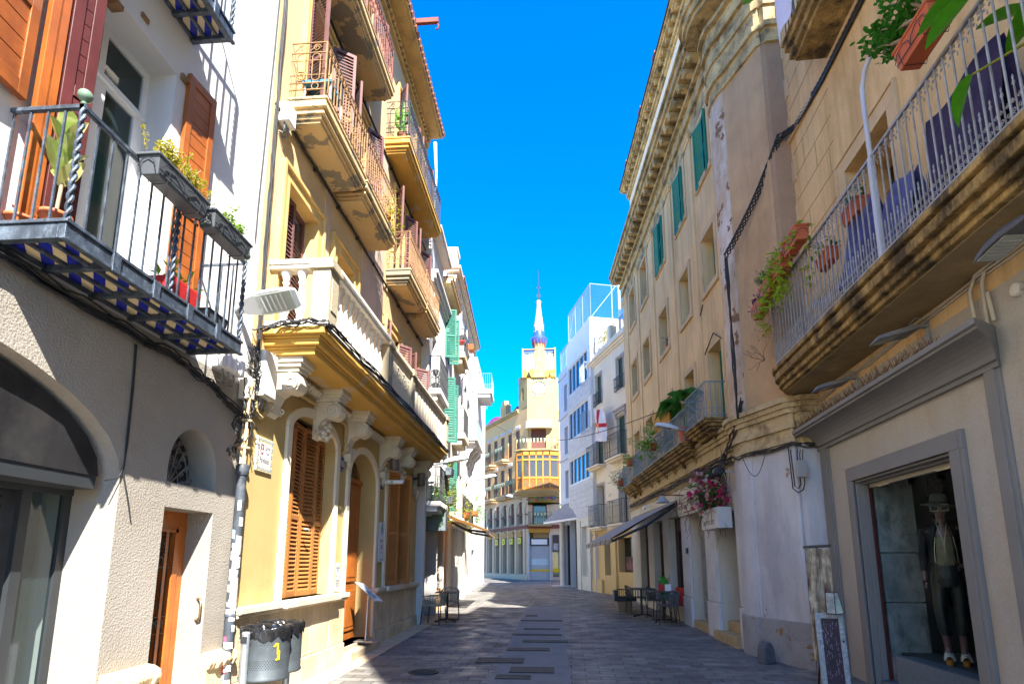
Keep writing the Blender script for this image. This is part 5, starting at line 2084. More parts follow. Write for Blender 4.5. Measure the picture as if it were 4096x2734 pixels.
def cloth(name, label, loc, w, h, mat, rz=0, folds=5, amp=.05, depth=.25, seed=1, flare=.0):
    """hanging cloth thrown over a line: two sides with vertical folds"""
    rc = random.Random(seed)
    ph = [rc.uniform(0, 6) for _ in range(4)]
    nx, nz = 26, 16
    mb = MB()
    for side in (-1, 1):
        rows = []
        for j in range(nz + 1):
            v = j / nz
            row = []
            for i in range(nx + 1):
                u_ = i / nx - .5
                f = math.sin(u_ * folds * 2 * PI + ph[0]) * .6 + math.sin(u_ * folds * 3.7 + ph[1] + v * 2) * .4
                row.append((side * (.02 + depth * .25 * v) + amp * f * v, u_ * w * (1 + flare * v) + amp * .5 * math.sin(v * 5 + ph[2]) * v, -h * v * (1 + .12 * math.sin(u_ * 9 + ph[3])) + .04 * (1 - v) * math.sin(u_ * 7 + ph[1])))
            rows.append(row)
        k = len(mb.v)
        vs = [p for r_ in rows for p in r_]
        fs = [(j * (nx + 1) + i, j * (nx + 1) + i + 1, (j + 1) * (nx + 1) + i + 1, (j + 1) * (nx + 1) + i) for j in range(nz) for i in range(nx)]
        mb.add(vs, fs, True)
    o = mb.build(name, mat, None, recalc=False)
    o.location = loc
    o.rotation_euler = (0, 0, rz)
    return tag(o, label, 'cloth')


cloth('hanging_cloth', 'dark navy purple cloth hung to dry behind the long railing, right of the pole', wr(.42, 4.42, 5.50), .95, .85, fabric_pu, -A1, 4, .05, .4, 3)
cloth('hanging_cloth', 'faded blue cloth draped over a chair behind the pole', wr(.40, 5.45, 5.32), .55, .75, fabric_bl, -A1, 3, .06, .5, 4, .2)
cloth('hanging_cloth', 'navy and pale blue cloth draped behind the railing, nearest the vine', wr(.44, 6.15, 5.46), .62, .9, M('navy_blue_cloth', (.05, .06, .2), .9, .3, 4, .2, 30, (.25, .3, .6), .7, 2.5), -A1, 3, .06, .5, 6, .2)
t = thing('strelitzia', 'big-leaved green plant leaning out through the railing at the right edge', 'plant', wr(.35, 3.27, 4.54), -A1)
mb = MB(-1)
mb.lathe([(.13, 0), (.17, .3), (.18, .32), (.001, .3)], n=14)
mb.build('pot', terracotta, t)
ms, ml = MB(-1), MB(-1)
for (tip, dv, L, w) in (((.42, .42, 1.05), (.4, .5, -.2), .36, .17), ((.40, .40, 1.14), (.35, .75, .12), .42, .16), ((.36, .62, .56), (.3, .45, -.8), .36, .17), ((.1, .3, .75), (.3, .5, .5), .4, .17), ((.25, .0, 1.2), (.4, .2, .5), .6, .24), ((.1, .12, .8), (.1, .6, -.1), .45, .18)):
    ms.tube([(0, 0, .3), (tip[0] * .4, tip[1] * .3, .3 + (tip[2] - .3) * .7), tip], [.014, .012, .008], 6)
    big_leaf(ml, tip, dv, L, w, bend=.25, n=10, fold=.18)
ms.build('stem', leaf_y, t)
ml.build('foliage', leafmat('banana_leaf', (.05, .24, .008), (.12, .36, .015), .3), t)
t = thing('banner_cloth', 'white and pink flag hanging on the upper balcony at the top edge', 'flag', wr(.6, 7.1, 10.0), -A1)
mb = MB(-1)
mb.strip([(.02 + .02 * math.sin(i), -.4 + i * .1, 0) for i in range(9)], [(.05 + .03 * math.sin(i * 1.4), -.4 + i * .1, -.95) for i in range(9)], True)
mb.build('cloth', M('lilac_white_cloth', (.70, .66, .74), .9, .05, 3), t)
mb = MB(-1)
mb.strip([(.03, -.4 - .1 * i / 3, 0) for i in range(4)], [(.05, -.4 - .1 * i / 3, -.35) for i in range(4)], True)
mb.build('pink_edge', M('pink_cloth', (.6, .06, .14), .9), t)
t = thing('leafy_plant', 'broad green leaf over the upper balcony railing', 'plant', wr(.45, 7.3, 9.06), -A1)
ml = MB(-1)
big_leaf(ml, (.2, .1, 1.05), (.5, .5, .1), .5, .3, bend=.2, n=8)
big_leaf(ml, (.1, -.1, 1.1), (.2, .8, .5), .5, .25, bend=.2, n=8)
ml.build('foliage', leaf_g, t)
ms = MB(-1)
ms.tube([(0, 0, 0), (.1, 0, .6), (.2, .1, 1.05)], .012, 6)
ms.build('stem', leaf_y, t)

# framed sign stand on the pavement
t = thing('sign_stand', 'ornate silver framed dark poster on an easel, beside the boutique window', 'sign', (3.40, 7.62, 0), R(-8))
mb = MB()
mb.T = Matrix.Rotation(R(-4), 4, 'X')
for (a, b, c, d) in ((-.16, -.10, 0, .93), (.10, .16, 0, .93), (-.10, .10, .86, .93), (-.10, .10, 0, .09)):
    mb.b(a, b, -.02, .02, c, d)
fr = mb.build('frame', M('silver_frame', (.44, .44, .45), .5, .2, 20, metal=.3), t, .004)
m2 = MB()
m2.T = mb.T
rs = random.Random(9)
for k in range(90):
    s_ = rs.choice((0, 1, 2, 3))
    if s_ < 2:
        p = ((-.13 if s_ else .13) + rs.uniform(-.018, .018), -.022, rs.uniform(.03, .9))
    else:
        p = (rs.uniform(-.13, .13), -.022, (.895 if s_ == 2 else .045) + rs.uniform(-.018, .018))
    scroll(m2, p, .017, .005, 'y', 1.2, rs.choice((-1, 1)), 7, rs.random() * 6)
m2.build('frame_carving', M('white_silver_carving', (.60, .60, .60), .45), fr)
m2 = MB()
m2.T = mb.T
m2.b(-.10, .10, -.006, .0, .09, .86)
m2.m = 1
for k in range(70):
    x0, z0 = rs.uniform(-.08, .08), rs.uniform(.13, .8)
    m2.b(x0 - .003, x0 + .003, -.008, -.0062, z0, z0 + rs.uniform(.008, .05))
m2.build('poster', [M('maroon_poster', (.045, .012, .03), .35, .5, 9, spec=.6), M('pale_poster_print', (.30, .22, .28), .5)], t)
mb = MB()
mb.tube([(.13, .02, .6), (.15, .32, .0)], .012, 5)
mb.tube([(-.13, .02, .6), (-.12, .32, .0)], .012, 5)
mb.build('easel_leg', wood_dk, t)
t = thing('hanging_banner', 'narrow cream and maroon fabric banner hung left of the boutique frame', 'banner', (3.42, 7.86, .3), R(-4))
mb = MB()
rows = []
for j in range(19):
    rows.append([(-.15 + i * .03, .012 * math.sin(i * 1.1 + j * .2), 1.42 - j * .078) for i in range(11)])
for a, b in zip(rows, rows[1:]):
    mb.strip(a, b, True)
bm_ = M('cream_painted_banner', (.66, .52, .33), .8, .35, 9, 0, 60, (.07, .012, .02), 1, 17, .1, cut=.44)
mb.build('cloth', bm_, t)
mb = MB()
mb.tube([(-.17, 0, 1.44), (.17, 0, 1.46)], .02, 8)
mb.tube([(.0, .02, 1.44), (.02, .04, -.3)], .014, 6)
mb.build('rail_pole', M('bronze_rail', (.16, .13, .09), .5, metal=.5), t)
for k, (x, a) in enumerate(((-.03, 4), (.07, -8))):
    t = thing('picture_card', ('pale framed print propped on top of the ornate sign frame, left', 'iridescent framed print propped on top of the ornate sign frame, right')[k], 'print', (3.40 + x, 7.52, .92), R(-8), 'prints on the sign')
    mb = MB()
    mb.T = Matrix.Rotation(R(a), 4, 'Y') @ Matrix.Rotation(R(-12), 4, 'X')
    mb.b(-.055, .055, 0, .012, 0, .27)
    f_ = mb.build('frame', M('dark_frame_%d' % k, (.07, .06, .06), .4), t)
    m2 = MB()
    m2.T = mb.T
    m2.b(-.045, .045, -.003, 0, .012, .258)
    m2.build('print', M('print_%d' % k, (.55, .50, .40), .5, .3, 12, 0, 60, ((.25, .08, .06), (.1, .5, .3))[k], .8, 9), t)

# mannequin
MX = thing('mannequin', 'dark shop mannequin in grey hat, black jacket and jewelled sunglasses behind the boutique glass', 'mannequin', (4.47, 7.03, .43), R(-30))


def loft(mb, rings, n=18, cap=True):
    vs, fs = [], []
    for (x, y, z, rx, ry) in rings:
        for k in range(n):
            a = 2 * PI * k / n
            vs.append((x + rx * math.cos(a), y + ry * math.sin(a), z))
    for i in range(len(rings) - 1):
        for k in range(n):
            fs.append((i * n + k, i * n + (k + 1) % n, (i + 1) * n + (k + 1) % n, (i + 1) * n + k))
    mb.add(vs, fs, True)
    if cap:
        mb.add(vs[:n], [tuple(range(n))])
        mb.add(vs[-n:], [tuple(range(n))])


def skinned(name, verts, edges, radii, mat, parent, root=0, sub=2):
    me = bpy.data.meshes.new(name)
    me.from_pydata(verts, edges, [])
    o = bpy.data.objects.new(name, me)
    COL.objects.link(o)
    o.parent = parent
    sk = o.modifiers.new('skin', 'SKIN')
    sk.use_smooth_shade = True
    for i, r_ in enumerate(radii):
        v = me.skin_vertices[0].data[i]
        v.radius = r_ if isinstance(r_, tuple) else (r_, r_)
        v.use_root = (i == root)
    s_ = o.modifiers.new('sub', 'SUBSURF')
    s_.levels = s_.render_levels = sub
    me.materials.append(mat)
    return o


skin_m = M('bronze_mannequin_skin', (.16, .075, .07), .3, .08, 6, spec=.6)
bv = [(0, 0, .94), (0, .0, 1.08), (0, 0, 1.24), (0, 0, 1.40), (0, .005, 1.53), (0, -.0, 1.60), (0, -.012, 1.655), (0, -.02, 1.71), (0, -.01, 1.78),
      (.09, 0, .88), (.075, -.01, .50), (.065, .015, .14), (.07, -.08, .075),
      (-.09, 0, .88), (-.10, -.01, .50), (-.075, .015, .14), (-.085, -.08, .075),
      (.165, .0, 1.475), (.255, .04, 1.24), (.165, -.06, 1.085), (.13, -.10, 1.075),
      (-.165, .0, 1.475), (-.205, .02, 1.21), (-.215, -.03, .985), (-.215, -.05, .90)]
be = [(0, 1), (1, 2), (2, 3), (3, 4), (4, 5), (5, 6), (6, 7), (7, 8), (0, 9), (9, 10), (10, 11), (11, 12), (0, 13), (13, 14), (14, 15), (15, 16), (3, 17), (17, 18), (18, 19), (19, 20), (3, 21), (21, 22), (22, 23), (23, 24)]
br_ = [(.13, .10), (.10, .085), (.12, .09), (.13, .09), (.05, .05), (.043, .045), (.05, .062), (.066, .082), (.062, .075), .075, .05, .034, .03, .075, .05, .034, .03, .052, .036, .026, .022, .052, .036, .026, .022]
skinned('body', bv, be, br_, skin_m, MX)
for (root_, fin) in (((.13, -.10, 1.075), [((.02, -.012, .03), .0085), ((-.01, -.03, .02), .009), ((-.022, -.032, .0), .009), ((-.026, -.028, -.02), .0085), ((-.02, -.018, -.036), .008)]),
                     ((-.215, -.05, .90), [((.012, -.03, -.02), .0085), ((.004, -.02, -.05), .009), ((0, -.006, -.055), .009), ((-.002, .008, -.052), .0085), ((0, .02, -.043), .008)])):
    vs_, es_, rs_ = [root_], [], [.022]
    for d, r_ in fin:
        k = len(vs_)
        for f in (.55, 1.05, 1.5):
            vs_.append((root_[0] + d[0] * f, root_[1] + d[1] * f - (.004 if f > 1 else 0), root_[2] + d[2] * f))
            rs_.append(r_)
        es_ += [(0, k), (k, k + 1), (k + 1, k + 2)]
    skinned('hand', vs_, es_, rs_, skin_m, MX, 0, 1)
# face
mb = MB()
mb.add([(-.010, -.095, 1.70), (.010, -.095, 1.70), (0, -.118, 1.685), (-.013, -.098, 1.682), (.013, -.098, 1.682), (0, -.1, 1.735)], [(0, 2, 3), (1, 4, 2), (0, 5, 2), (1, 2, 5), (3, 2, 4)])
mb.lathe([(.001, -.02), (.007, -.01), (.008, 0), (.007, .01), (.001, .02)], (0, -.094, 1.655), 8, 'x')
mb.lathe([(.001, -.016), (.007, -.008), (.008, 0), (.007, .008), (.001, .016)], (0, -.092, 1.645), 8, 'x')
mb.build('face', skin_m, MX)
mb = MB()
for s_ in (-1, 1):
    mb.b(.01 * s_ if s_ > 0 else -.082, .082 if s_ > 0 else -.01, -.112, -.106, 1.70, 1.765)
sg = mb.build('sunglasses', M('dark_lens', (.01, .01, .012), .3, spec=.2), MX)
mb = MB()
for s_ in (-1, 1):
    for k in range(9):
        x = s_ * (.012 + k * .0085)
        for z in (1.697, 1.768):
            mb.ball((x, -.113, z), .0052, 6)
    for k in range(6):
        for x in (.011, .083):
            mb.ball((s_ * x, -.113, 1.703 + k * .012), .0052, 6)
    mb.tube([(s_ * .083, -.11, 1.745), (s_ * .078, 0, 1.745)], .004, 4)
mb.build('glasses_rim', M('pearl_gold', (.62, .55, .38), .3, metal=.4), sg)
mb = MB()
mb.T = Matrix.Translation((0, -.005, 1.785)) @ Matrix.Rotation(R(8), 4, 'X') @ Matrix.Rotation(R(6), 4, 'Y')
prof = [(.175, -.022), (.172, -.012), (.12, .0), (.088, .008), (.085, .07), (.075, .105), (.05, .118), (.02, .108), (.001, .105)]
mb.lathe(prof, n=28)
mb.lathe([(.175, -.022), (.12, -.008), (.08, -.002), (.001, 0)], n=28)
hat = mb.build('hat', M('grey_felt', (.085, .09, .088), .95, .1, 10, .2, 80), MX)
m2 = MB()
m2.T = mb.T
m2.lathe([(.0885, .008), (.09, .012), (.088, .038), (.086, .04)], n=28)
m2.build('hat_band', M('black_ribbon', (.015, .015, .015), .6), hat)
mb = MB()
loft(mb, [(0, -.012, 1.08, .125, .10), (0, -.018, 1.2, .115, .095), (0, -.024, 1.32, .125, .095), (0, -.022, 1.40, .11, .085)], 20)
mb.build('blouse', M('satin_beige_blouse', (.20, .165, .105), .35, .15, 14, .2, 30), MX)
lea = M('black_leather', (.012, .012, .013), .5, .2, 12, .25, 35, spec=.25)
mb = MB()
for s_ in (-1, 1):
    # jacket halves: open front
    rows = []
    for (z, rx, ry, gap) in ((1.10, .165, .118, .8), (1.22, .155, .115, .75), (1.34, .17, .118, .62), (1.44, .185, .11, .5), (1.52, .13, .08, .4), (1.565, .06, .062, .35)):
        row = []
        for i in range(13):
            a = -PI / 2 + s_ * (gap * .75 + (PI - gap * .75) * i / 12)
            row.append((rx * math.cos(a), ry * math.sin(a) + .005, z))
        rows.append(row)
    for a, b in zip(rows, rows[1:]):
        mb.strip(a, b, True)
    # lapel
    mb.add([(s_ * .06, -.10, 1.54), (s_ * .15, -.09, 1.47), (s_ * .10, -.125, 1.38), (s_ * .085, -.115, 1.24), (s_ * .075, -.112, 1.4)], [(0, 1, 2, 4), (4, 2, 3)])
loft(mb, [(-.165, 0, 1.50, .05, .055), (-.185, .01, 1.36, .052, .055), (-.207, .02, 1.21, .048, .052), (-.214, -.02, 1.02, .036, .04)], 12)
arm = [(.16, .0, 1.50), (.215, .025, 1.36), (.262, .04, 1.235), (.215, -.01, 1.15), (.172, -.055, 1.09)]
mb.tube(arm, [.055, .052, .048, .042, .036], 12)
jk = mb.build('jacket', lea, MX, recalc=False)
mb = MB()
mb.tube([(-.10, -.122, 1.12), (-.095, -.122, 1.26), (-.075, -.12, 1.4)], .0022, 4)
mb.tube([(.11, -.12, 1.11), (.105, -.122, 1.26), (.09, -.122, 1.4)], .0022, 4)
mb.tube([(-.05, -.08, 1.56), (-.02, -.118, 1.42), (.0, -.125, 1.30), (.0, -.13, 1.22)], .002, 4)
mb.tube([(.05, -.08, 1.56), (.02, -.118, 1.42), (.0, -.125, 1.30)], .002, 4)
mb.build('zip_and_chain', M('pale_metal', (.6, .52, .36), .3, metal=.8), jk)
mb = MB()
loft(mb, [(0, 0, 1.13, .128, .105), (0, 0, 1.06, .14, .115), (0, 0, .98, .16, .125), (0, 0, .90, .165, .125), (0, 0, .84, .13, .11)], 20)
for s_, kx, ax in ((1, .08, .07), (-1, .10, .08)):
    loft(mb, [(s_ * .082, 0, .92, .085, .10), (s_ * .083, 0, .80, .08, .09), (s_ * (kx + .003), -.005, .62, .066, .07), (s_ * kx, -.01, .5, .06, .064), (s_ * (kx + ax) / 2, .0, .40, .062, .066), (s_ * ax, .01, .33, .056, .058), (s_ * ax, .01, .31, .05, .052)], 16)
tr = mb.build('trousers', M('charcoal_satin_trousers', (.02, .019, .018), .4, .35, 16, .5, 22, spec=.5), MX)
mb = MB()
mb.tube([(-.01, -.118, 1.12), (-.03, -.13, .98), (-.025, -.13, .93)], .004, 4)
mb.tube([(.01, -.118, 1.12), (.04, -.13, .92), (.045, -.13, .86)], .004, 4)
mb.build('drawstring', M('black_cord', (.02, .02, .02), .7), tr)
for s_, ax in ((1, .07), (-1, .08)):
    mb = MB()
    mb.extr('z', [(s_ * ax + .042 * math.cos(a) * (1 if math.sin(a) < 0 else .8), -.05 + .11 * math.sin(a)) for a in [2 * PI * i / 16 for i in range(16)]], 0, .055)
    sd = mb.build('sandal', M('cork_wedge_%d' % (s_ + 1), (.42, .16, .03), .7), MX, .006)
    mb = MB()
    for yy, z, r_ in ((-.12, .085, .043), (-.085, .105, .046), (-.02, .125, .042)):
        mb.tube([(s_ * ax + r_ * math.cos(PI * i / 8), yy, .05 + (z - .035) * math.sin(PI * i / 8)) for i in range(9)], .011, 6)
    mb.build('strap', M('silver_strap_%d' % (s_ + 1), (.5, .5, .48), .35, metal=.5), sd)
# carved mirror frame behind the mannequin
t = thing('mirror_frame', 'black carved baroque mirror frame behind the mannequin', 'mirror', (5.35, 7.82, 1.6), R(0))
mb = MB()
rs = random.Random(17)
for seg in (((-.42, 0, -.6), (-.42, 0, 1.05)), ((-.42, 0, 1.0), (.5, 0, 1.0))):
    a, b = Vector(seg[0]), Vector(seg[1])
    mb.tube([a, b], .06, 8)
    for k in range(46):
        p = a.lerp(b, rs.random()) + Vector((rs.uniform(-.09, .09), -.05, rs.uniform(-.09, .09)))
        scroll(mb, p, rs.uniform(.03, .06), .014, 'y', 1.3, rs.choice((-1, 1)), 9, rs.random() * 6)
mb.build('carving', M('black_lacquer', (.012, .012, .013), .25, .1, 9, spec=.6), t)
# ------------------------------------------------------------------ beige corner palace (right, middle)
A2 = R(-3.15)
R2 = thing('corner_palace', 'tall beige house with rounded flaking corner pilaster, bracketed cornice and green shutters', 'house', (3.4, 11, 0), -A2)
BP = lambda: MB(-1, 11)


def wp(o, u, z):
    s, c = math.sin(A2), math.cos(A2)
    return (3.4 + (u - 11) * s - o * c, 11 + (u - 11) * c + o * s, z)


COLS = [(11.15, 11.95), (13.0, 13.75), (15.05, 15.95), (17.25, 18.15), (19.2, 20.1)]
mb = BP()
ops = []
for a, b in COLS:
    ops += [(a, b, 4.15, 5.95), (a, b, 7.3, 8.5), (a, b, 9.85, 11.2)]
wall(mb, 10.7, 21.35, 4.0, 12.0, ops, depth=.3)
mb.b(-9, -.62, 9.8, 21.34, -.4, 13.0)
mb.q((0, 21.35, -.4), (-9, 21.35, -.4), (-9, 21.35, 13), (0, 21.35, 13))
mb.b(-9, -1.1, 8.95, 9.8, -.4, 13.0)
mb.build('upper_wall', beige_wall, R2)
mb = BP()
mb.q((-.25, 12.4, 12.9), (-9, 12.4, 12.9), (-9, 12.4, 15.9), (-.25, 12.4, 15.9))
mb.q((-.25, 20.6, 12.9), (-9, 20.6, 12.9), (-9, 20.6, 15.9), (-.25, 20.6, 15.9))
wall(mb, 12.4, 20.6, 12.9, 15.9, [(a, b, 13.5, 14.8) for a, b in ((13.6, 14.55), (16.05, 16.95), (18.4, 19.3))], -.25, .3)
mb.b(-9, -.85, 12.41, 20.59, 12.9, 15.9)
mb.build('attic_wall', M('pale_attic_plaster', (.74, .66, .54), .9, .08, .9, .15, 40, (.60, .52, .42), .4, .9), R2)
mb = BP()
for a, b in ((13.6, 14.55), (16.05, 16.95), (18.4, 19.3)):
    frame(mb, a, b, 13.5, 14.8, .15, -.25, -.22)
for z0, z1, e in ((15.45, 15.55, .06), (15.55, 15.68, .12), (15.82, 15.9, .28), (15.9, 15.97, .34)):
    mb.b(-.6, -.25 + e, 12.4 - e * .6, 20.6 + e * .6, z0, z1)
y = 12.5
while y < 20.6:
    mb.b(-.25, -.02, y, y + .12, 15.68, 15.82)
    y += .34
at = mb.build('attic_cornice', corn_stone, R2, .008)
mb = BP()
mb.b(-9, .12, 12.2, 20.75, 15.97, 16.03)
mb.build('roof_edge', M('dark_roof_edge', (.05, .045, .04), .9), at)
mb = BP()
for y in (14.9, 17.0, 19.6):
    mb.b(.02, -.25, y, y + .25, 16.0, 16.35)
    mb.b(.05, -.28, y - .04, y + .29, 16.35, 16.42)
mb.build('chimney', brown_trim, at)
mb = BP()
for a, b in COLS:
    for c, d in ((4.15, 5.95), (7.3, 8.5), (9.85, 11.2)):
        frame(mb, a, b, c, d, .13, 0, .03, sill=c > 5)
mb.build('window_surround', beige_trim, R2, .006)
mb = BP()
for a, b in ((10.78, 10.95), (12.3, 12.6), (14.15, 14.55), (16.35, 16.75), (18.55, 18.85), (20.5, 21.35)):
    mb.b(0, .04, a, b, 4.2, 11.3)
    mb.b(0, .07, a - .04, b + .04, 11.3, 11.5)
    mb.b(0, .09, a - .06, b + .06, 11.42, 11.5)
mb.build('pilaster', beige_wall, R2, .006)
mb = BP()
for a, b in COLS:
    for c, d in ((4.15, 5.95), (7.3, 8.5), (9.85, 11.2)):
        mb.b(-.33, -.3, a, b, c, d)
for a, b in ((13.6, 14.55), (16.05, 16.95), (18.4, 19.3)):
    mb.b(-.58, -.55, a, b, 13.5, 14.8)
mb.build('window', glass_dk, R2)


def shp(y, o, ang, w, z, h):
    m = BP()
    leaf_shutter(m, (o, y, z), R(ang), w, h, st=.05, n=26)
    m.build('shutter', shutter_gr, R2)


for (a, b), k in zip(COLS[:3], range(3)):
    shp(b - .02, .06, -100 + k * 4, .44, 9.75, 1.45)
    shp(a + .02, .06, 102 - k * 3, .42, 9.75, 1.45)
for a, b in COLS:
    shp(b, -.26, -90, .45, 7.3, 1.2)
    if a < 12 or a > 16:
        shp(b, -.24, -90, .45, 4.2, 1.75)
        shp(a, -.24, 90, .42, 4.2, 1.75)
for a in (13.6, 16.05):
    shp(a + .95, -.3, -90, .45, 13.5, 1.3)
# plan of the rounded corner
P0 = [(0, 10.78), (.06, 10.74), (.11, 10.66), (.135, 10.52), (.14, 10.38), (.125, 10.25), (.10, 10.15), (.07, 10.08), (.065, 10.05), (.04, 10.04), (.04, 10.0), (-.225, 9.10), (-.26, 9.07), (-.31, 9.10), (-.34, 9.0), (-1.1, 8.93)]


def plan(e, full=False, i0=0, i1=None):
    pts = P0[i0:i1]
    if full:
        pts = [(0, 21.35)] + pts
    out = []
    for i, p in enumerate(pts):
        a = Vector(pts[max(0, i - 1)])
        c = Vector(pts[min(len(pts) - 1, i + 1)])
        d = (c - a).normalized()
        nrm = Vector((-d.y, d.x))
        # travelling toward -y the outside lies at +o
        if nrm.x < -.0001 and abs(nrm.x) > abs(nrm.y):
            nrm = -nrm
        if abs(nrm.y) >= abs(nrm.x) and nrm.y > 0:
            nrm = -nrm
        out.append((p[0] + nrm.x * e, p[1] + nrm.y * e))
    if full:
        out[0] = (e, 21.35 + e * .5)
    return out


def zone(mb, z0, z1, e, full=False):
    o = plan(e, full)
    mb.extr('z', o + [(-1.3, 8.93), (-1.3, 21.35 if full else 10.78)], z0, z1)


mb = BP()
zone(mb, -.4, .66, .045)
mb.build('corner_base', spatter, R2, .012)
mb = BP()
zone(mb, .66, 3.36, 0)
mb.build('corner_column', grey_white, R2)
mb = BP()
for z0, z1, e in ((3.36, 3.46, .03), (3.46, 3.62, .0), (3.62, 3.7, .05), (3.7, 3.86, .02), (3.86, 3.94, .07), (3.94, 4.02, .11), (4.02, 4.10, .16), (4.10, 4.15, .05)):
    zone(mb, z0, z1, e, True)
mb.build('ground_cornice', M('worn_cream_cornice', (.64, .50, .28), .95, .15, 3, .5, 30, (.12, .08, .04), .85, 3, 1, cut=.46, fine=.2), R2, .012)
mb = BP()
o = P0[:9]
mb.extr('z', o + [(-.6, 10.05), (-.6, 10.78)], 4.15, 10.6)
mb.build('corner_shaft', flaky, R2)
mb = BP()
mb.extr('z', [(.06, 10.045), (.03, 10.0), (-.235, 9.09), (-.27, 9.07), (-.8, 9.3), (-.8, 10.05)], 4.15, 10.6)
mb.build('corner_panel', M('brown_corner_panel', (.56, .37, .20), .95, .12, 1.3, .3, 45, (.34, .20, .11), .7, 1.2, .4, streak=.45, streakcol=(.34, .2, .11), fine=.15), R2)
mb = BP()
mb.extr('z', [(-.275, 9.08), (-.33, 9.02), (-1.1, 8.93), (-1.1, 9.6), (-.8, 9.6)], 4.15, 10.6)
mb.build('corner_recess', rough_br, R2)
mb = BP()
for z0, z1, e in ((10.6, 10.72, .04), (10.72, 10.9, .02), (10.9, 11.0, .08), (11.0, 11.35, .03)):
    zone(mb, z0, z1, e)
for z0, z1, e in ((11.5, 11.75, .03), (11.75, 11.85, .10), (11.85, 12.1, .07), (12.1, 12.2, .16), (12.35, 12.45, .4), (12.45, 12.62, .46), (12.62, 12.7, .52)):
    zone(mb, z0, z1, e, True)
zone(mb, 11.35, 11.5, .07, False)
mb.b(0, .03, 10.7, 21.35, 11.35, 11.5)
co = mb.build('main_cornice', corn_stone, R2, .012)
mb = BP()
y = 10.9
while y < 21.4:
    mb.extr('y', [(.16, 12.2), (.30, 12.22), (.38, 12.28), (.40, 12.35), (.1, 12.35), (.1, 12.15)], y, y + .15)
    mb.lathe([(.055, y - .01), (.055, y + .16)], (.33, 0, 12.27), 10, 'y')
    y += .42
for px, py in ((.02, 9.6), (-.12, 9.15), (-.5, 8.85), (-.85, 8.8)):
    mb.b(px, px + .17, py - .26, py, 12.2, 12.35)
    mb.ball((px + .1, py - .2, 12.24), .07, 8)
mb.build('cornice_bracket', corn_stone, co, .008)
mb = BP()
for a, b in ((13.2, 13.45), (15.3, 15.6), (17.5, 17.8), (19.4, 19.7)):
    pass
mb.b(-.32, -.05, 9.95, 10.5, 12.7, 13.9)
zone2 = [(.05, 10.6), (.05, 10.2), (-.02, 10.0), (-.22, 9.4), (-.5, 9.4), (-.5, 10.6)]
mb.extr('z', zone2, 12.7, 13.75)
mb.b(-.40, -.2, 10.6, 12.4, 12.7, 13.5)
mb.b(-.8, -.35, 9.2, 9.45, 12.7, 12.82)
mb.b(-.8, -.35, 9.2, 9.45, 13.5, 13.65)
for k in range(2):
    mb.lathe([(r_, 12.82 + h_) for r_, h_ in ((.06, 0), (.06, .05), (.03, .08), (.07, .2), (.075, .3), (.03, .45), (.05, .5), (.03, .55), (.06, .62), (.06, .68))], (-.48 - k * .22, 9.32, 0), 12)
mb.build('roof_parapet', M('white_parapet_stone', (.72, .66, .56), .95, .1, 3, .3, 40, (.38, .32, .25), .5, 3), co, .01)  # off-white stone with random darker stains
# ground floor with shops
GO = [(11.02, 12.10, -.4, 2.5, 0, .55), (12.85, 13.98, -.4, 2.72, 0, .3), (14.75, 16.15, .55, 2.72, 0, .25), (16.75, 17.95, -.4, 2.72, 0, .3), (18.7, 19.95, .3, 2.72, 0, .25)]
mb = BP()
wall(mb, 10.7, 21.35, -.4, 3.4, GO)
mb.build('ground_floor_wall', M('cream_white_shopfront', (.66, .60, .50), .9, .08, 1, .15, 40, (.45, .38, .28), .4, 1.5), R2)
mb = BP()
for a, b in ((10.66, 10.99), (12.13, 12.82), (14.02, 14.66)):
    mb.b(0, .05, a, b, .75, 2.85)
    mb.b(0, .075, a - .01, b + .01, -.3, .74)
    mb.b(0, .06, a + .08, b - .08, 1.0, 2.0)
mb.build('shop_pier', M('white_grey_pier_paint', (.62, .62, .63), .85, .07, 1.5, .2, 20, (.42, .42, .42), .4, 2), R2, .012)
mb = BP()
lat = []
mb.b(-.54, -.50, 11.02, 11.06, .5, 2.5)
for k in range(-8, 22):
    for s_ in (-1, 1):
        z = .6 + k * .14
        a, b = (11.06, z), (12.0, z + s_ * .94 * 1.5)
        pts = []
        for i in range(13):
            f = i / 12
            yy, zz = a[0] + (b[0] - a[0]) * f, a[1] + (b[1] - a[1]) * f
            if .55 < zz < 2.48:
                pts.append((-.48, yy, zz))
        if len(pts) > 1:
            mb.tube(pts, .008, 4)
mb.build('lattice_gate', iron_bk, R2)
mb = BP()
mb.b(-.55, -.53, 11.02, 12.1, .3, 2.5)
mb.b(-.29, -.27, 14.75, 16.15, .55, 2.72)
mb.b(-.32, -.30, 16.75, 17.95, .1, 2.72)
mb.b(-.29, -.27, 18.7, 19.95, .3, 2.72)
mb.build('shop_window', glassmat('bright_shop_glass', (.05, .06, .06), .03, .6), R2)
mb = BP()
for a, b, c, d in ((14.75, 16.15, .55, 2.72), (16.75, 17.95, .1, 2.72), (18.7, 19.95, .3, 2.72)):
    mb.b(-.27, -.2, a, a + .07, c, d)
    mb.b(-.27, -.2, b - .07, b, c, d)
    mb.b(-.27, -.22, a, b, d - .35, d)
    mb.b(-.27, -.22, a, b, c, c + .06)
mb.build('shop_window_frame', M('brown_shop_frame', (.13, .075, .05), .5, .15, 5), R2)
mb = BP()
for i in range(42):
    z = .3 + i * .058
    mb.b(-.22, -.20, 12.9, 13.95, z, z + .022)
    for j in range(15):
        mb.b(-.22, -.205, 12.9 + j * .072, 12.9 + j * .072 + .032, z + .022, z + .058)
gr = mb.build('perforated_shutter', M('beige_grey_shutter', (.42, .41, .38), .5, .1, 5, metal=.3), R2)
mb = BP()
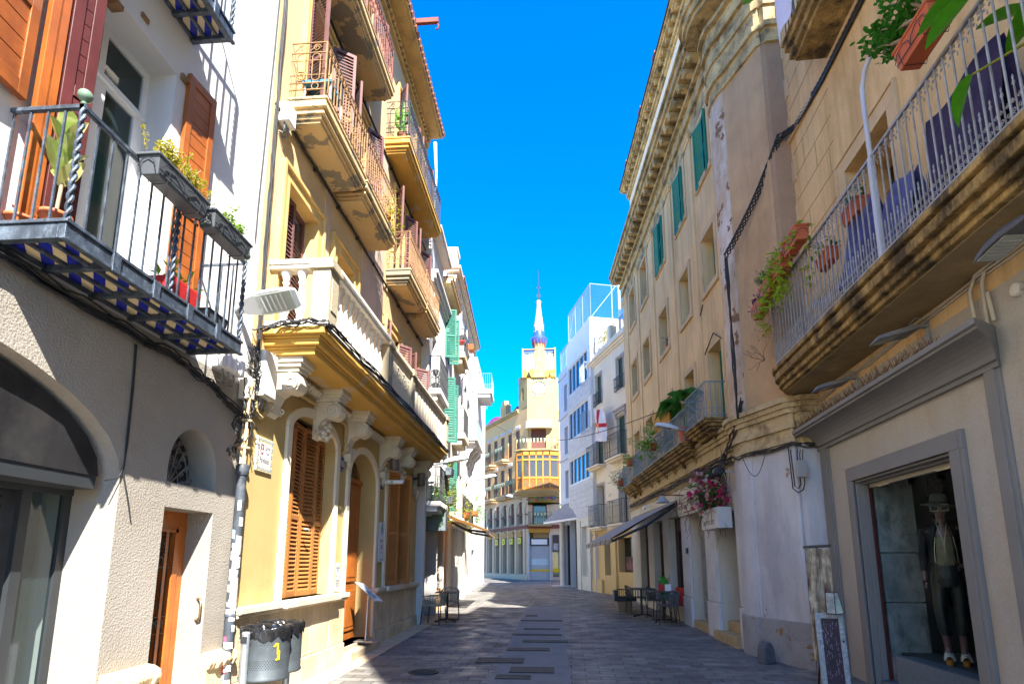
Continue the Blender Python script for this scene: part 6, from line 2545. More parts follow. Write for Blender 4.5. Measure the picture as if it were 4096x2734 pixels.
mb.b(-.29, -.28, 12.86, 13.97, .2, 2.72)
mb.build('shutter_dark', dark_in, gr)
mb = BP()
mb.b(-.5, .16, 10.98, 12.25, -.3, .22)
mb.b(-.5, -.08, 11.02, 12.08, .22, .42)
mb.b(-.3, .04, 12.85, 13.98, -.3, .24)
mb.build('door_step', M('worn_ochre_step', (.50, .36, .18), .9, .15, 4, .3, 30, (.16, .06, .03), .6, 4), R2, .012)
mb = BP()
mb.b(-.42, -.4, 11.85, 11.98, 1.55, 1.68)
mb.build('brass_plate', M('brass_plate', (.5, .28, .04), .35, metal=.8), R2)
mb = BP()
mb.b(.05, .09, 14.1, 14.2, 1.75, 1.88)
mb.build('door_bell', iron_bk, R2)


def balcony_p(y0, y1, zb, o):
    m = BP()
    for z0, z1, e in ((0, .07, -.22), (.07, .13, -.12), (.13, .19, -.06), (.19, .24, 0), (.24, .28, .03)):
        m.b(0, o + e, y0 - e, y1 + e, zb + z0, zb + z1)
    n_ = int((y1 - y0) / .9)
    for i in range(n_):
        y = y0 + .4 + i * .9
        m.extr('y', [(0, zb + .1), (o - .15, zb + .08), (o - .3, zb - .02), (0, zb - .16)], y, y + .14)
    s_ = m.build('balcony', mossy, R2, .012)
    m = BP()
    railing(m, [(.02, y0 + .02), (o - .03, y0 + .02), (o - .03, y1 - .02), (.02, y1 - .02)], zb + .28, zb + 1.0, .095, .008, .016, zb + .33)
    m.tube([(o - .03, y0, zb + .52), (o - .03, y1, zb + .52)], .008, 4)
    for k in range(4):
        ring(m, (o * .15 + o * .22 * k, y0 + .02, zb + .42), .06, .006, 'y', 8)
    m.build('railing', iron_cy, s_)


balcony_p(11.05, 12.5, 4.02, .45)
balcony_p(12.7, 18.8, 3.90, .42)
balcony_p(18.9, 20.7, 3.82, .42)

# things on the palace
t = thing('shop_awning', 'long striped grey awning on folding arms over the cafe windows', 'awning', wp(0, 17.7, 3.05), -A2)
mb = MB(-1)
y0, y1 = -2.9, 2.9
nx = 24
for i in range(nx):
    a, b = y0 + (y1 - y0) * i / nx, y0 + (y1 - y0) * (i + 1) / nx
    mb.m = 0 if i % 4 else 1
    for (o0, z0), (o1, z1) in zip(((.06, .02), (.6, -.25), (1.2, -.58), (1.75, -.9)), ((.6, -.25), (1.2, -.58), (1.75, -.9), (1.77, -1.03))):
        mb.add([(o0, a, z0), (o1, a, z1), (o1, b, z1), (o0, b, z0), (o0, a, z0 - .012), (o1, a, z1 - .012), (o1, b, z1 - .012), (o0, b, z0 - .012)],
               [(0, 1, 2, 3), (4, 5, 6, 7), (0, 1, 5, 4), (3, 2, 6, 7)])
mb.build('canvas', [canvas_gy, M('brown_stripe_canvas', (.24, .18, .15), .9)], t)
mb = MB(-1)
mb.b(1.68, 1.76, y0, y1, -1.0, -.93)
mb.b(0, .1, y0, y1, -.05, .04)
for y in (y0 + .06, 0, y1 - .1):
    mb.tube([(.06, y, -.06), (.9, y - .25 * (1 if y < 0 else -1), -.6), (1.7, y, -.97)], .035, 6)
mb.build('awning_arm', M('black_awning_arm', (.03, .028, .03), .5), t)
t = thing('shop_sign', 'cream shop sign with small brown emblem over the perforated shutter', 'shop sign', wp(.06, 13.7, 2.86), -A2)
mb = MB(-1)
mb.b(0, .07, -.85, .85, -.22, .2)
mb.b(.07, .085, -.85, .85, .17, .2)
mb.build('board', M('cream_sign', (.62, .55, .42), .8, .06, 3), t, .006)
mb = MB(-1)
mb.b(.07, .076, .42, .74, -.06, .12)
mb.b(.07, .076, -.7, .36, -.16, -.135)
mb.m = 1
mb.b(.076, .08, .5, .68, -.05, .06)
mb.b(.07, .078, .45, .75, -.17, -.12)
mb.build('emblem', [brown_trim, cream_t], t)
text('lettering', 'Tilla', .16, ink, t, (-.079, .2, -.03), RIGHT_TEXT, .001)
text('lettering', 'Li', .09, ink, t, (-.083, .59, .01), RIGHT_TEXT, .001)
t = thing('box_sign', 'white box sign under the big hanging flower basket', 'shop sign', wp(.2, 11.6, 2.36), -A2)
mb = MB(-1)
mb.b(-.15, .12, -.5, .5, -.18, .22)
mb.build('box', M('white_sign_box', (.56, .56, .55), .5, .05, 3), t, .008)
text('lettering', 'secret art', .17, M('sign_grey_ink', (.16, .15, .14), .6), t, (-.125, .05, -.04), RIGHT_TEXT, .001, shear=.15)
t = thing('flower_basket', 'big hanging basket of magenta and pink roses with dangling brown twigs', 'flower basket', wp(.26, 11.75, 2.9), -A2)
rf = random.Random(77)


def blob(n_, sx, sy, sz):
    out = []
    while len(out) < n_:
        v = Vector((rf.uniform(-1, 1), rf.uniform(-1, 1), rf.uniform(-1, 1)))
        if .3 < v.length < 1:
            out.append(Vector((v.x * sx, v.y * sy, v.z * sz)))
    return out


def rose(m, c, r):
    ax = Vector((-1 + rf.gauss(0, .5), rf.gauss(0, .6), rf.gauss(.2, .5))).normalized()
    e = ax.cross(Vector((0, 0, 1))).normalized()
    g = e.cross(ax)
    for lay in range(3):
        n_ = 6
        rr = r * (1 - lay * .28)
        for k in range(n_):
            a = 2 * PI * k / n_ + lay * .5
            d = e * math.cos(a) + g * math.sin(a)
            d2 = e * math.cos(a + .55) + g * math.sin(a + .55)
            d3 = e * math.cos(a - .55) + g * math.sin(a - .55)
            h = ax * r * (.15 + lay * .28)
            m.add([c + h * .3, c + d3 * rr * .8 + h, c + d * rr + h * 1.15, c + d2 * rr * .8 + h], [(0, 1, 2, 3)])


mg, mp, mw, ml = MB(), MB(), MB(), MB()
for c in blob(64, .36, .66, .48):
    rose(mg, c, rf.uniform(.05, .085))
for c in blob(56, .38, .68, .5):
    rose(mp, c, rf.uniform(.035, .065))
for c in blob(34, .38, .68, .48):
    rose(mw, c, rf.uniform(.03, .05))
leaves(ml, blob(70, .34, .62, .46), .11, 460, .05, rf, 0, .5)
mg.build('magenta_rose', leaf_pk, t, recalc=False)
mp.build('pink_rose', leaf_pp, t, recalc=False)
mw.build('white_rose', leaf_w, t, recalc=False)
ml.build('foliage', leaf_d, t, recalc=False)
mb = MB()
for k in range(75):
    p = Vector((rf.uniform(-.3, .3), rf.uniform(-.6, .6), rf.uniform(-.4, .35)))
    d = Vector((rf.gauss(-.2, .6), rf.gauss(0, .7), rf.gauss(.2, .6))).normalized()
    st = [p]
    for i in range(rf.randint(5, 12)):
        d = (d + Vector((rf.gauss(0, .35), rf.gauss(0, .35), rf.gauss(-.28, .25)))).normalized()
        p = p + d * .075
        st.append(p)
    mb.tube(st, .0045, 3, smooth=False)
mb.build('twig', M('brown_twig', (.17, .09, .05), .9, .3, 20), t)
mb = MB()
mb.lathe([(.001, -.3), (.16, -.26), (.2, -.1), (.2, .0)], n=14)
mb.build('basket', M('dark_moss_basket', (.06, .045, .03), .95, .3, 12), t)
t = thing('floodlight', 'maroon floodlight above the flower basket', 'floodlight', wp(.22, 12.5, 3.42), -A2)
mb = MB(-1)
mb.T = Matrix.Rotation(R(35), 4, 'Y')
mb.b(-.05, .05, -.16, .16, -.1, .1)
mb.b(.05, .07, -.18, .18, -.12, .12)
mb.build('lamp_body', M('maroon_lamp', (.10, .03, .04), .4), t, .006)
t = thing('floodlight', 'black barrel spotlight at the rounded corner, under the worn cornice', 'floodlight', wp(.35, 10.85, 3.2), -A2)
mb = MB(-1)
mb.lathe([(.06, -.12), (.085, -.1), (.085, .05), (.07, .12), (.001, .12)], n=14, axis='y')
mb.b(-.02, .14, .12, .3, -.07, -.01)
mb.build('lamp_body', iron_bk, t)
mb = MB(-1)
mb.lathe([(.08, -.105), (.001, -.105)], n=14, axis='y')
mb.b(-.3, -.05, -.02, .02, -.02, .02)
mb.build('lamp_glass', alu, t)
t = thing('wall_lamp', 'grey dish lamp on a long arm at the near end of the awning', 'lamp', wp(.0, 14.5, 3.1), -A2)
mb = MB(-1)
mb.tube([(0, 0, .08), (.55, .05, .1)], .018, 5)
mb.build('arm', brown_trim, t)
mb = MB(-1)
mb.lathe([(.001, .1), (.05, .09), (.08, .02), (.17, -.06), (.17, -.08)], (.5, .05, -.02), 16)
mb.build('lamp_dish', grey_plastic, t)
t = thing('security_camera', 'white bullet camera on the wall above the awning', 'camera', wp(.0, 18.0, 3.25), -A2)
mb = MB(-1)
mb.tube([(.2, -.1, -.02), (.2, .18, -.06)], .05, 8)
mb.b(0, .2, -.02, .02, -.02, .02)
mb.build('housing', white_paint, t)
box_t = thing('meter_box', 'grey electric box with cables on the recessed corner wall', 'junction box', (3.76, 8.93, 2.94))
mb = MB()
mb.b(-.065, .065, -.05, .04, -.13, .13)
mb.b(-.07, .07, -.06, -.05, -.12, .11)
mb.build('casing', M('meter_grey', (.36, .36, .35), .5, .08, 6), box_t, .008)
mb = MB()
for x in (-.04, 0, .04):
    mb.tube([(x, 0, .13), (x, 0, .22), (x + .01, -.01, .3)], .008, 5)
mb.tube([(-.03, -.02, -.13), (-.03, -.02, -.24), (-.07, -.02, -.30), (-.12, -.02, -.26), (-.13, 0, .3)], .01, 5)
mb.tube([(.03, -.02, -.13), (.03, -.02, -.22), (.0, -.02, -.32), (-.08, -.02, -.36), (-.15, -.02, -.30), (-.16, 0, .35)], .01, 5)
mb.build('cable', rubber, box_t)
mb = MB()
mb.m = 0
mb.b(.03, .055, -.063, -.06, -.1, -.08)
mb.build('label', M('orange_label', (.7, .15, .02), .5), box_t)
rk = random.Random(41)
cable_run('cornice_cables', wob([wp(.12, 10.6, 3.42), wp(.10, 11.5, 3.5), wp(.10, 14, 3.5), wp(.10, 17, 3.5), wp(.12, 21, 3.5)], 7, .03, rk) + wob([wp(.18, 10.5, 3.40), wp(.1, 10.05, 3.38), wp(-.2, 9.05, 3.36), wp(-.7, 8.85, 3.34)], 6, .022, rk) +
          wob([(3.3, 10.02, 4.35), wp(.2, 10.3, 3.9), wp(.22, 10.7, 3.6), wp(.15, 11.2, 3.48)], 5, .03, rk), .013, M('brown_black_cable', (.06, .05, .04), .7, .3, 8),
          'brown and black cables draped along the worn ground floor cornice')
cable_run('loose_wires', [[wp(.30 + rk.gauss(0, .03), 10.7 + rk.gauss(0, .1), 3.5 - .8 * t_ + .1 * math.sin(t_ * 7 + k)) for t_ in [i / 10 for i in range(11)]] for k in range(6)] +
          [[(3.2 + .25 * f, 9.9 - .5 * f, 3.36 - .42 * math.sin(PI * f)) for f in [i / 14 for i in range(15)]]], .006, rubber, 'loose black wires hanging round the corner spotlight')
cable_run('thin_wall_wire', [[wp(.02, 12.1, 7.1), wp(.02, 12.35, 6.9), wp(.02, 12.4, 6.0), wp(.02, 12.35, 5.2), wp(.3, 12.3, 4.9)], [wp(.04, 11.05, 5.9), wp(.04, 11.5, 6.2), wp(.04, 12.1, 5.95)]], .012, rubber, 'thin black wire down the beige wall from a second floor sill', 'wire')
cable_run('street_wire', [[Vector((-3.3, 30, 8.9)).lerp(Vector(wp(.3, 14.2, 5.35)), f) + Vector((0, 0, -.9 * math.sin(PI * f))) for f in [i / 24 for i in range(25)]]], .012, rubber, 'thin black wire strung across the street in front of the clock tower', 'wire')
road_lamp('white street lamp hung at the joint between two blue grey balconies', wp(.52, 12.72, 4.42), PI - A2, R(12), .85, .5)
t = thing('palm', 'potted palm with arching fronds on the long blue grey balcony', 'potted plant', wp(.28, 12.95, 4.18), -A2)
mb = MB(-1)
mb.lathe([(.14, 0), (.19, .3), (.2, .33), (.001, .3)], n=14)
mb.build('pot', terracotta, t)
ms, ml = MB(-1), MB(-1)
for k in range(5):
    ms.tube([(rk.uniform(-.05, .05), rk.uniform(-.05, .05), .3), (rk.uniform(-.06, .06), rk.uniform(-.06, .06), .9)], [.02, .014], 6)
for k, (a, L, lift) in enumerate(((95, 1.7, 1.25), (75, 1.65, 1.55), (118, 1.5, .85), (-90, .9, 1.2), (30, .9, 1.1), (160, .9, 1.0), (-40, .7, 1.3))):
    a = R(a)
    h = Vector((math.cos(a) * .55, math.sin(a), 0))
    st = []
    for i in range(15):
        f = i / 14
        st.append(Vector((0, 0, .8)) + h * L * f + Vector((0, 0, lift * f - 1.15 * lift * f * f * .75)))
    ms.tube(st, [.012 - .008 * i / 14 for i in range(15)], 4)
    for i in range(3, 15):
        d = (st[i] - st[i - 1]).normalized()
        sd = d.cross(Vector((0, 0, 1))).normalized()
        for f2 in (0, .33, .66):
            for s_ in (-1, 1):
                p = st[i - 1].lerp(st[i], f2)
                v = (d * .75 + sd * s_ * .8 + Vector((0, 0, -.35))).normalized()
                LL = .34 * (1 - abs(i / 14 - .5) * 1.0)
                w_ = v.cross(Vector((0, 0, 1))).normalized() * .011
                ml.add([p - w_, p + w_, p + v * LL * .6 + w_ * .8 + Vector((0, 0, -.02)), p + v * LL + Vector((0, 0, -.09)), p + v * LL * .6 - w_ * .8 + Vector((0, 0, -.02))], [(0, 1, 2, 3, 4)])
ms.build('frond_stem', leaf_y, t)
ml.build('frond', leafmat('palm_leaf', (.03, .17, .02), (.10, .28, .03)), t, recalc=False)
for lab, u, z, n_, sx, sy, sz, m_ in (('bushy bright green plant spilling over the middle of the long blue grey balcony', 15.5, 4.72, 900, .16, .42, .42, leaf_g), ('small pot plant at the far end of the long blue grey balcony', 18.85, 4.85, 260, .12, .2, .2, leaf_g), ('white flowering plant hanging from the last blue grey balcony', 20.8, 4.45, 300, .14, .2, .3, leaf_d)):
    t = thing('balcony_plant', lab, 'potted plant', wp(.45, u, z - .2), -A2)
    m1, m2 = MB(-1), MB(-1)
    m1.taper((0, 0, 0), (.09, .14), (.11, .17), .18)
    m1.build('pot', terracotta, t, .006)
    bl_ = [Vector((rk.gauss(.05, sx), rk.gauss(0, sy * .6), rk.gauss(.18, sz * .6))) for _ in range(40)]
    leaves(m2, bl_, .085, n_, .05, rk, .2, .5)
    m2.build('foliage', m_, t, recalc=False)
    if 'white' in lab:
        m3 = MB(-1)
        leaves(m3, [(0, y_ * .1, .42) for y_ in (-2, -1, 0, 1, 2)], .06, 120, .05, rk, -.3, .7)
        m3.build('flowers', leaf_w, t, recalc=False)
mb = MB(-1)
mb.lathe([(.08, 0), (.11, .12), (.12, .14), (.001, .12)], n=12)
t = mb.build('flower_pot', terracotta)
t.location = wp(-.1, 15.4, 7.31)
t.rotation_euler = (0, 0, -A2)
tag(t, 'small red pot plant on a second floor window sill of the beige house', 'potted plant')
m2 = MB(-1)
leaves(m2, [(0, 0, .2), (0, .05, .3), (.05, -.05, .25)], .08, 90, .05, rk)
m2.build('foliage', leaf_p, t, recalc=False)
t = thing('balcony_screen', 'orange cloth windbreak on the long blue grey balcony', 'screen', wp(.33, 14.9, 5.0), -A2)
mb = MB(-1)
for i in range(12):
    y = -.85 + i * .142
    mb.add([(.012 * math.sin(i), y, -.1), (.012 * math.sin(i + 1), y + .142, -.1), (.012 * math.sin(i + 1), y + .142, .55), (.012 * math.sin(i), y, .55), (.02, y, -.1), (.02, y + .142, -.1), (.02, y + .142, .55), (.02, y, .55)],
           [(0, 1, 2, 3), (4, 5, 6, 7)])
mb.build('cloth', M('orange_canvas', (.60, .28, .04), .9, .1, 4), t)
t = thing('pavement_stone', 'dark rounded guard stone leaning against the column base', 'guard stone', (3.26, 9.58, 0), R(20))
mb = MB()
vs = [(-.11, 0), (.11, 0), (.10, .22), (.06, .31), (0, .34), (-.06, .31), (-.10, .22)]
mb.extr('y', vs, -.09, .09)
mb.build('stone', M('dark_guard_stone', (.12, .12, .13), .9, .2, 6, .5, 30), t, .03)


def cafe_chair(label, x, y, rz, mat, group, proto=None, slats=True):
    z = gz(y)
    if proto:
        return dup(proto, (x, y, z), rz, label)
    t = thing('cafe_chair', label, 'chair', (x, y, z), rz, group)
    w = .24
    mb = MB()
    mb.b(-w, w, -.22, .22, .43, .455)
    mb.build('seat', mat[0], t, .006)
    mb = MB()
    fr_ = [(-w, -.22, .66), (-w, .15, .68), (-w * .8, .26, .74), (0, .30, .78), (w * .8, .26, .74), (w, .15, .68), (w, -.22, .66)]
    lo_ = [(-w, -.2, .45), (-w, .15, .45), (-w * .8, .22, .45), (0, .24, .45), (w * .8, .22, .45), (w, .15, .45), (w, -.2, .45)]
    mb.tube(fr_, .013, 6)
    for a, b in zip(range(6), range(1, 7)):
        for i in range(5):
            f = i / 5
            p, q = Vector(fr_[a]).lerp(Vector(fr_[b]), f), Vector(lo_[a]).lerp(Vector(lo_[b]), f)
            mb.tube([q, p], .009, 4)
    mb.build('backrest', mat[0], t)
    for sx, sy in ((-1, -1), (1, -1), (-1, 1), (1, 1)):
        mb = MB()
        mb.tube([(sx * w * .92, sy * .2, .44), (sx * w * 1.02, sy * .24, 0)], .014, 6)
        mb.build('leg', mat[1], t)
    return t


def cafe_table(label, x, y, group, h=.74, r=.34):
    t = thing('cafe_table', label, 'table', (x, y, gz(y)), 0, group)
    mb = MB()
    mb.b(-r, r, -r, r, h - .03, h)
    mb.build('table_top', M('table_top_%d' % len(MATS), (.11, .09, .08), .45, .2, 6), t, .006)
    mb = MB()
    mb.tube([(0, 0, .03), (0, 0, h - .03)], .03, 8)
    mb.build('table_leg', iron_bk, t)
    for sx, sy in ((1, 1), (-1, 1), (1, -1), (-1, -1)):
        mb = MB()
        mb.tube([(0, 0, .05), (sx * .26, sy * .26, .012)], .018, 5)
        mb.build('table_foot', iron_bk, t)
    return t


G2 = 'dark cafe chairs under the grey awning'
dk = (M('dark_grey_rope', (.10, .10, .10), .7, .2, 20), iron_bk)
c1 = cafe_chair('dark woven cafe chair nearest the viewer under the grey awning', 2.68, 14.4, R(-90), dk, G2)
cafe_chair('dark woven cafe chair behind the laid table by the shop window', 2.75, 16.0, R(60), dk, G2, c1)
cafe_chair('dark woven cafe chair farthest back, near the black bench', 2.3, 17.0, R(100), dk, G2, c1)
cafe_table('small dark cafe table with red menus in front of the shop window', 2.72, 15.15, 'cafe tables under the grey awning')
cafe_table('small dark cafe table near the black bench', 2.35, 16.3, 'cafe tables under the grey awning')
for k, (dx, dy, c_, lab) in enumerate(((0, .05, red, 'red folded menu standing on the cafe table'), (.14, -.1, white_paint, 'white napkin holder standing on the cafe table'))):
    mb = MB()
    mb.extr('x', [(-.05, 0), (.05, 0), (0, .16)], -.07, .07)
    o = mb.build(('menu_card', 'napkin_holder')[k], c_)
    o.location = (2.70 + dx, 15.15 + dy, gz(15.15) + .745)
    tag(o, lab, ('menu', 'napkin holder')[k])
t = thing('folded_chair', 'red chair seat folded against the laid cafe table', 'chair', (2.92, 14.85, gz(15)), R(-70))
mb = MB()
mb.T = Matrix.Rotation(R(-15), 4, 'X')
mb.b(-.2, .2, -.015, .015, .42, .86)
mb.build('backrest', M('red_fabric', (.5, .03, .02), .8, .1, 8), t, .008)
mb = MB()
mb.b(-.2, .2, -.2, .2, .4, .43)
mb.build('seat', M('red_seat', (.45, .03, .02), .8), t)
for sx, sy in ((-1, -1), (1, -1), (-1, 1), (1, 1)):
    mb = MB()
    mb.tube([(sx * .18, sy * .18, 0), (sx * .18, sy * .18, .41)], .012, 5)
    mb.build('leg', iron_bk, t)
t = thing('black_bench', 'low black planter bench at the far edge of the cafe terrace', 'bench', (2.05, 17.6, gz(17.6)), R(0))
mb = MB()
mb.b(-.32, .32, -.25, .25, .30, .42)
mb.build('seat', M('black_bench_wood', (.02, .02, .022), .5), t, .008)
mb = MB()
mb.b(-.32, -.2, -.25, .25, .42, .60)
for i in range(9):
    mb.b(-.18 + i * .055, -.165 + i * .055, .2, .24, .42, .62)
mb.b(-.2, .32, .2, .24, .6, .63)
mb.build('backrest', iron_bk, t)
mb = MB()
mb.b(-.2, .2, -.18, .18, 0, .3)
mb.build('base', M('tan_base', (.30, .20, .11), .8), t)
t = thing('backpack', 'bright green backpack standing by the cafe window', 'bag', wp(.05, 16.45, .56), -A2)
mb = MB(-1)
mb.extr('x', [(-.2, 0), (.2, 0), (.22, .3), (.15, .55), (0, .62), (-.15, .55), (-.22, .3)], 0, .16)
mb.build('bag', M('green_nylon', (.03, .33, .02), .6, .1, 6), t, .05)
mb = MB(-1)
mb.tube([(.17, -.1, .05), (.22, -.1, .3), (.17, -.08, .5)], .015, 5)
mb.build('strap', iron_bk, t)
# ------------------------------------------------------------------ cream house with flag (right, beyond the side lane)
A3 = R(-17)
R3 = thing('cream_house', 'cream white house with dark green shutters and small black iron balconies', 'house', (2.5, 24.2, 0), -A3)
B3 = lambda: MB(-1, 0)


def w3(o, u, z):
    s, c = math.sin(A3), math.cos(A3)
    return (2.5 + u * s - o * c, 24.2 + u * c + o * s, z)


Y0, Y1 = -2.2, 2.5
mb = B3()
OP3 = [(.95, 1.6, 8.6, 9.95), (-1.45, -.8, 8.6, 9.95), (.95, 1.7, 5.75, 7.45), (-1.45, -.7, 5.75, 7.45), (1.0, 1.75, 3.1, 4.9), (-1.4, -.65, 3.1, 4.9)]
wall(mb, Y0, Y1, 2.9, 10.75, OP3, depth=.25)
mb.b(-7, -.6, Y0 + .01, Y1 - .01, 0, 10.74)
mb.q((0, Y0, 0), (-7, Y0, 0), (-7, Y0, 10.75), (0, Y0, 10.75))
mb.q((0, Y1, 0), (-7, Y1, 0), (-7, Y1, 10.75), (0, Y1, 10.75))
mb.q((0, Y0, 10.75), (-7, Y0, 10.75), (-7, Y1, 10.75), (0, Y1, 10.75))
mb.build('upper_wall', cream_white, R3)
mb = B3()
wall(mb, Y0, Y1, -.2, 2.9, [(-1.9, -.35, 1.15, 2.5, 0, .3), (.5, 1.15, 1.0, 2.55, 0, .35)])
mb.b(0, .07, -.2, .12, -.1, 2.7)
mb.b(0, .07, 2.1, 2.4, -.1, 2.7)
mb.b(0, .1, -.24, .16, -.1, 1.0)
mb.b(0, .1, 1.3, 2.44, -.1, .8)
mb.b(0, .06, Y0, Y1, 2.78, 2.9)
mb.build('ground_floor_wall', yellow_low, R3)
mb = B3()
for z0, z1, e in ((10.5, 10.58, .08), (10.58, 10.68, .14), (10.68, 10.75, .22), (10.75, 11.1, .02)):
    mb.b(-.3, e, Y0, Y1, z0, z1)
for y in (-2.1, -.2, 2.2):
    mb.b(-.3, .04, y, y + .25, 11.1, 11.75)
mb.build('parapet', cream_white, R3, .006)
mb = B3()
for a, b in ((-1.85, -.2), (.05, 2.2)):
    railing(mb, [(-.05, a), (-.05, b)], 11.1, 11.7, .09, .007, .014, 11.15)
mb.build('roof_railing', iron_bk, R3)
mb = B3()
for a, b, c, d in OP3:
    frame(mb, a, b, c, d, .1, 0, .025)
for a, b in ((.95, 1.7), (-1.45, -.7)):
    mb.b(0, .12, a - .2, b + .2, 7.72, 7.8)
    mb.b(0, .09, a - .15, b + .15, 7.6, 7.72)
    for y in (a - .12, b + .04):
        mb.extr('y', [(0, 7.6), (.1, 7.6), (.06, 7.4), (0, 7.3)], y, y + .08)
mb.build('window_surround', M('grey_lilac_surround', (.42, .37, .34), .9, .08, 3), R3, .005)
for k, (a, b, c, d) in enumerate(OP3):
    m = B3()
    if k < 4:
        leaf_shutter(m, (-.1, b, c), R(-90), b - a, d - c, st=.05, n=22)
        m.build('shutter', shutter_dk, R3)
    else:
        m.b(-.26, -.24, a, b, c, d)
        m.build('window', glass_dk, R3)
mb = B3()
mb.b(-.3, -.28, -1.9, -.35, 1.15, 2.5)
mb.b(-.35, -.33, .5, 1.15, 1.0, 2.55)
mb.m = 1
mb.b(-.28, -.2, -1.75, -.6, 1.2, 1.75)
mb.m = 2
for k in range(8):
    mb.b(-.2, -.19, -1.7 + k * .13, -1.6 + k * .13, 1.25, 1.5 + .06 * (k % 3))
mb.build('shop_window', [glass_dk, M('shelf_dark', (.10, .05, .05), .7), M('shop_goods', (.30, .10, .10), .6, .6, 8, stain=(.1, .3, .35), sa=.8, ss=9)], R3)


def iron_balcony(parent, B, y0, y1, z, o, h, slabm, railm=iron_bk, th=.16, sp=.1):
    m = B()
    m.b(0, o - .1, y0 + .08, y1 - .08, z - th, z - th * .5)
    m.b(0, o, y0, y1, z - th * .5, z)
    s_ = m.build('balcony', slabm, parent, .01)
    m = B()
    railing(m, [(.02, y0 + .02), (o - .03, y0 + .02), (o - .03, y1 - .02), (.02, y1 - .02)], z, z + h, sp, .009, .014, z + .06)
    m.tube([(o - .03, y0, z + h * .3), (o - .03, y1, z + h * .3)], .008, 4)
    m.tube([(o - .03, y0, z + h * .75), (o - .03, y1, z + h * .75)], .007, 4)
    m.build('railing', railm, s_)
    return s_


for a, b, z, h in ((.7, 2.2, 5.75, .95), (-1.75, -.05, 5.75, .95), (.75, 2.1, 3.05, .95), (-1.65, -.15, 3.05, .95)):
    iron_balcony(R3, B3, a, b, z, .38, h, cream_white)
for a, b in ((.9, 1.7), (-1.5, -.7)):
    m = B3()
    railing(m, [(.02, a), (.12, a), (.12, b), (.02, b)], 8.5, 9.1, .07, .008, .014, 8.55)
    for k in range(8):
        ring(m, (.12, a + .05 + k * .1, 8.7), .04, .006, 'x', 8)
    m.build('window_guard', iron_bk, R3)
t = thing('flag', 'white flag with red cross and yellow castle hung from the cream house', 'flag', w3(.42, .35, 8.05), -A3)
mb = MB(-1)
nx, ny = 16, 16


def fpt(i, j):
    u_, v = i / nx - .5, j / ny
    return (.10 * math.sin(u_ * 7 + v * 3) * (1 - v * .3), u_ * 1.25 - .1 * v, -v * 1.45 + .28 * u_ + .1 * abs(u_))


for i in range(nx):
    for j in range(ny):
        red_ = 7 <= i < 9 or 7 <= j < 9
        mb.m = 1 if red_ else 0
        if 7 <= i < 9 and 7 <= j < 10:
            mb.m = 2
        mb.add([fpt(i, j), fpt(i + 1, j), fpt(i + 1, j + 1), fpt(i, j + 1)], [(0, 1, 2, 3)], True)
mb.build('cloth', [M('white_flag_cloth', (.78, .76, .76), .9), M('red_flag_cloth', (.62, .03, .06), .9), M('yellow_castle_cloth', (.72, .45, .03), .9)], t, recalc=False)
t = thing('roof_plants', 'potted plants on the roof terrace of the cream house', 'potted plant', w3(-.6, 1.2, 10.75), -A3)
mb = MB(-1)
for y in (0, .45):
    mb.lathe([(.14, 0), (.19, .3), (.2, .34), (.001, .3)], (0, y, .3), 12)
mb.build('pot', terracotta, t)
mb = MB(-1)
rp = random.Random(51)
leaves(mb, [Vector((rp.gauss(0, .15), rp.gauss(.2, .45), rp.gauss(1.1, .3))) for _ in range(40)], .13, 520, .09, rp, 0, .35)
mb.build('foliage', leaf_y, t, recalc=False)

# ------------------------------------------------------------------ modern block with blue windows
A4 = R(-15)
R4 = thing('modern_block', 'pale modern block with bands of blue reflecting windows', 'apartment block', (1.14, 28.5, 0), -A4)
B4 = lambda: MB(-1, 0)
mb = B4()
YA, YB = -2.6, 1.28
bands = [(10.15, 11.65), (7.75, 9.2), (5.4, 6.7)]
wall(mb, YA, YB, 3.6, 13.05, [(-2.1, 1.15, c, d) for c, d in bands], depth=.12)
mb.b(-8, -.35, YA + .01, YB - .01, 0, 13)
mb.q((0, YA, 0), (-8, YA, 0), (-8, YA, 13.05), (0, YA, 13.05))
mb.q((0, YB, 0), (-8, YB, 0), (-8, YB, 13.05), (0, YB, 13.05))
mb.q((0, YA, 13.05), (-8, YA, 13.05), (-8, YB, 13.05), (0, YB, 13.05))
mb.build('upper_wall', modern_w, R4)
mb = B4()
for z0, z1 in ((9.25, 10.1), (6.75, 7.7), (3.62, 5.35)):
    nz_ = int((z1 - z0) / .24)
    for i in range(nz_):
        z = z0 + (z1 - z0) * i / nz_
        y = YA + .02 - (i % 2) * .3
        while y < YB:
            a, b = max(y, YA + .02), min(y + .58, YB - .02)
            if b - a > .05:
                mb.b(0, .02 + rp.uniform(0, .003), a, b, z, z + (z1 - z0) / nz_ - .012)
            y += .6
mb.build('stone_cladding', M('pale_stone_tile', (.60, .60, .60), .8, .12, 6, .1, 40), R4)
mb = B4()
wall(mb, YA, 0.1, -.2, 3.6, [(-1.6, -.7, .9, 3.2, 0, .2), (-2.5, -1.9, 0, 3.2, 0, .2)])
mb.b(-.25, -.2, -1.6, -.7, .9, 3.2)
mb.b(0, .05, -.6, -.05, -.1, 3.5)
mb.build('ground_floor_wall', M('cream_pier', (.68, .64, .54), .85, .06, 1.5), R4)
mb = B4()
mb.b(-.34, -.3, .12, 1.26, .2, 3.55)  # black board puts the shade of the entrance into colour
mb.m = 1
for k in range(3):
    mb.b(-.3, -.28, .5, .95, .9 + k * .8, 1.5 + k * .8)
mb.build('dark_doorway', [dark_in, M('grey_poster', (.30, .22, .22), .5, .6, 9, stain=(.4, .08, .08), sa=.9, ss=7)], R4)
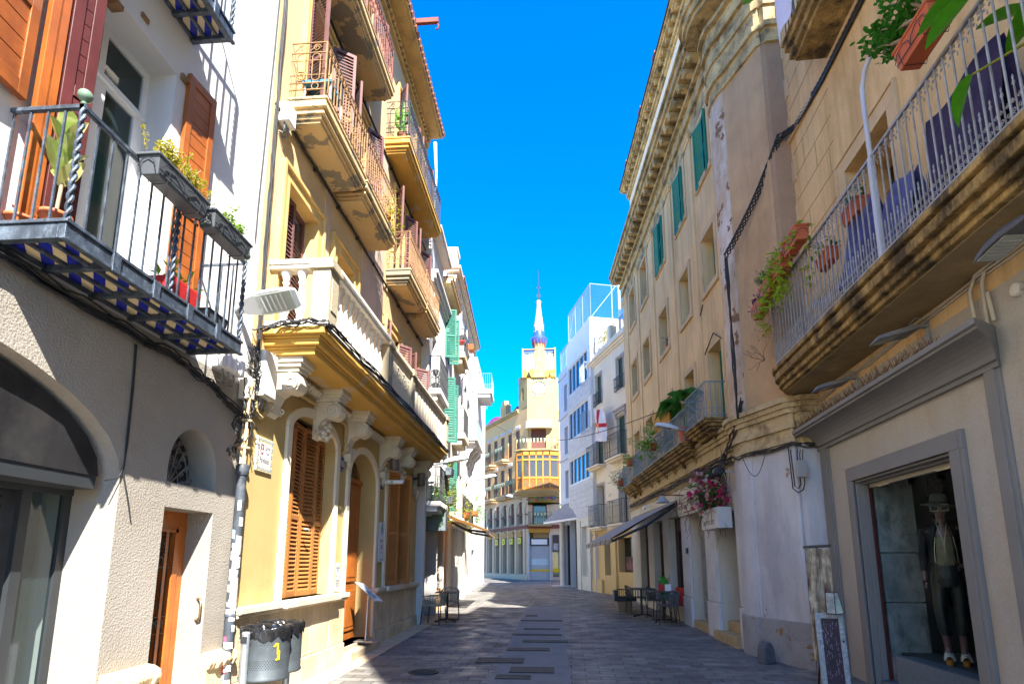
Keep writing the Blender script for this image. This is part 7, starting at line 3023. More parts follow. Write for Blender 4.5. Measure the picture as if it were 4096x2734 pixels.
for c, d in bands:
    mb = B4()
    n_ = 5
    for i in range(n_):
        a, b = -2.1 + 3.25 * i / n_, -2.1 + 3.25 * (i + 1) / n_
        mb.m = 0
        mb.b(-.12, -.1, a, b, c, d)
        mb.m = 1
        mb.b(-.1, -.04, a, a + .05, c, d)
    mb.b(-.1, -.04, 1.1, 1.15, c, d)
    mb.b(-.1, -.04, -2.1, 1.15, c, c + .05)
    mb.b(-.1, -.04, -2.1, 1.15, d - .05, d)
    mb.build('window_band', [glass_bl, white_pvc], R4)
mb = B4()
for z in (9.9, 7.5):
    railing(mb, [(.02, -2.3), (.22, -2.3), (.22, -1.6), (.02, -1.6)], z, z + 1.0, .09, .01, .014, z + .03)
mb.build('window_guard', M('pale_blue_iron', (.35, .42, .5), .5), R4)


def mesh_fence(name, label, root, rz, pts, z0, z1, sgn=-1):
    t_ = thing(name, label, 'fence', root, rz)
    m = MB(sgn)
    for (a, b) in zip(pts, pts[1:]):
        a, b = Vector((*a, 0)), Vector((*b, 0))
        L = (b - a).length
        n_ = max(1, round(L / 1.2))
        for i in range(n_ + 1):
            p = a.lerp(b, i / n_)
            m.tube([p + Vector((0, 0, z0)), p + Vector((0, 0, z1))], .03, 5)
        m.tube([a + Vector((0, 0, z1)), b + Vector((0, 0, z1))], .022, 5)
        m.tube([a + Vector((0, 0, z0)), a.lerp(b, .3) + Vector((0, 0, z1))], .018, 4)
    m.build('post', M('blue_grey_post_%d' % len(MATS), (.30, .36, .42), .5), t_)
    m = MB(sgn)
    for (a, b) in zip(pts, pts[1:]):
        a, b = Vector((*a, 0)), Vector((*b, 0))
        L = (b - a).length
        H = z1 - z0
        k = -int(H / .14)
        while k * .14 < L:
            for s_ in (1, -1):
                p0, p1 = k * .14, k * .14 + H
                za, zb_ = (z0, z1) if s_ > 0 else (z1, z0)
                c0, c1 = max(p0, 0), min(p1, L)
                if c1 > c0:
                    f0, f1 = (c0 - p0) / H, (c1 - p0) / H
                    m.tube([a.lerp(b, c0 / L) + Vector((0, 0, za + (zb_ - za) * f0)), a.lerp(b, c1 / L) + Vector((0, 0, za + (zb_ - za) * f1))], .005, 3, smooth=False)
            k += 1
    m.build('wire_mesh', M('wire_mesh_grey_%d' % len(MATS), (.25, .3, .36), .5), t_)


mesh_fence('mesh_fence', 'tall wire mesh fence on the roof of the modern block', (1.14, 28.5, 13.05), -A4, [(-.1, 1.2), (-.1, -2.5), (-4.5, -2.5)], 0, 1.75)
t = thing('antenna_mast', 'thin white mast at the roof edge behind the beige cornice', 'mast', (3.0, 24.0, 10.75))
mb = MB()
mb.tube([(0, 0, 0), (0, 0, 3.6)], .05, 8)
mb.build('pole', white_paint, t)
# next pale block and entrance canopy
R5 = thing('pale_block', 'narrow pale blue grey block between modern block and clock tower', 'apartment block', (.80, 29.75, 0), -A4)
mb = B4()
OP5 = [(.5, 1.3, z, z + 1.5) for z in (4.9, 7.3, 9.7)]
wall(mb, 0, 2.3, -.2, 12.2, OP5 + [(.05, 2.1, .2, 3.5)], -.2, .3)
mb.b(-7, -.6, .01, 2.29, -.2, 12.1)
mb.q((-.2, 2.3, 0), (-7, 2.3, 0), (-7, 2.3, 12.2), (-.2, 2.3, 12.2))
mb.q((-.2, 0, 0), (-7, 0, 0), (-7, 0, 12.2), (-.2, 0, 12.2))
mb.q((-.2, 0, 12.2), (-7, 0, 12.2), (-7, 2.3, 12.2), (-.2, 2.3, 12.2))
for z in (4.6, 7.0, 9.4, 11.7):
    mb.b(-.2, -.12, 0, 2.3, z, z + .15)
mb.build('wall', M('lilac_grey_wall', (.55, .58, .64), .85, .04, 1), R5)
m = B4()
m.b(-.55, -.5, .05, 2.1, .2, 3.5)  # black board in place of the shade behind the opening
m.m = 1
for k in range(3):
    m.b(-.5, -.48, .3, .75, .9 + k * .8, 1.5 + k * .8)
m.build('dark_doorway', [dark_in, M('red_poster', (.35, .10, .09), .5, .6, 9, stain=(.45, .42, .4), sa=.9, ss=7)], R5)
for a, b, c, d in OP5:
    m = B4()
    m.b(-.5, -.45, a, b, c, d)
    m.m = 1
    m.b(-.45, -.38, a, a + .06, c, d)
    m.b(-.45, -.38, b - .06, b, c, d)
    m.b(-.45, -.38, a, b, c, c + .06)
    m.build('window', [glass_dk, white_pvc], R5)
mesh_fence('mesh_fence', 'lower wire mesh fence on the roof next to the clock tower', (.80, 29.75, 12.2), -A4, [(-.3, 2.2), (-.3, .1)], 0, 1.3)
t = thing('entrance_canopy', 'grey tiled lean-to canopy with one round column, below the modern block', 'canopy', (.45, 31.0, 0))
mb = MB()
o = Vector((.45, 31.0, 0))
A_, B_, C_, D_ = [Vector(p) - o for p in ((1.30, 28.2, 3.72), (-.55, 31.2, 3.66), (1.05, 29.2, 4.65), (.5, 31.4, 4.55))]
n_ = 9
for i in range(n_):
    f0, f1 = i / n_, (i + 1) / n_
    a0, a1 = B_.lerp(D_, f0), B_.lerp(D_, f1)
    b0, b1 = A_.lerp(C_, f0), A_.lerp(C_, f1)
    up = Vector((0, 0, .03))
    mb.add([a0 + up, b0 + up, b1, a1], [(0, 1, 2, 3)])
    mb.add([a0 + up, b0 + up, b0 - up * .2, a0 - up * .2], [(0, 1, 2, 3)])
mb.build('tiled_roof', M('grey_slate_tile', (.30, .30, .33), .7, .25, 14, .4, 60), t)
mb = MB()
dn = Vector((0, 0, -.1))
for p, q in ((A_, B_), (B_, D_), (A_, C_)):
    mb.add([p, q, q + dn, p + dn], [(0, 1, 2, 3)])
mb.add([A_ + dn, B_ + dn, D_ + dn * 8, C_ + dn * 8], [(0, 1, 2, 3)])
mb.build('canopy_edge', white_paint, t)
mb = MB()
mb.lathe([(.16, .25), (.14, .3), (.14, 3.6), (.2, 3.66)], (.0, .0, 0), 14)
mb.build('column', M('cream_column', (.66, .62, .54), .8, .05, 3), t)
mb = MB()
mb.b(-.6, .9, -1.0, .6, .25, .34)
mb.build('step', M('pale_step', (.5, .48, .45), .8), t)
mb = MB()
mb.b(.75, .8, -1.6, 1.2, .3, 3.6)  # near-black colour carries the shade of the entry
mb.b(.3, .8, .55, .65, .3, 3.6)
mb.m = 1
for k in range(3):
    mb.b(.70, .75, -.9 + k * .02, -.45, .9 + k * .75, 1.45 + k * .75)
mb.build('doorway', [M('dark_entrance', (.03, .03, .035), .6), M('poster_panel', (.35, .16, .15), .5, .6, 9, stain=(.05, .05, .06), sa=.9, ss=8)], t)

# ------------------------------------------------------------------ clock tower corner house
CT = thing('clock_tower_house', 'yellow corner house with clock tower, mosaic spire and wooden oriel bay', 'tower house', (-1.7, 38, 0))
TF = Matrix(((0, 1, 0, 0), (-1, 0, 0, 0), (0, 0, 1, 0), (0, 0, 0, 1)))
wa = R(29.3)
TW = Matrix(((-math.cos(wa), -math.sin(wa), 0, 0), (-math.sin(wa), math.cos(wa), 0, 0), (0, 0, 1, 0), (0, 0, 0, 1)))


def BF():
    m = MB()
    m.T = TF
    return m


def BW():
    m = MB()
    m.T = TW
    return m


mb = BF()
wall(mb, 0, 2.12, 5.3, 14.0, [(.25, 1.25, 8.95, 10.45)], depth=.25)
mb.q((0, 0, 14), (0, 2.12, 14), (-2.2, 2.12, 14), (-2.2, .0, 14))
mb.b(-1.9, -.3, .35, 2.1, .3, 13.95)
mb.q((0, 2.12, 0), (-2, 2.12, 0), (-2, 2.12, 14), (0, 2.12, 14))
mb.T = TW
wall(mb, 0, 1.35, 11.9, 14.15, [(.55, .85, 12.6, 13.5, .14)], depth=.2)
mb.q((0, 1.35, 11.9), (-1.6, 1.35, 11.9), (-1.6, 1.35, 14.15), (0, 1.35, 14.15))
mb.b(-1.6, -.25, .05, 1.3, 11.9, 14.0)
mb.b(-.3, .02, .95, 1.37, 13.9, 14.35)
mb.build('tower', tower_y, CT)
mb = BW()
WT = [1.2 + i * 1.28 for i in range(8)]
opsW = []
for k, u in enumerate(WT):
    w_ = .62
    opsW += [(u, u + w_, 8.9, 10.6), (u, u + w_, 6.35, 8.15)]
wall(mb, 0, 12, 5.85, 12.0, opsW, depth=.28)
mb.b(-8, -.4, .6, 11.9, 0, 11.9)
mb.q((0, 12, 0), (-8, 12, 0), (-8, 12, 12), (0, 12, 12))
mb.q((0, 0, 12), (-8, 0, 12), (-8, 12, 12), (0, 12, 12))
mb.build('wing_wall', tower_pink, CT)
mb = BW()
opsG = []
GW = [.75 + i * 1.28 for i in range(9)]
for u in GW:
    opsG += [(u, u + .72, .75, 3.4), (u + .1, u + .62, 4.1, 5.55)]
wall(mb, 0, 12, -.2, 5.85, opsG, depth=.25)
for u in [.45 + i * 1.28 for i in range(10)]:
    mb.b(0, .08, u - .12, u + .18, .2, 5.2)
    mb.extr('x', [(u - .3, 5.4), (u + .36, 5.4), (u + .18, 4.9), (u - .12, 4.9)], 0, .06)
mb.b(0, .1, 0, 12, -.1, .72)
mb.T = TF
wall(mb, 0, 2.12, -.2, 5.4, [(.1, 1.4, .3, 3.5), (.3, 1.25, 3.95, 5.4), (1.62, 2.0, .6, 3.3)], depth=.25)
mb.build('ground_floor_wall', tower_gr, CT)
mb = BW()
mb.b(0, .1, 0, 12, 3.72, 3.95)
mb.b(0, .07, 0, 12, 4.62, 4.7)
mb.T = TF
mb.b(0, .1, -.06, 2.14, 3.72, 3.95)
mb.build('brown_frieze', brown_trim, CT)
mb = BW()
for u in GW:
    mb.b(-.27, -.25, u, u + .72, .75, 3.4)
mb.T = TF
mb.b(-.27, -.25, 1.62, 2.0, .6, 3.3)
mb.build('shop_glass', glassmat('street_shop_glass', (.12, .16, .15), .04, .75), CT)
mb = BW()
for k, u in enumerate(GW):
    mb.m = 0
    mb.b(-.2, .12, u, u + .72, 3.2, 3.42)
    mb.b(0, .2, u - .02, u + .74, 3.42, 3.6)
    if k < 4:
        mb.m = 1
        mb.b(.05, .12, u + .12, u + .6, 2.75, 3.15)
        mb.m = 2
        mb.b(.12, .125, u + .3, u + .42, 2.85, 3.05)
mb.build('shop_blind', [M('orange_blind', (.60, .33, .12), .8), M('yellow_box_sign', (.8, .62, .03), .5), ink], CT)
mb = BW()
for u in WT:
    for c, d in ((8.9, 10.6), (6.35, 8.15)):
        mb.b(-.1, -.06, u + .04, u + .62, c, d)
for u in GW:
    mb.b(-.15, -.1, u + .1, u + .62, 4.1, 5.55)
mb.T = TF
mb.b(-.22, -.16, .25, 1.25, 8.95, 10.45)
mb.build('shutter', M('brown_far_shutter', (.16, .055, .035), .6, .15, 8, .3, 60), CT)
mb = BW()
for u in WT:
    for d in (10.6, 8.15):
        for k in range(10):
            mb.b(0, .03, u - .06 + (k % 5) * .15, u + .05 + (k % 5) * .15, d + .12 + (k // 5) * .12, d + .22 + (k // 5) * .12)
mb.build('sgraffito_band', M('lilac_white_ornament', (.72, .66, .66), .9, .1, 8), CT)


def balc_far(B, y0, y1, z, o, nm='balcony'):
    m = B()
    m.b(0, o, y0, y1, z - .14, z)
    m.b(0, o - .12, y0 + .1, y1 - .1, z - .28, z - .14)
    s_ = m.build(nm, M('peach_slab_%d' % len(MATS), (.62, .42, .22), .9), CT)
    m = B()
    railing(m, [(.02, y0), (o - .03, y0), (o - .03, y1), (.02, y1)], z, z + .95, .12, .012, .016, z + .05)
    m.m = 1
    n_ = int((y1 - y0) / .24)
    for i in range(n_):
        y = y0 + .1 + (y1 - y0 - .1) * i / max(1, n_)
        m.extr('x', [(y, z + .92), (y + .13, z + .92), (y + .13, z + .72), (y + .065, z + .6), (y, z + .72)], o - .02, o)
    m.build('railing', [M('dark_green_iron_%d' % len(MATS), (.03, .05, .04), .5), M('pale_green_shield_%d' % len(MATS), (.42, .45, .30), .7)], s_)


for a, b, z in ((3.0, 4.4, 8.8), (5.3, 7.0, 8.75), (7.1, 8.2, 8.75), (.9, 2.4, 6.15), (2.5, 4.5, 6.15), (5.0, 10.5, 6.15)):
    balc_far(BW, a, b, z, .55)
for u in GW[:7]:
    m = BW()
    railing(m, [(.02, u + .05), (.06, u + .05), (.06, u + .68), (.02, u + .68)], 4.0, 4.75, .1, .01, .014)
    m.build('window_guard', iron_bk, CT)
mb = BW()
mb.b(0, .12, 1.3, 12, 11.85, 12.0)
mb.b(0, .2, 1.3, 12, 12.0, 12.1)
mb.build('wing_cornice', tower_y, CT)
mb = BW()
for a, b, h in ((1.4, 3.1, .75), (4.6, 8.4, .95), (8.5, 11.5, .7)):
    n_ = 14
    cv = [(a + (b - a) * i / n_, 12.1 + h * math.sin(PI * (.15 + .7 * i / n_)) - h * .35) for i in range(n_ + 1)]
    mb.strip([(.1, y, 12.1) for y, z in cv], [(-.3, y, z) for y, z in cv])
    mb.strip([(-.3, y, z) for y, z in cv], [(-1.4, y, 12.1) for y, z in cv])
mb.build('purple_tile_roof', M('purple_glazed_tile', (.22, .03, .12), .4, .35, 12, .5, 25), CT)
mb = BW()
mb.b(-.35, .05, 3.4, 4.4, 12.1, 13.0)
mb.b(-.3, .05, 3.7, 4.1, 13.0, 13.35)
mb.build('roof_pier', tower_y, CT)

# mosaic tiles: blue at the ridge, broken white in the middle, yellow at the eaves
def mosaic(name, za, zb_, zc, zd):
    m = M(name, (.74, .72, .68), .3, .08, 20, .2, 60, spec=.5)
    n, l, b = nodes_of(m)
    g = n.new('ShaderNodeNewGeometry')
    sx = n.new('ShaderNodeSeparateXYZ')
    l.new(g.outputs['Position'], sx.inputs[0])
    v = n.new('ShaderNodeTexVoronoi')
    v.inputs['Scale'].default_value = 11
    l.new(g.outputs['Position'], v.inputs['Vector'])
    ad = n.new('ShaderNodeMath')
    ad.operation = 'MULTIPLY_ADD'
    sc = n.new('ShaderNodeSeparateColor')
    l.new(v.outputs['Color'], sc.inputs[0])
    l.new(sc.outputs[0], ad.inputs[0])
    ad.inputs[1].default_value = .55
    l.new(sx.outputs['Z'], ad.inputs[2])
    mr = n.new('ShaderNodeMapRange')
    mr.inputs['From Min'].default_value = za
    mr.inputs['From Max'].default_value = zd
    l.new(ad.outputs[0], mr.inputs['Value'])
    r = n.new('ShaderNodeValToRGB')
    r.color_ramp.interpolation = 'CONSTANT'
    e = r.color_ramp.elements
    e[0].color = (.72, .42, .02, 1)
    e[1].position = (zb_ - za) / (zd - za)
    e[1].color = (.76, .74, .70, 1)
    x = e.new((zc - za) / (zd - za))
    x.color = (.03, .08, .42, 1)
    l.new(mr.outputs[0], r.inputs[0])
    l.new(r.outputs[0], b.inputs['Base Color'])
    return m


mos = mosaic('gable_mosaic', 13.8, 15.0, 15.95, 17)
mos2 = mosaic('spire_mosaic', 15.0, 15.5, 25, 26)
nn = nodes_of(mos2)[0]
for nd in nn:
    if nd.type == 'VALTORGB':
        nd.color_ramp.elements[0].color = (.03, .08, .42, 1)
    if nd.type == 'MAP_RANGE' and nd.inputs['From Max'].default_value == 26:
        nd.inputs['From Min'].default_value = 16.8
        nd.inputs['From Max'].default_value = 20
for nd in nn:
    if nd.type == 'VALTORGB':
        nd.color_ramp.elements[1].position = .36
        nd.color_ramp.elements[2].position = .999
        nd.color_ramp.elements[2].color = (.76, .74, .70, 1)
mb = BF()
for a, b in ((-.28, .50), (1.22, 1.90)):
    m_ = (a + b) / 2
    pts = [(a, 16.1), (b, 16.1), (b, 14.2), (b - .08, 14.05), (b - .2, 14.02), (b - .28, 14.25), (m_, 14.5), (a + .28, 14.25), (a + .2, 14.02), (a + .08, 14.05), (a, 14.2)]
    lo = [(.12 - .0 * 0 - (z - 14) * .12, y, z) for y, z in pts]
    hi = [(-.1 - (z - 14) * .12, y, z) for y, z in pts]
    k = len(pts)
    mb.add(lo + hi, [tuple(range(k)), tuple(range(k, 2 * k))[::-1]] + [(i, (i + 1) % k, k + (i + 1) % k, k + i) for i in range(k)])
    mb.add([(-.12, a, 16.1), (-.12, b, 16.1), (-1.6, b, 14.1), (-1.6, a, 14.1)], [(0, 1, 2, 3)])
gbl = mb.build('mosaic_gable', mos, CT, recalc=False)
mb = BF()
for a, b in ((-.28, .50), (1.22, 1.90)):
    mb.b(-.25, -.05, a - .02, b + .02, 16.08, 16.14)
mb.b(-.3, .13, 1.88, 1.98, 14.0, 16.14)
mb.b(-.3, .13, -.34, -.26, 14.0, 16.12)
mb.build('gable_edge', tower_y, gbl)
mb = BF()
bt = [(.42, 14.0), (1.2, 14.0), (1.0, 14.6), (.93, 15.4), (.86, 16.1), (.8, 16.2), (.72, 15.9), (.62, 15.2), (.52, 14.5)]
mb.extr('x', bt, -.3, .18)
mb.b(-.6, .05, .5, 1.3, 14.0, 15.9)
mb.build('tower_buttress', tower_y, CT, .02)
mb = BF()
for k, z in enumerate((14.45, 14.72, 15.0, 15.25)):
    mb.m = k % 2
    mb.lathe([(.055, .18), (.05, .2), (.001, .2)], (0, .79, z), 10, 'x')
    mb.lathe([(.045, .13), (.04, .15), (.001, .15)], (0, 1.93, z), 8, 'x')
mb.build('ceramic_disc', [yellow, M('grey_blue_ceramic', (.3, .34, .42), .4)], CT)
SPX, SPY = .82, .55
mb = MB()
mb.lathe([(.40, 14.5), (.40, 16.95)], (SPX, SPY, 0), 20)
sp_ = mb.build('spire_drum', tower_y, CT)
mb = MB()
mb.lathe([(.44, 16.62), (.5, 16.8), (.575, 16.98), (.56, 17.02), (.42, 17.25), (.36, 17.6), (.33, 18.1), (.30, 18.2), (.20, 18.9), (.13, 19.65), (.16, 19.7), (.17, 19.85), (.1, 19.95), (.001, 20.0)], (SPX, SPY, 0), 20)
cone = mb.build('spire_cone', mos2, sp_)
mb = MB()
for k in range(14):
    a = 2 * PI * k / 14
    mb.tube([(SPX + .41 * math.cos(a), SPY + .41 * math.sin(a), 16.4), (SPX + .52 * math.cos(a), SPY + .52 * math.sin(a), 16.9)], .035, 5)
for z, r_, n_, br__ in ((18.12, .335, 12, .05), (17.9, .345, 12, .035), (18.6, .25, 7, .03), (19.0, .2, 6, .03), (19.35, .17, 6, .025), (19.8, .17, 8, .045), (17.02, .56, 18, .035)):
    for k in range(n_):
        a = 2 * PI * k / n_
        mb.ball((SPX + r_ * math.cos(a), SPY + r_ * math.sin(a), z), br__, 6)
mb.build('spire_knob', brown_trim, sp_)
mb = MB()
mb.tube([(SPX, SPY, 19.9), (SPX, SPY, 22.3)], [.035, .012], 6)
mb.b(SPX - .16, SPX + .16, SPY - .015, SPY + .015, 20.9, 20.94)
mb.b(SPX - .015, SPX + .015, SPY - .16, SPY + .16, 20.9, 20.94)
for k in range(6):
    a = k * PI / 3
    scroll(mb, (SPX + .1 * math.cos(a), SPY, 20.32 + .1 * math.sin(a)), .07, .016, 'y', 1, 1, 8, a)
mb.build('weather_vane', iron_bk, sp_)
# clock
mb = BF()
mb.lathe([(.52, 0), (.52, .06), (.46, .07), (.44, .02), (.43, .0)], (0, .80, 13.3), 36, 'x')
mb.build('clock_rim', tower_y, CT)
mb = BF()
mb.lathe([(.43, .012), (.001, .014)], (0, .80, 13.3), 36, 'x')
clk = mb.build('clock_face', M('white_clock_enamel', (.62, .63, .66), .4, .01), CT)
mb = BF()
for k in range(26):
    a = 2 * PI * k / 26
    for r_ in (.57, .655):
        mb.ball((.015, .80 + r_ * math.cos(a + (r_ > .6) * .12), 13.3 + r_ * math.sin(a + (r_ > .6) * .12)), .05, 6)
mb.build('clock_wreath', M('cream_wreath', (.62, .56, .44), .8), CT)
mb = BF()
for ang, L, w_ in ((R(2), .34, .02), (R(-30), .25, .03)):
    d = Vector((0, math.cos(ang), math.sin(ang)))
    e = Vector((0, -d.z, d.y))
    c = Vector((.022, .80, 13.3))
    mb.add([c - d * .05 - e * w_, c + d * L * .75 - e * w_ * .5, c + d * L * .8 - e * w_ * 2, c + d * L, c + d * L * .8 + e * w_ * 2, c + d * L * .75 + e * w_ * .5, c - d * .05 + e * w_], [(0, 1, 2, 3, 4, 5, 6)])
for k in range(60):
    a = 2 * PI * k / 60
    mb.b(.015, .018, .80 + .41 * math.cos(a) - .009, .80 + .41 * math.cos(a) + .009, 13.3 + .41 * math.sin(a) - .009, 13.3 + .41 * math.sin(a) + .009)
mb.build('clock_hands', ink, clk)
for k, rn in enumerate(('XII', 'I', 'II', 'III', 'IIII', 'V', 'VI', 'VII', 'VIII', 'IX', 'X', 'XI')):
    a = PI / 2 - k * PI / 6
    o = text('numeral', rn, .15, ink, clk, (.80 + .335 * math.cos(a), -.0165, 13.3 + .335 * math.sin(a)), (PI / 2, -(a - PI / 2), 0), .001, sx=.8)
# oriel, balconies and bay
mb = BF()
mb.extr('z', [(0, -.1), (.25, -.08), (.45, .25), (.5, .8), (.45, 1.35), (.25, 1.62), (0, 1.65)], 10.5, 10.9)
mb.extr('z', [(0, -.15), (.3, -.1), (.52, .22), (.57, .8), (.52, 1.38), (.3, 1.68), (0, 1.7)], 10.42, 10.5)
mb.build('curved_hood', M('cream_hood', (.76, .66, .44), .85), CT)


def bayplan(e):
    return [(0, -.78 - e), (.28 + e * .3, -.70 - e), (.62 + e, -.3 - e * .5), (.62 + e, 1.48 + e * .5), (.25 + e * .5, 2.08 + e * .5), (0, 2.1)]


mb = BF()
for z0, z1, e in ((8.72, 8.82, .0), (8.82, 8.92, .12), (6.0, 6.1, .06), (5.9, 6.0, -.06), (5.78, 5.9, -.2), (6.1, 6.17, .12)):
    mb.extr('z', bayplan(e), z0, z1)
bs = mb.build('bay_slab', tower_y, CT)
mb = BF()
railing(mb, [p for p in bayplan(.06)], 8.92, 9.65, .13, .012, .018, 8.97)
mb.m = 1
bp_ = bayplan(.08)
for (a, b) in zip(bp_, bp_[1:]):
    a, b = Vector((*a, 0)), Vector((*b, 0))
    n_ = max(1, int((b - a).length / .22))
    for i in range(n_):
        p = a.lerp(b, (i + .5) / n_)
        d = (b - a).normalized() * .06
        mb.add([p - d + Vector((0, 0, 9.62)), p + d + Vector((0, 0, 9.62)), p + d + Vector((0, 0, 9.45)), p + Vector((0, 0, 9.33)), p - d + Vector((0, 0, 9.45))], [(0, 1, 2, 3, 4)])
mb.build('railing', [M('bay_rail_green', (.03, .05, .04), .5), M('bay_rail_shield', (.45, .48, .30), .7)], bs)
mb = BF()
PB = bayplan(0)[:-1]
for (a, b) in zip(PB, PB[1:]):
    a, b = Vector((*a, 0)), Vector((*b, 0))
    d = (b - a)
    L = d.length
    d.normalize()
    nrm = Vector((d.y, -d.x, 0))
    if nrm.x < 0:
        nrm = -nrm
    n_ = max(1, round(L / .5))

    def panel(f0, f1, z0, z1, t0, t1):
        p, q = a + d * L * f0, a + d * L * f1
        v = []
        for zz in (z0, z1):
            for pt, tt in ((p, t0), (q, t0), (q, t1), (p, t1)):
                v.append(pt + nrm * tt + Vector((0, 0, zz)))
        mb.add(v, [(0, 3, 2, 1), (4, 5, 6, 7), (0, 1, 5, 4), (1, 2, 6, 5), (2, 3, 7, 6), (3, 0, 4, 7)])
    mb.m = 0
    panel(0, 1, 6.17, 6.3, -.04, .04)
    panel(0, 1, 6.95, 7.06, -.04, .04)
    panel(0, 1, 8.15, 8.25, -.04, .04)
    panel(0, 1, 8.5, 8.72, -.04, .05)
    for i in range(n_ + 1):
        f = i / n_
        w_ = .035 / L
        panel(max(0, f - w_), min(1, f + w_), 6.17, 8.72, -.04, .05)
    mb.m = 1
    panel(0, 1, 7.06, 8.15, -.02, .0)
    panel(0, 1, 8.25, 8.5, -.02, .0)
    mb.m = 2
    panel(0, 1, 6.3, 6.95, -.02, .01)
    mb.m = 3
    for i in range(n_):
        for j in range(3):
            f = (i + .2 + .3 * j) / n_
            panel(f, f + .06 / L, 6.45 + .16 * (j % 2), 6.57 + .16 * (j % 2), .01, .018)
mb.build('wooden_bay', [bay_wood, glassmat('bay_glass', (.10, .09, .07), .05, .6), M('bay_lower_panel', (.26, .10, .02), .5, .2, 8), M('teal_glass_square', (.03, .15, .14), .3)], CT, recalc=False)
mb = BF()
mb.b(0, .4, .05, 1.55, 3.85, 3.97)
b_ = mb.build('balcony', tower_y, CT)
mb = BF()
railing(mb, [(.02, .08), (.37, .08), (.37, 1.52), (.02, 1.52)], 3.97, 4.78, .11, .011, .016, 4.02)
mb.m = 1
for i in range(6):
    y = .2 + i * .22
    mb.extr('x', [(y, 4.75), (y + .12, 4.75), (y + .12, 4.58), (y + .06, 4.48), (y, 4.58)], .38, .395)
mb.build('railing', [M('small_rail_green', (.03, .05, .04), .5), M('small_rail_shield', (.45, .48, .30), .7)], b_)
mb = BF()
mb.b(-.26, -.24, .3, 1.25, 3.95, 5.4)
mb.m = 1
mb.b(-.24, -.2, .3, .38, 3.95, 5.4)
mb.b(-.24, -.2, 1.17, 1.25, 3.95, 5.4)
mb.m = 2
for i in range(9):
    mb.add([(.04, .0 + i * .175, 5.5), (.04, .175 + i * .175, 5.5), (.3, .175 + i * .175, 5.32), (.3, .0 + i * .175, 5.32)], [(0, 1, 2, 3)])
    mb.lathe([(.001, .30), (.09, .30)], (0, .087 + i * .175, 5.32), 8, 'x')
mb.build('balcony_door', [glass_dk, brown_trim, M('yellow_scalloped_awning', (.6, .42, .04), .8)], CT)
mb = BF()
for i in range(46):
    z = .3 + i * .05
    mb.extr('y', [(-.2, z), (-.17, z + .01), (-.165, z + .025), (-.17, z + .04), (-.2, z + .05)], .12, 1.38)
mb.m = 1
mb.b(-.2, -.15, .12, 1.38, .95, 1.08)
mb.m = 2
mb.b(-.2, -.155, .2, 1.3, 1.35, 1.75)
mb.m = 3
mb.b(-.2, -.1, .1, 1.4, 2.6, 3.1)
mb.m = 4
mb.b(-.1, -.09, .22, 1.25, 2.68, 3.02)
mb.m = 0
mb.b(0, .06, .02, .1, .3, 3.4)
mb.b(0, .06, 1.4, 1.48, .3, 3.4)
mb.build('roller_shutter', [M('light_grey_shutter', (.55, .58, .62), .5, .06, 4), yellow, M('pale_blue_sticker', (.55, .68, .72), .6, .1, 6), M('dark_shutter_box', (.05, .05, .055), .6), white_paint], CT)
mb = BF()
mb.b(0, .05, .05, 1.45, 3.45, 3.72)
mb.m = 1
mb.b(.02, .06, 1.6, 2.02, 2.2, 3.25)
mb.m = 2
mb.b(.06, .065, 1.66, 1.96, 2.3, 2.75)
mb.m = 3
mb.b(.02, .05, 1.6, 2.02, .9, 1.15)
mb.build('shop_board', [M('orange_wood_board', (.55, .28, .04), .7), M('dark_notice_case', (.07, .05, .05), .5), M('notice_print', (.35, .38, .4), .6, .5, 12), yellow], CT)
t = thing('flower_garland', 'garland of red, yellow and blue flowers over the balcony door of the tower house', 'garland', (-1.6, 37.55, 5.55))
rg = random.Random(61)
for c_, nm in ((M('garland_red', (.6, .03, .03), .7), 'red_flowers'), (M('garland_blue', (.05, .15, .5), .7), 'blue_flowers'), (M('garland_green', (.05, .3, .05), .7), 'green_leaves')):
    mb = MB()
    for k in range(22):
        x = rg.choice((0, .55, .95, 1.55)) + rg.gauss(0, .09)
        mb.ball((x, rg.gauss(0, .04), .05 + rg.gauss(0, .06) + .1 * (x > .8)), .05, 6)
    mb.build(nm, c_, t)
for k, (u, lab, cols_) in enumerate(((7.55, 'yellow and red striped flag on the wing of the tower house', 0), (6.7, 'white flag with red cross on the wing of the tower house', 1))):
    c = TW @ Vector((.62, u, 0))
    t = thing('flag', lab, 'flag', (-1.7 + c.x, 38 + c.y, 7.0), R(29.3))
    mb = MB()
    n_ = 9
    W_ = (.34, .8)[k]
    for i in range(n_):
        for j in range(9):
            x0, x1 = -W_ / 2 + W_ * i / n_, -W_ / 2 + W_ * (i + 1) / n_
            if cols_ == 0:
                mb.m = i % 2
            else:
                mb.m = 3 if (i == 4 or j == 4) else 2
            f = lambda x, j_: (x, .03 * math.sin(x * 9 + j_ * .5), -1.25 * j_ / 9)
            mb.add([f(x0, j), f(x1, j), f(x1, j + 1), f(x0, j + 1)], [(0, 1, 2, 3)])
    mb.build('cloth', [M('flag_yellow_%d' % k, (.75, .5, .03), .9), M('flag_red_%d' % k, (.6, .05, .04), .9), M('flag_white_%d' % k, (.75, .72, .74), .9), M('flag_cross_%d' % k, (.6, .06, .1), .9)], t, recalc=False)
for u, z, lab in ((.9, 5.75, 'white street lamp on the corner of the tower house under the bay'), (7.2, 5.55, 'white street lamp on the wing of the tower house below the flags')):
    c = TW @ Vector((.35, u, 0))
    road_lamp(lab, (-1.7 + c.x, 38 + c.y, z), PI + wa, R(10), 1.3, .35)
t = thing('tv_antenna', 'television antenna on the roof beyond the white houses', 'antenna', (-5.6, 44.6, 12.3))
mb = MB()
mb.tube([(0, 0, 0), (0, 0, 1.6)], .02, 5)
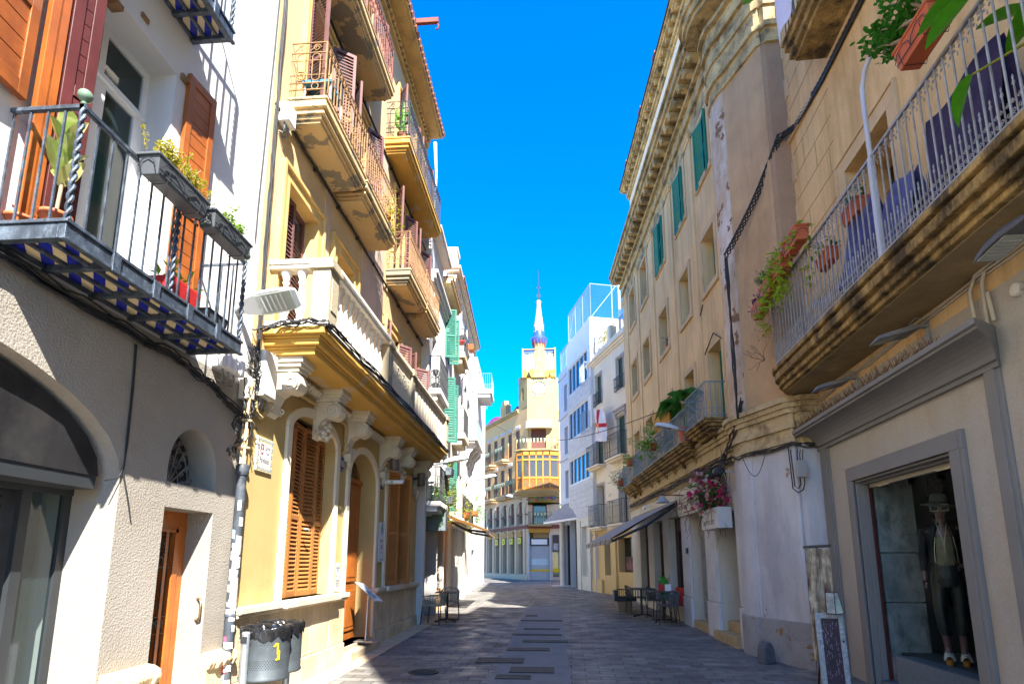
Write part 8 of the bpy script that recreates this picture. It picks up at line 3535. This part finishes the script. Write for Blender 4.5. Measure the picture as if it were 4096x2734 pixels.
mb.tube([(-.45, 0, 1.35), (.4, 0, 1.5)], .015, 4)
for k in range(7):
    x = -.42 + k * .13
    mb.tube([(x, -.02, 1.2 + k * .02), (x, .02, 1.55 + k * .02)], .012, 4)
mb.build('aerial', alu, t)

# ------------------------------------------------------------------ white houses (left, far)
AL = R(-2.58)
LX = lambda y: -3.2 - .045 * (y - 14.1)


def wl(o, u, z):
    return (LX(u) + o * math.cos(AL), u + o * .045, z)


def white_row(label, y0, y1, zt, ops, mat, z0=-.3):
    t_ = thing('white_house', label, 'house', (LX(y0), y0, 0), -AL)
    m = MB(1, y0)
    wall(m, y0, y1, z0, zt, ops, depth=.25)
    m.b(-7, -.95, y0 + .01, y1 - .01, z0, zt - .01)
    m.b(-.95, -.28, y0 + .01, y1 - .01, 2.75, zt - .01) if z0 < 0 and ops and ops[0][2] < .5 and len(ops[0]) > 5 else m.b(-.95, -.28, y0 + .01, y1 - .01, z0, zt - .01)
    m.q((0, y0, z0), (-7, y0, z0), (-7, y0, zt), (0, y0, zt))
    m.q((0, y1, z0), (-7, y1, z0), (-7, y1, zt), (0, y1, zt))
    m.q((0, y0, zt), (-7, y0, zt), (-7, y1, zt), (0, y1, zt))
    m.build('wall', mat, t_)
    return t_


ww = M('bright_white_house_paint', (.64, .62, .60), .9, .04, 1, .1, 40)
LA = white_row('narrow white house with cafe recess, black iron balconies and plain eaves', 14.1, 16.3, 10.5, [(14.35, 16.3, -.3, 2.75, 0, .85), (14.6, 15.4, 3.1, 4.9, 0, .24), (14.6, 15.3, 6.05, 7.7, 0, .24), (14.6, 15.3, 8.5, 9.9, 0, .24)], ww)
LB = white_row('white house with sandy eaves and bright green shutters', 16.3, 18.7, 10.1, [(16.3, 17.5, -.3, 2.75, 0, .85), (17.65, 18.5, .2, 2.6, 0, .25), (17.0, 17.7, 3.1, 4.8, 0, .24), (17.0, 17.7, 5.4, 7.2, 0, .24), (17.0, 17.7, 7.9, 9.4, 0, .24)], ww)
LC = white_row('long white house with corbelled balconies and pilasters', 18.7, 26.3, 11.7, [(19.2, 20.2, .25, 2.7, 0, .2), (19.1, 19.9, 5.8, 7.6, 0, .24), (19.1, 19.9, 3.0, 4.8, 0, .24), (21.2, 22.0, 3.0, 4.8, 0, .24), (21.2, 22.0, 6.0, 7.8, 0, .24), (23.6, 24.4, 6.6, 8.4, 0, .24), (23.4, 24.2, 3.0, 4.8, 0, .24), (19.1, 19.9, 8.7, 10.3, 0, .24), (21.2, 22.0, 8.9, 10.4, 0, .24), (23.6, 24.4, 9.3, 10.6, 0, .24)], M('cream_white_house_paint', (.62, .57, .50), .9, .05, 1, .1, 40))
LD = white_row('far white house whose top balcony shows against the sky', 28.2, 34, 12.0, [(29, 29.8, 10.4, 11.7, 0, .2)], ww)
BA, BB_, BC_, BD = (lambda: MB(1, 14.1)), (lambda: MB(1, 16.3)), (lambda: MB(1, 18.7)), (lambda: MB(1, 28.2))
for par, B, wins in ((LA, BA, [(14.6, 15.4, 3.1, 4.9), (14.6, 15.3, 6.05, 7.7), (14.6, 15.3, 8.5, 9.9)]), (LB, BB_, [(17.65, 18.5, .2, 2.6), (17.0, 17.7, 3.1, 4.8), (17.0, 17.7, 5.4, 7.2), (17.0, 17.7, 7.9, 9.4)]), (LC, BC_, [(19.2, 20.2, .25, 2.7), (19.1, 19.9, 5.8, 7.6), (19.1, 19.9, 3.0, 4.8), (21.2, 22.0, 3.0, 4.8), (21.2, 22.0, 6.0, 7.8), (23.6, 24.4, 6.6, 8.4), (23.4, 24.2, 3.0, 4.8), (19.1, 19.9, 8.7, 10.3), (21.2, 22.0, 8.9, 10.4), (23.6, 24.4, 9.3, 10.6)])):
    m = B()
    for a, b, c, d in wins:
        m.m = 0
        m.b(-.245, -.2, a, b, c, d)
        m.m = 1
        m.b(-.2, -.16, a, a + .05, c, d)
        m.b(-.2, -.16, b - .05, b, c, d)
        m.b(-.2, -.16, (a + b) / 2 - .03, (a + b) / 2 + .03, c, d)
    m.build('window', [glass_dk, white_pvc], par)
m = BA()
m.b(-.2, .22, 14.1, 16.25, 10.42, 10.5)
m.b(-.2, .26, 14.1, 16.3, 10.5, 10.58)
m.build('eaves', M('pink_cream_eaves', (.74, .62, .54), .9), LA)
m = BA()
for z0, z1, e in ((9.0, 9.1, .06), (9.1, 9.25, .12), (9.25, 9.33, .18)):
    m.b(0, e, 14.2, 17.4, z0, z1)
m.build('string_course', ww, LA)
m = BB_()
m.b(-.2, .22, 16.3, 18.7, 10.02, 10.1)
m.b(-.2, .28, 16.3, 18.72, 10.1, 10.18)
m.m = 1
m.b(-.3, .3, 16.3, 18.72, 10.18, 10.24)
m.build('eaves', [M('sandy_eaves', (.66, .50, .26), .9), tile_roof], LB)
m = BC_()
for z0, z1, e in ((11.3, 11.4, .06), (11.4, 11.5, .1), (11.62, 11.7, .2), (11.7, 11.78, .26)):
    m.b(-.2, e, 18.7 - e, 26.3 + e * .4, z0, z1)
m.b(-.6, .08, 18.72, 19.3, 11.78, 12.5)
m.b(-.65, .12, 18.70, 19.35, 12.5, 12.62)
m.build('roof_cornice', cream_white, LC)
m = BC_()
m.b(-.4, .3, 19.3, 26.45, 11.78, 11.83)
for y in (20.5, 22.3, 24.2):
    m.b(-.2, .25, y, y + .25, 11.83, 12.1)
m.build('roof_tile', tile_roof, LC)
m = BC_()
for y in (20.5, 22.6, 25.2):
    m.b(0, .06, y, y + .3, 0, 11.3)
    m.b(0, .1, y - .04, y + .34, 0, .6)
m.build('pilaster', ww, LC)


def green_leaf(par, B, y, z, h, w=.34):
    m = B()
    leaf_shutter(m, (.0, y, z), R(12), w, h, st=.045, n=26)
    m.build('shutter', M('green_shutter_%d' % len(MATS), (.006, .13, .09), .5, .1, 6), par)


for y, z, h in ((16.95, 7.85, 1.6), (17.75, 7.9, 1.55), (16.95, 5.35, 1.85), (17.75, 5.3, 1.9), (17.75, 3.1, 1.65)):
    green_leaf(LB, BB_, y, z, h)
wslab = M('white_balcony_slab', (.78, .74, .70), .9, .05, 3)
iron_balcony(LA, BA, 14.2, 15.7, 6.0, .32, .88, wslab, iron_bk, .3)
iron_balcony(LA, BA, 14.2, 15.95, 3.05, .38, .88, wslab, iron_bk, .25)
iron_balcony(LC, BC_, 18.85, 20.2, 8.75, .40, .85, M('tan_edge_slab', (.62, .48, .30), .9), iron_bk, .4)
iron_balcony(LC, BC_, 18.75, 20.1, 5.85, .45, .85, M('cream_balcony_slab', (.70, .60, .46), .9), iron_bk, .4)
sd_ = iron_balcony(LC, BC_, 23.0, 26.1, 6.6, .5, .85, wslab, iron_cy, .2)
iron_balcony(LC, BC_, 19.0, 22.8, 2.98, .42, .8, wslab, iron_bk, .25)
iron_balcony(LD, BD, 28.3, 30.2, 10.3, .75, .85, wslab, iron_cy, .4)
m = BC_()
for y in (23.3, 24.2, 25.1, 25.8):
    m.extr('y', [(0, 6.4), (.42, 6.4), (.4, 6.25), (.28, 6.15), (.16, 6.0), (.08, 5.7), (0, 5.55)], y, y + .16)
    for yy in (y - .01, y + .17):
        scroll(m, (.28, yy, 6.27), .08, .02, 'y', 1.5, 1, 14)
    m.extr('y', [(0, 9.0), (.3, 9.0), (.22, 8.85), (.1, 8.7), (0, 8.4)], y - 2.0, y - 1.85)
m.build('corbel', wslab, LC)
# cafe recess on the narrow white house
m = BB_()
m.b(-.95, -.02, 17.5, 17.6, -.2, 2.75)
m.build('recess_wall', M('beige_recess_wall', (.52, .40, .28), .9, .06, 1.5), LB)
m = BB_()
m.b(-.95, -.03, 17.47, 17.5, -.2, .78)
m.build('recess_dado', M('brown_dado', (.38, .22, .11), .8, .1, 4), LB)
m = BB_()
m.b(-.2, -.05, 17.65, 18.5, .2, 2.6)
m.build('wooden_door', M('ochre_cafe_door', (.42, .22, .06), .6, .2, 5), LB)
t = thing('wall_plaque', 'round red and orange plaque on the beige cafe recess wall', 'sign', (-3.78, 17.44, .98))
mb = MB()
mb.lathe([(.13, 0), (.13, .02), (.001, .02)], n=20, axis='y')
mb.T = Matrix.Translation((0, -.001, 0))
mb.m = 1
mb.b(-.12, .12, -.004, -.0, -.02, .02)
mb.m = 2
mb.b(-.1, .1, -.003, 0, .03, .09)
mb.build('disc', [red, white_paint, M('orange_plaque', (.75, .4, .08), .6)], t)
t = thing('posted_menu', 'small framed menu on the beige cafe recess wall', 'menu', (-3.8, 17.44, 1.55))
mb = MB()
mb.b(-.13, .13, 0, .02, -.2, .2)
f_ = mb.build('frame', M('tan_frame', (.40, .32, .24), .6), t)
mb = MB()
mb.b(-.09, .09, -.005, 0, -.16, .16)
mb.build('sheet', M('menu_sheet_grey', (.42, .38, .34), .6, .3, 20), t)
t = thing('hanging_sign', 'blank dark grey board hung out over the cafe entrance', 'shop sign', (-3.2, 15.3, 2.68))
mb = MB()
mb.b(-.34, .33, -.03, .03, -.31, .31)
mb.build('board', M('slate_board', (.14, .165, .19), .5, .06, 2), t)
mb = MB()
for a in ((-.345, -.325, -.32, .32), (.315, .335, -.32, .32)):
    mb.b(a[0], a[1], -.04, .04, a[2], a[3])
mb.b(-.325, .315, -.04, .04, -.32, -.30)
mb.b(-.325, .315, -.04, .04, .30, .32)
mb.build('edge_trim', metal_gy, t)
t = thing('cafe_awning', 'beige canvas awning over the cafe, folding arms spread toward the street', 'awning', wl(0, 17.6, 2.9), -AL)
mb = MB()
for i in range(10):
    a, b = -1.35 + 3.0 * i / 10, -1.35 + 3.0 * (i + 1) / 10
    for (o0, z0), (o1, z1) in zip(((.05, .05), (.5, -.1), (1.0, -.28), (1.45, -.46)), ((.5, -.1), (1.0, -.28), (1.45, -.46), (1.47, -.58))):
        mb.add([(o0, a, z0), (o1, a, z1), (o1, b, z1), (o0, b, z0), (o0, a, z0 - .01), (o1, a, z1 - .01), (o1, b, z1 - .01), (o0, b, z0 - .01)], [(0, 1, 2, 3), (4, 5, 6, 7), (0, 1, 5, 4), (3, 2, 6, 7)])
mb.build('canvas', canvas_bg, t)
mb = MB()
mb.b(1.38, 1.46, -1.35, 1.65, -.56, -.48)
for y, s_ in ((-1.25, 1), (1.5, -1)):
    mb.tube([(.05, y, -.06), (.75, y + s_ * .35, -.42), (1.42, y + s_ * .05, -.52)], .035, 6)
mb.build('awning_arm', M('black_arm', (.03, .028, .03), .5), t)
road_lamp('white street lamp beyond the far end of the stone balcony', wl(.34, 15.0, 4.15), -AL, R(10), 1.05, .4)
road_lamp('white street lamp under the corbelled balcony of the long white house', wl(.45, 25.2, 5.15), -AL, R(12), 1.2, .45)
# plants and things on those balconies
rq = random.Random(71)
for lab, u, o_, z, n_, sx, sy, sz, m_, pt in (('green pot plants behind the lower railing of the narrow white house', 14.7, .2, 3.05, 420, .1, .35, .3, leaf_g, plastic_dk),
                                         ('yellow green plant trailing over the railing beyond the ochre console', 15.6, .42, 3.1, 500, .08, .22, .45, leaf_y, plastic_dk),
                                         ('tall feathery plant in a terracotta box on the lower balcony of the long white house', 22.3, .5, 3.3, 520, .16, .3, .45, leaf_g, terracotta),
                                         ('trailing yellowish plant on the lower balcony near the green shutter', 19.6, .45, 3.0, 480, .1, .3, .5, leaf_y, terracotta),
                                         ('small red box with leaves on the upper balcony of the long white house', 20.3, .48, 9.3, 40, .06, .1, .1, leaf_g, terracotta)):
    t = thing('balcony_plant', lab, 'potted plant', wl(o_, u, z), -AL)
    m1, m2 = MB(), MB()
    m1.taper((0, 0, 0), (.09, .2), (.12, .24), .2)
    m1.build('pot', pt, t, .006)
    leaves(m2, [Vector((rq.gauss(.03, sx), rq.gauss(0, sy * .6), rq.gauss(.15, sz * .7))) for _ in range(36)], .09, n_, .05, rq, .15, .4)
    m2.build('foliage', m_, t, recalc=False)
t = planter('blue grey flower box on the lower railing of the narrow white house', wl(.46, 15.15, 3.82), -AL, .55, .2, .18, M('blue_grey_trough', (.14, .18, .21), .5), True, None)
sprigs(t, 12, .18, .5, .17, .2, leaf_y, rq, 0, .05, 20)
t = thing('potted_figure', 'dark wire stand with pots on the white house balcony beyond the slat railing', 'plant stand', wl(.12, 14.5, 6.0), -AL)
mb = MB()
mb.tube([(0, 0, 0), (0, 0, .55)], .015, 5)
for k in range(3):
    ring(mb, (0, 0, .12 + k * .18), .12, .012, 'y', 10)
mb.build('stand', iron_bk, t)
mb = MB()
mb.lathe([(.06, .45), (.09, .58), (.001, .56)], n=10)
mb.lathe([(.07, .05), (.1, .2), (.001, .18)], n=10)
mb.build('pot', M('black_pot', (.03, .03, .03), .6), t)
t = thing('folding_chair', 'black and red folding chair on the balcony above the green shutters', 'chair', wl(.2, 19.1, 8.75), -AL)
mb = MB()
mb.b(-.2, .2, .2, .24, .45, .8)
mb.build('backrest', iron_bk, t)
mb = MB()
mb.b(-.2, .2, -.2, .2, .4, .44)
mb.build('seat', red, t)
for sx, sy in ((-1, -1), (1, -1), (-1, 1), (1, 1)):
    mb = MB()
    mb.tube([(sx * .18, sy * .18, 0), (sx * .18, sy * .18, .4)], .014, 5)
    mb.build('leg', iron_bk, t)
mb = MB()
for i in range(10):
    mb.add([(.0, -.5 + i * .1, 0), (0.02 * (i % 2), -.4 + i * .1, 0), (.02 * (i % 2), -.4 + i * .1, -.5), (.0, -.5 + i * .1, -.5)], [(0, 1, 2, 3)])
o = mb.build('balcony_cloth', M('white_red_cloth', (.7, .6, .6), .9, .2, 4, stain=(.6, .05, .08), sa=.8, ss=4), recalc=False)
o.location = wl(.7, 29.2, 10.85)
tag(o, 'white and red cloth on the far balcony against the sky', 'cloth')
t = thing('parasol_pole', 'folded white parasol on the top balcony of the yellow house', 'parasol', (-2.95, 13.3, 10.24))
mb = MB()
mb.tube([(0, 0, 0), (0, 0, 1.3), (-.05, .0, 2.2)], [.02, .03, .05], 7)
mb.build('pole', white_paint, t)
# cafe furniture on the left
G3 = 'woven chairs by the left cafe'
wv = (M('tan_woven_rope', (.42, .34, .22), .8, .3, 25), M('dark_chair_leg', (.06, .06, .065), .5))
a1 = cafe_chair('tan woven cafe chair at the end of the yellow plinth', -2.92, 14.15, R(-100), wv, G3)
cafe_chair('tan woven cafe chair on the far side of the left cafe table', -2.78, 15.55, R(10), wv, G3, a1)
cafe_table('dark cafe table between the woven chairs on the left', -2.72, 14.85, 'left cafe table', .72, .27)
# ------------------------------------------------------------------ every separate piece of a facade its own part
SPLIT = {'window_surround', 'arched_surround', 'plaster_panel', 'stone_plinth', 'sill_course', 'balustrade_pier', 'balustrade_rail', 'plinth_stone', 'window_dark', 'ball_finial',
         'shutter_hinge', 'window', 'shop_window', 'shop_window_frame', 'pilaster', 'shop_pier', 'door_step', 'chimney', 'roof_railing', 'shop_glass', 'shutter', 'window_edge', 'shop_frame',
         'marbled_panel', 'roof_tile', 'corbel', 'ceramic_disc', 'mosaic_gable', 'gable_edge', 'purple_tile_roof', 'roof_pier', 'shop_blind', 'cooling_fin', 'easel_leg', 'window_guard', 'brown_frieze',
         'post_clamp', 'strap', 'ochre_conduit', 'cornice_bracket', 'sgraffito_band', 'awning_arm', 'roller_blind_box', 'dark_doorway', 'shop_board', 'stone_cladding', 'tower_buttress', 'roof_parapet', 'wall_cable', 'parapet', 'tower'}


def islands(me):
    par = list(range(len(me.vertices)))

    def find(i):
        while par[i] != i:
            par[i] = par[par[i]]
            i = par[i]
        return i
    for p in me.polygons:
        v = p.vertices
        a = find(v[0])
        for k in v[1:]:
            b = find(k)
            if a != b:
                par[b] = a
    return [find(i) for i in range(len(par))]


def split_pieces(o, gap=.035):
    me = o.data
    lab = islands(me)
    box = {}
    for v, l in zip(me.vertices, lab):
        c = v.co
        if l not in box:
            box[l] = [c.x, c.y, c.z, c.x, c.y, c.z]
        else:
            b = box[l]
            for k in range(3):
                b[k] = min(b[k], c[k])
                b[k + 3] = max(b[k + 3], c[k])
    ks = list(box)
    if len(ks) < 2 or len(ks) > 600:
        return
    grp = {k: k for k in ks}

    def find(i):
        while grp[i] != i:
            i = grp[i]
        return i
    for i, a in enumerate(ks):
        A = box[a]
        for b in ks[i + 1:]:
            B = box[b]
            if all(A[k] - gap <= B[k + 3] and B[k] - gap <= A[k + 3] for k in range(3)):
                ra, rb = find(a), find(b)
                if ra != rb:
                    grp[rb] = ra
    roots = sorted({find(k) for k in ks}, key=lambda r: box[r][1])
    if len(roots) < 2 or len(roots) > 60:
        return
    of = [find(l) for l in lab]
    vs = [v.co[:] for v in me.vertices]
    polys = [(p.vertices[:], p.material_index, p.use_smooth) for p in me.polygons]
    mats = list(me.materials)
    for n_, r in enumerate(roots):
        idx = [i for i, g in enumerate(of) if g == r]
        mp = {j: k for k, j in enumerate(idx)}
        pl = [p for p in polys if of[p[0][0]] == r]
        nm = bpy.data.meshes.new(me.name)
        nm.from_pydata([vs[i] for i in idx], [], [[mp[i] for i in p[0]] for p in pl])
        for m in mats:
            nm.materials.append(m)
        nm.polygons.foreach_set('material_index', [p[1] for p in pl])
        nm.polygons.foreach_set('use_smooth', [p[2] for p in pl])
        if n_ == 0:
            o.data = nm
        else:
            c = o.copy()
            c.data = nm
            COL.objects.link(c)


for o in [x for x in S.objects if x.type == 'MESH' and x.parent and x.name.split('.')[0] in SPLIT and not x.children]:
    split_pieces(o)
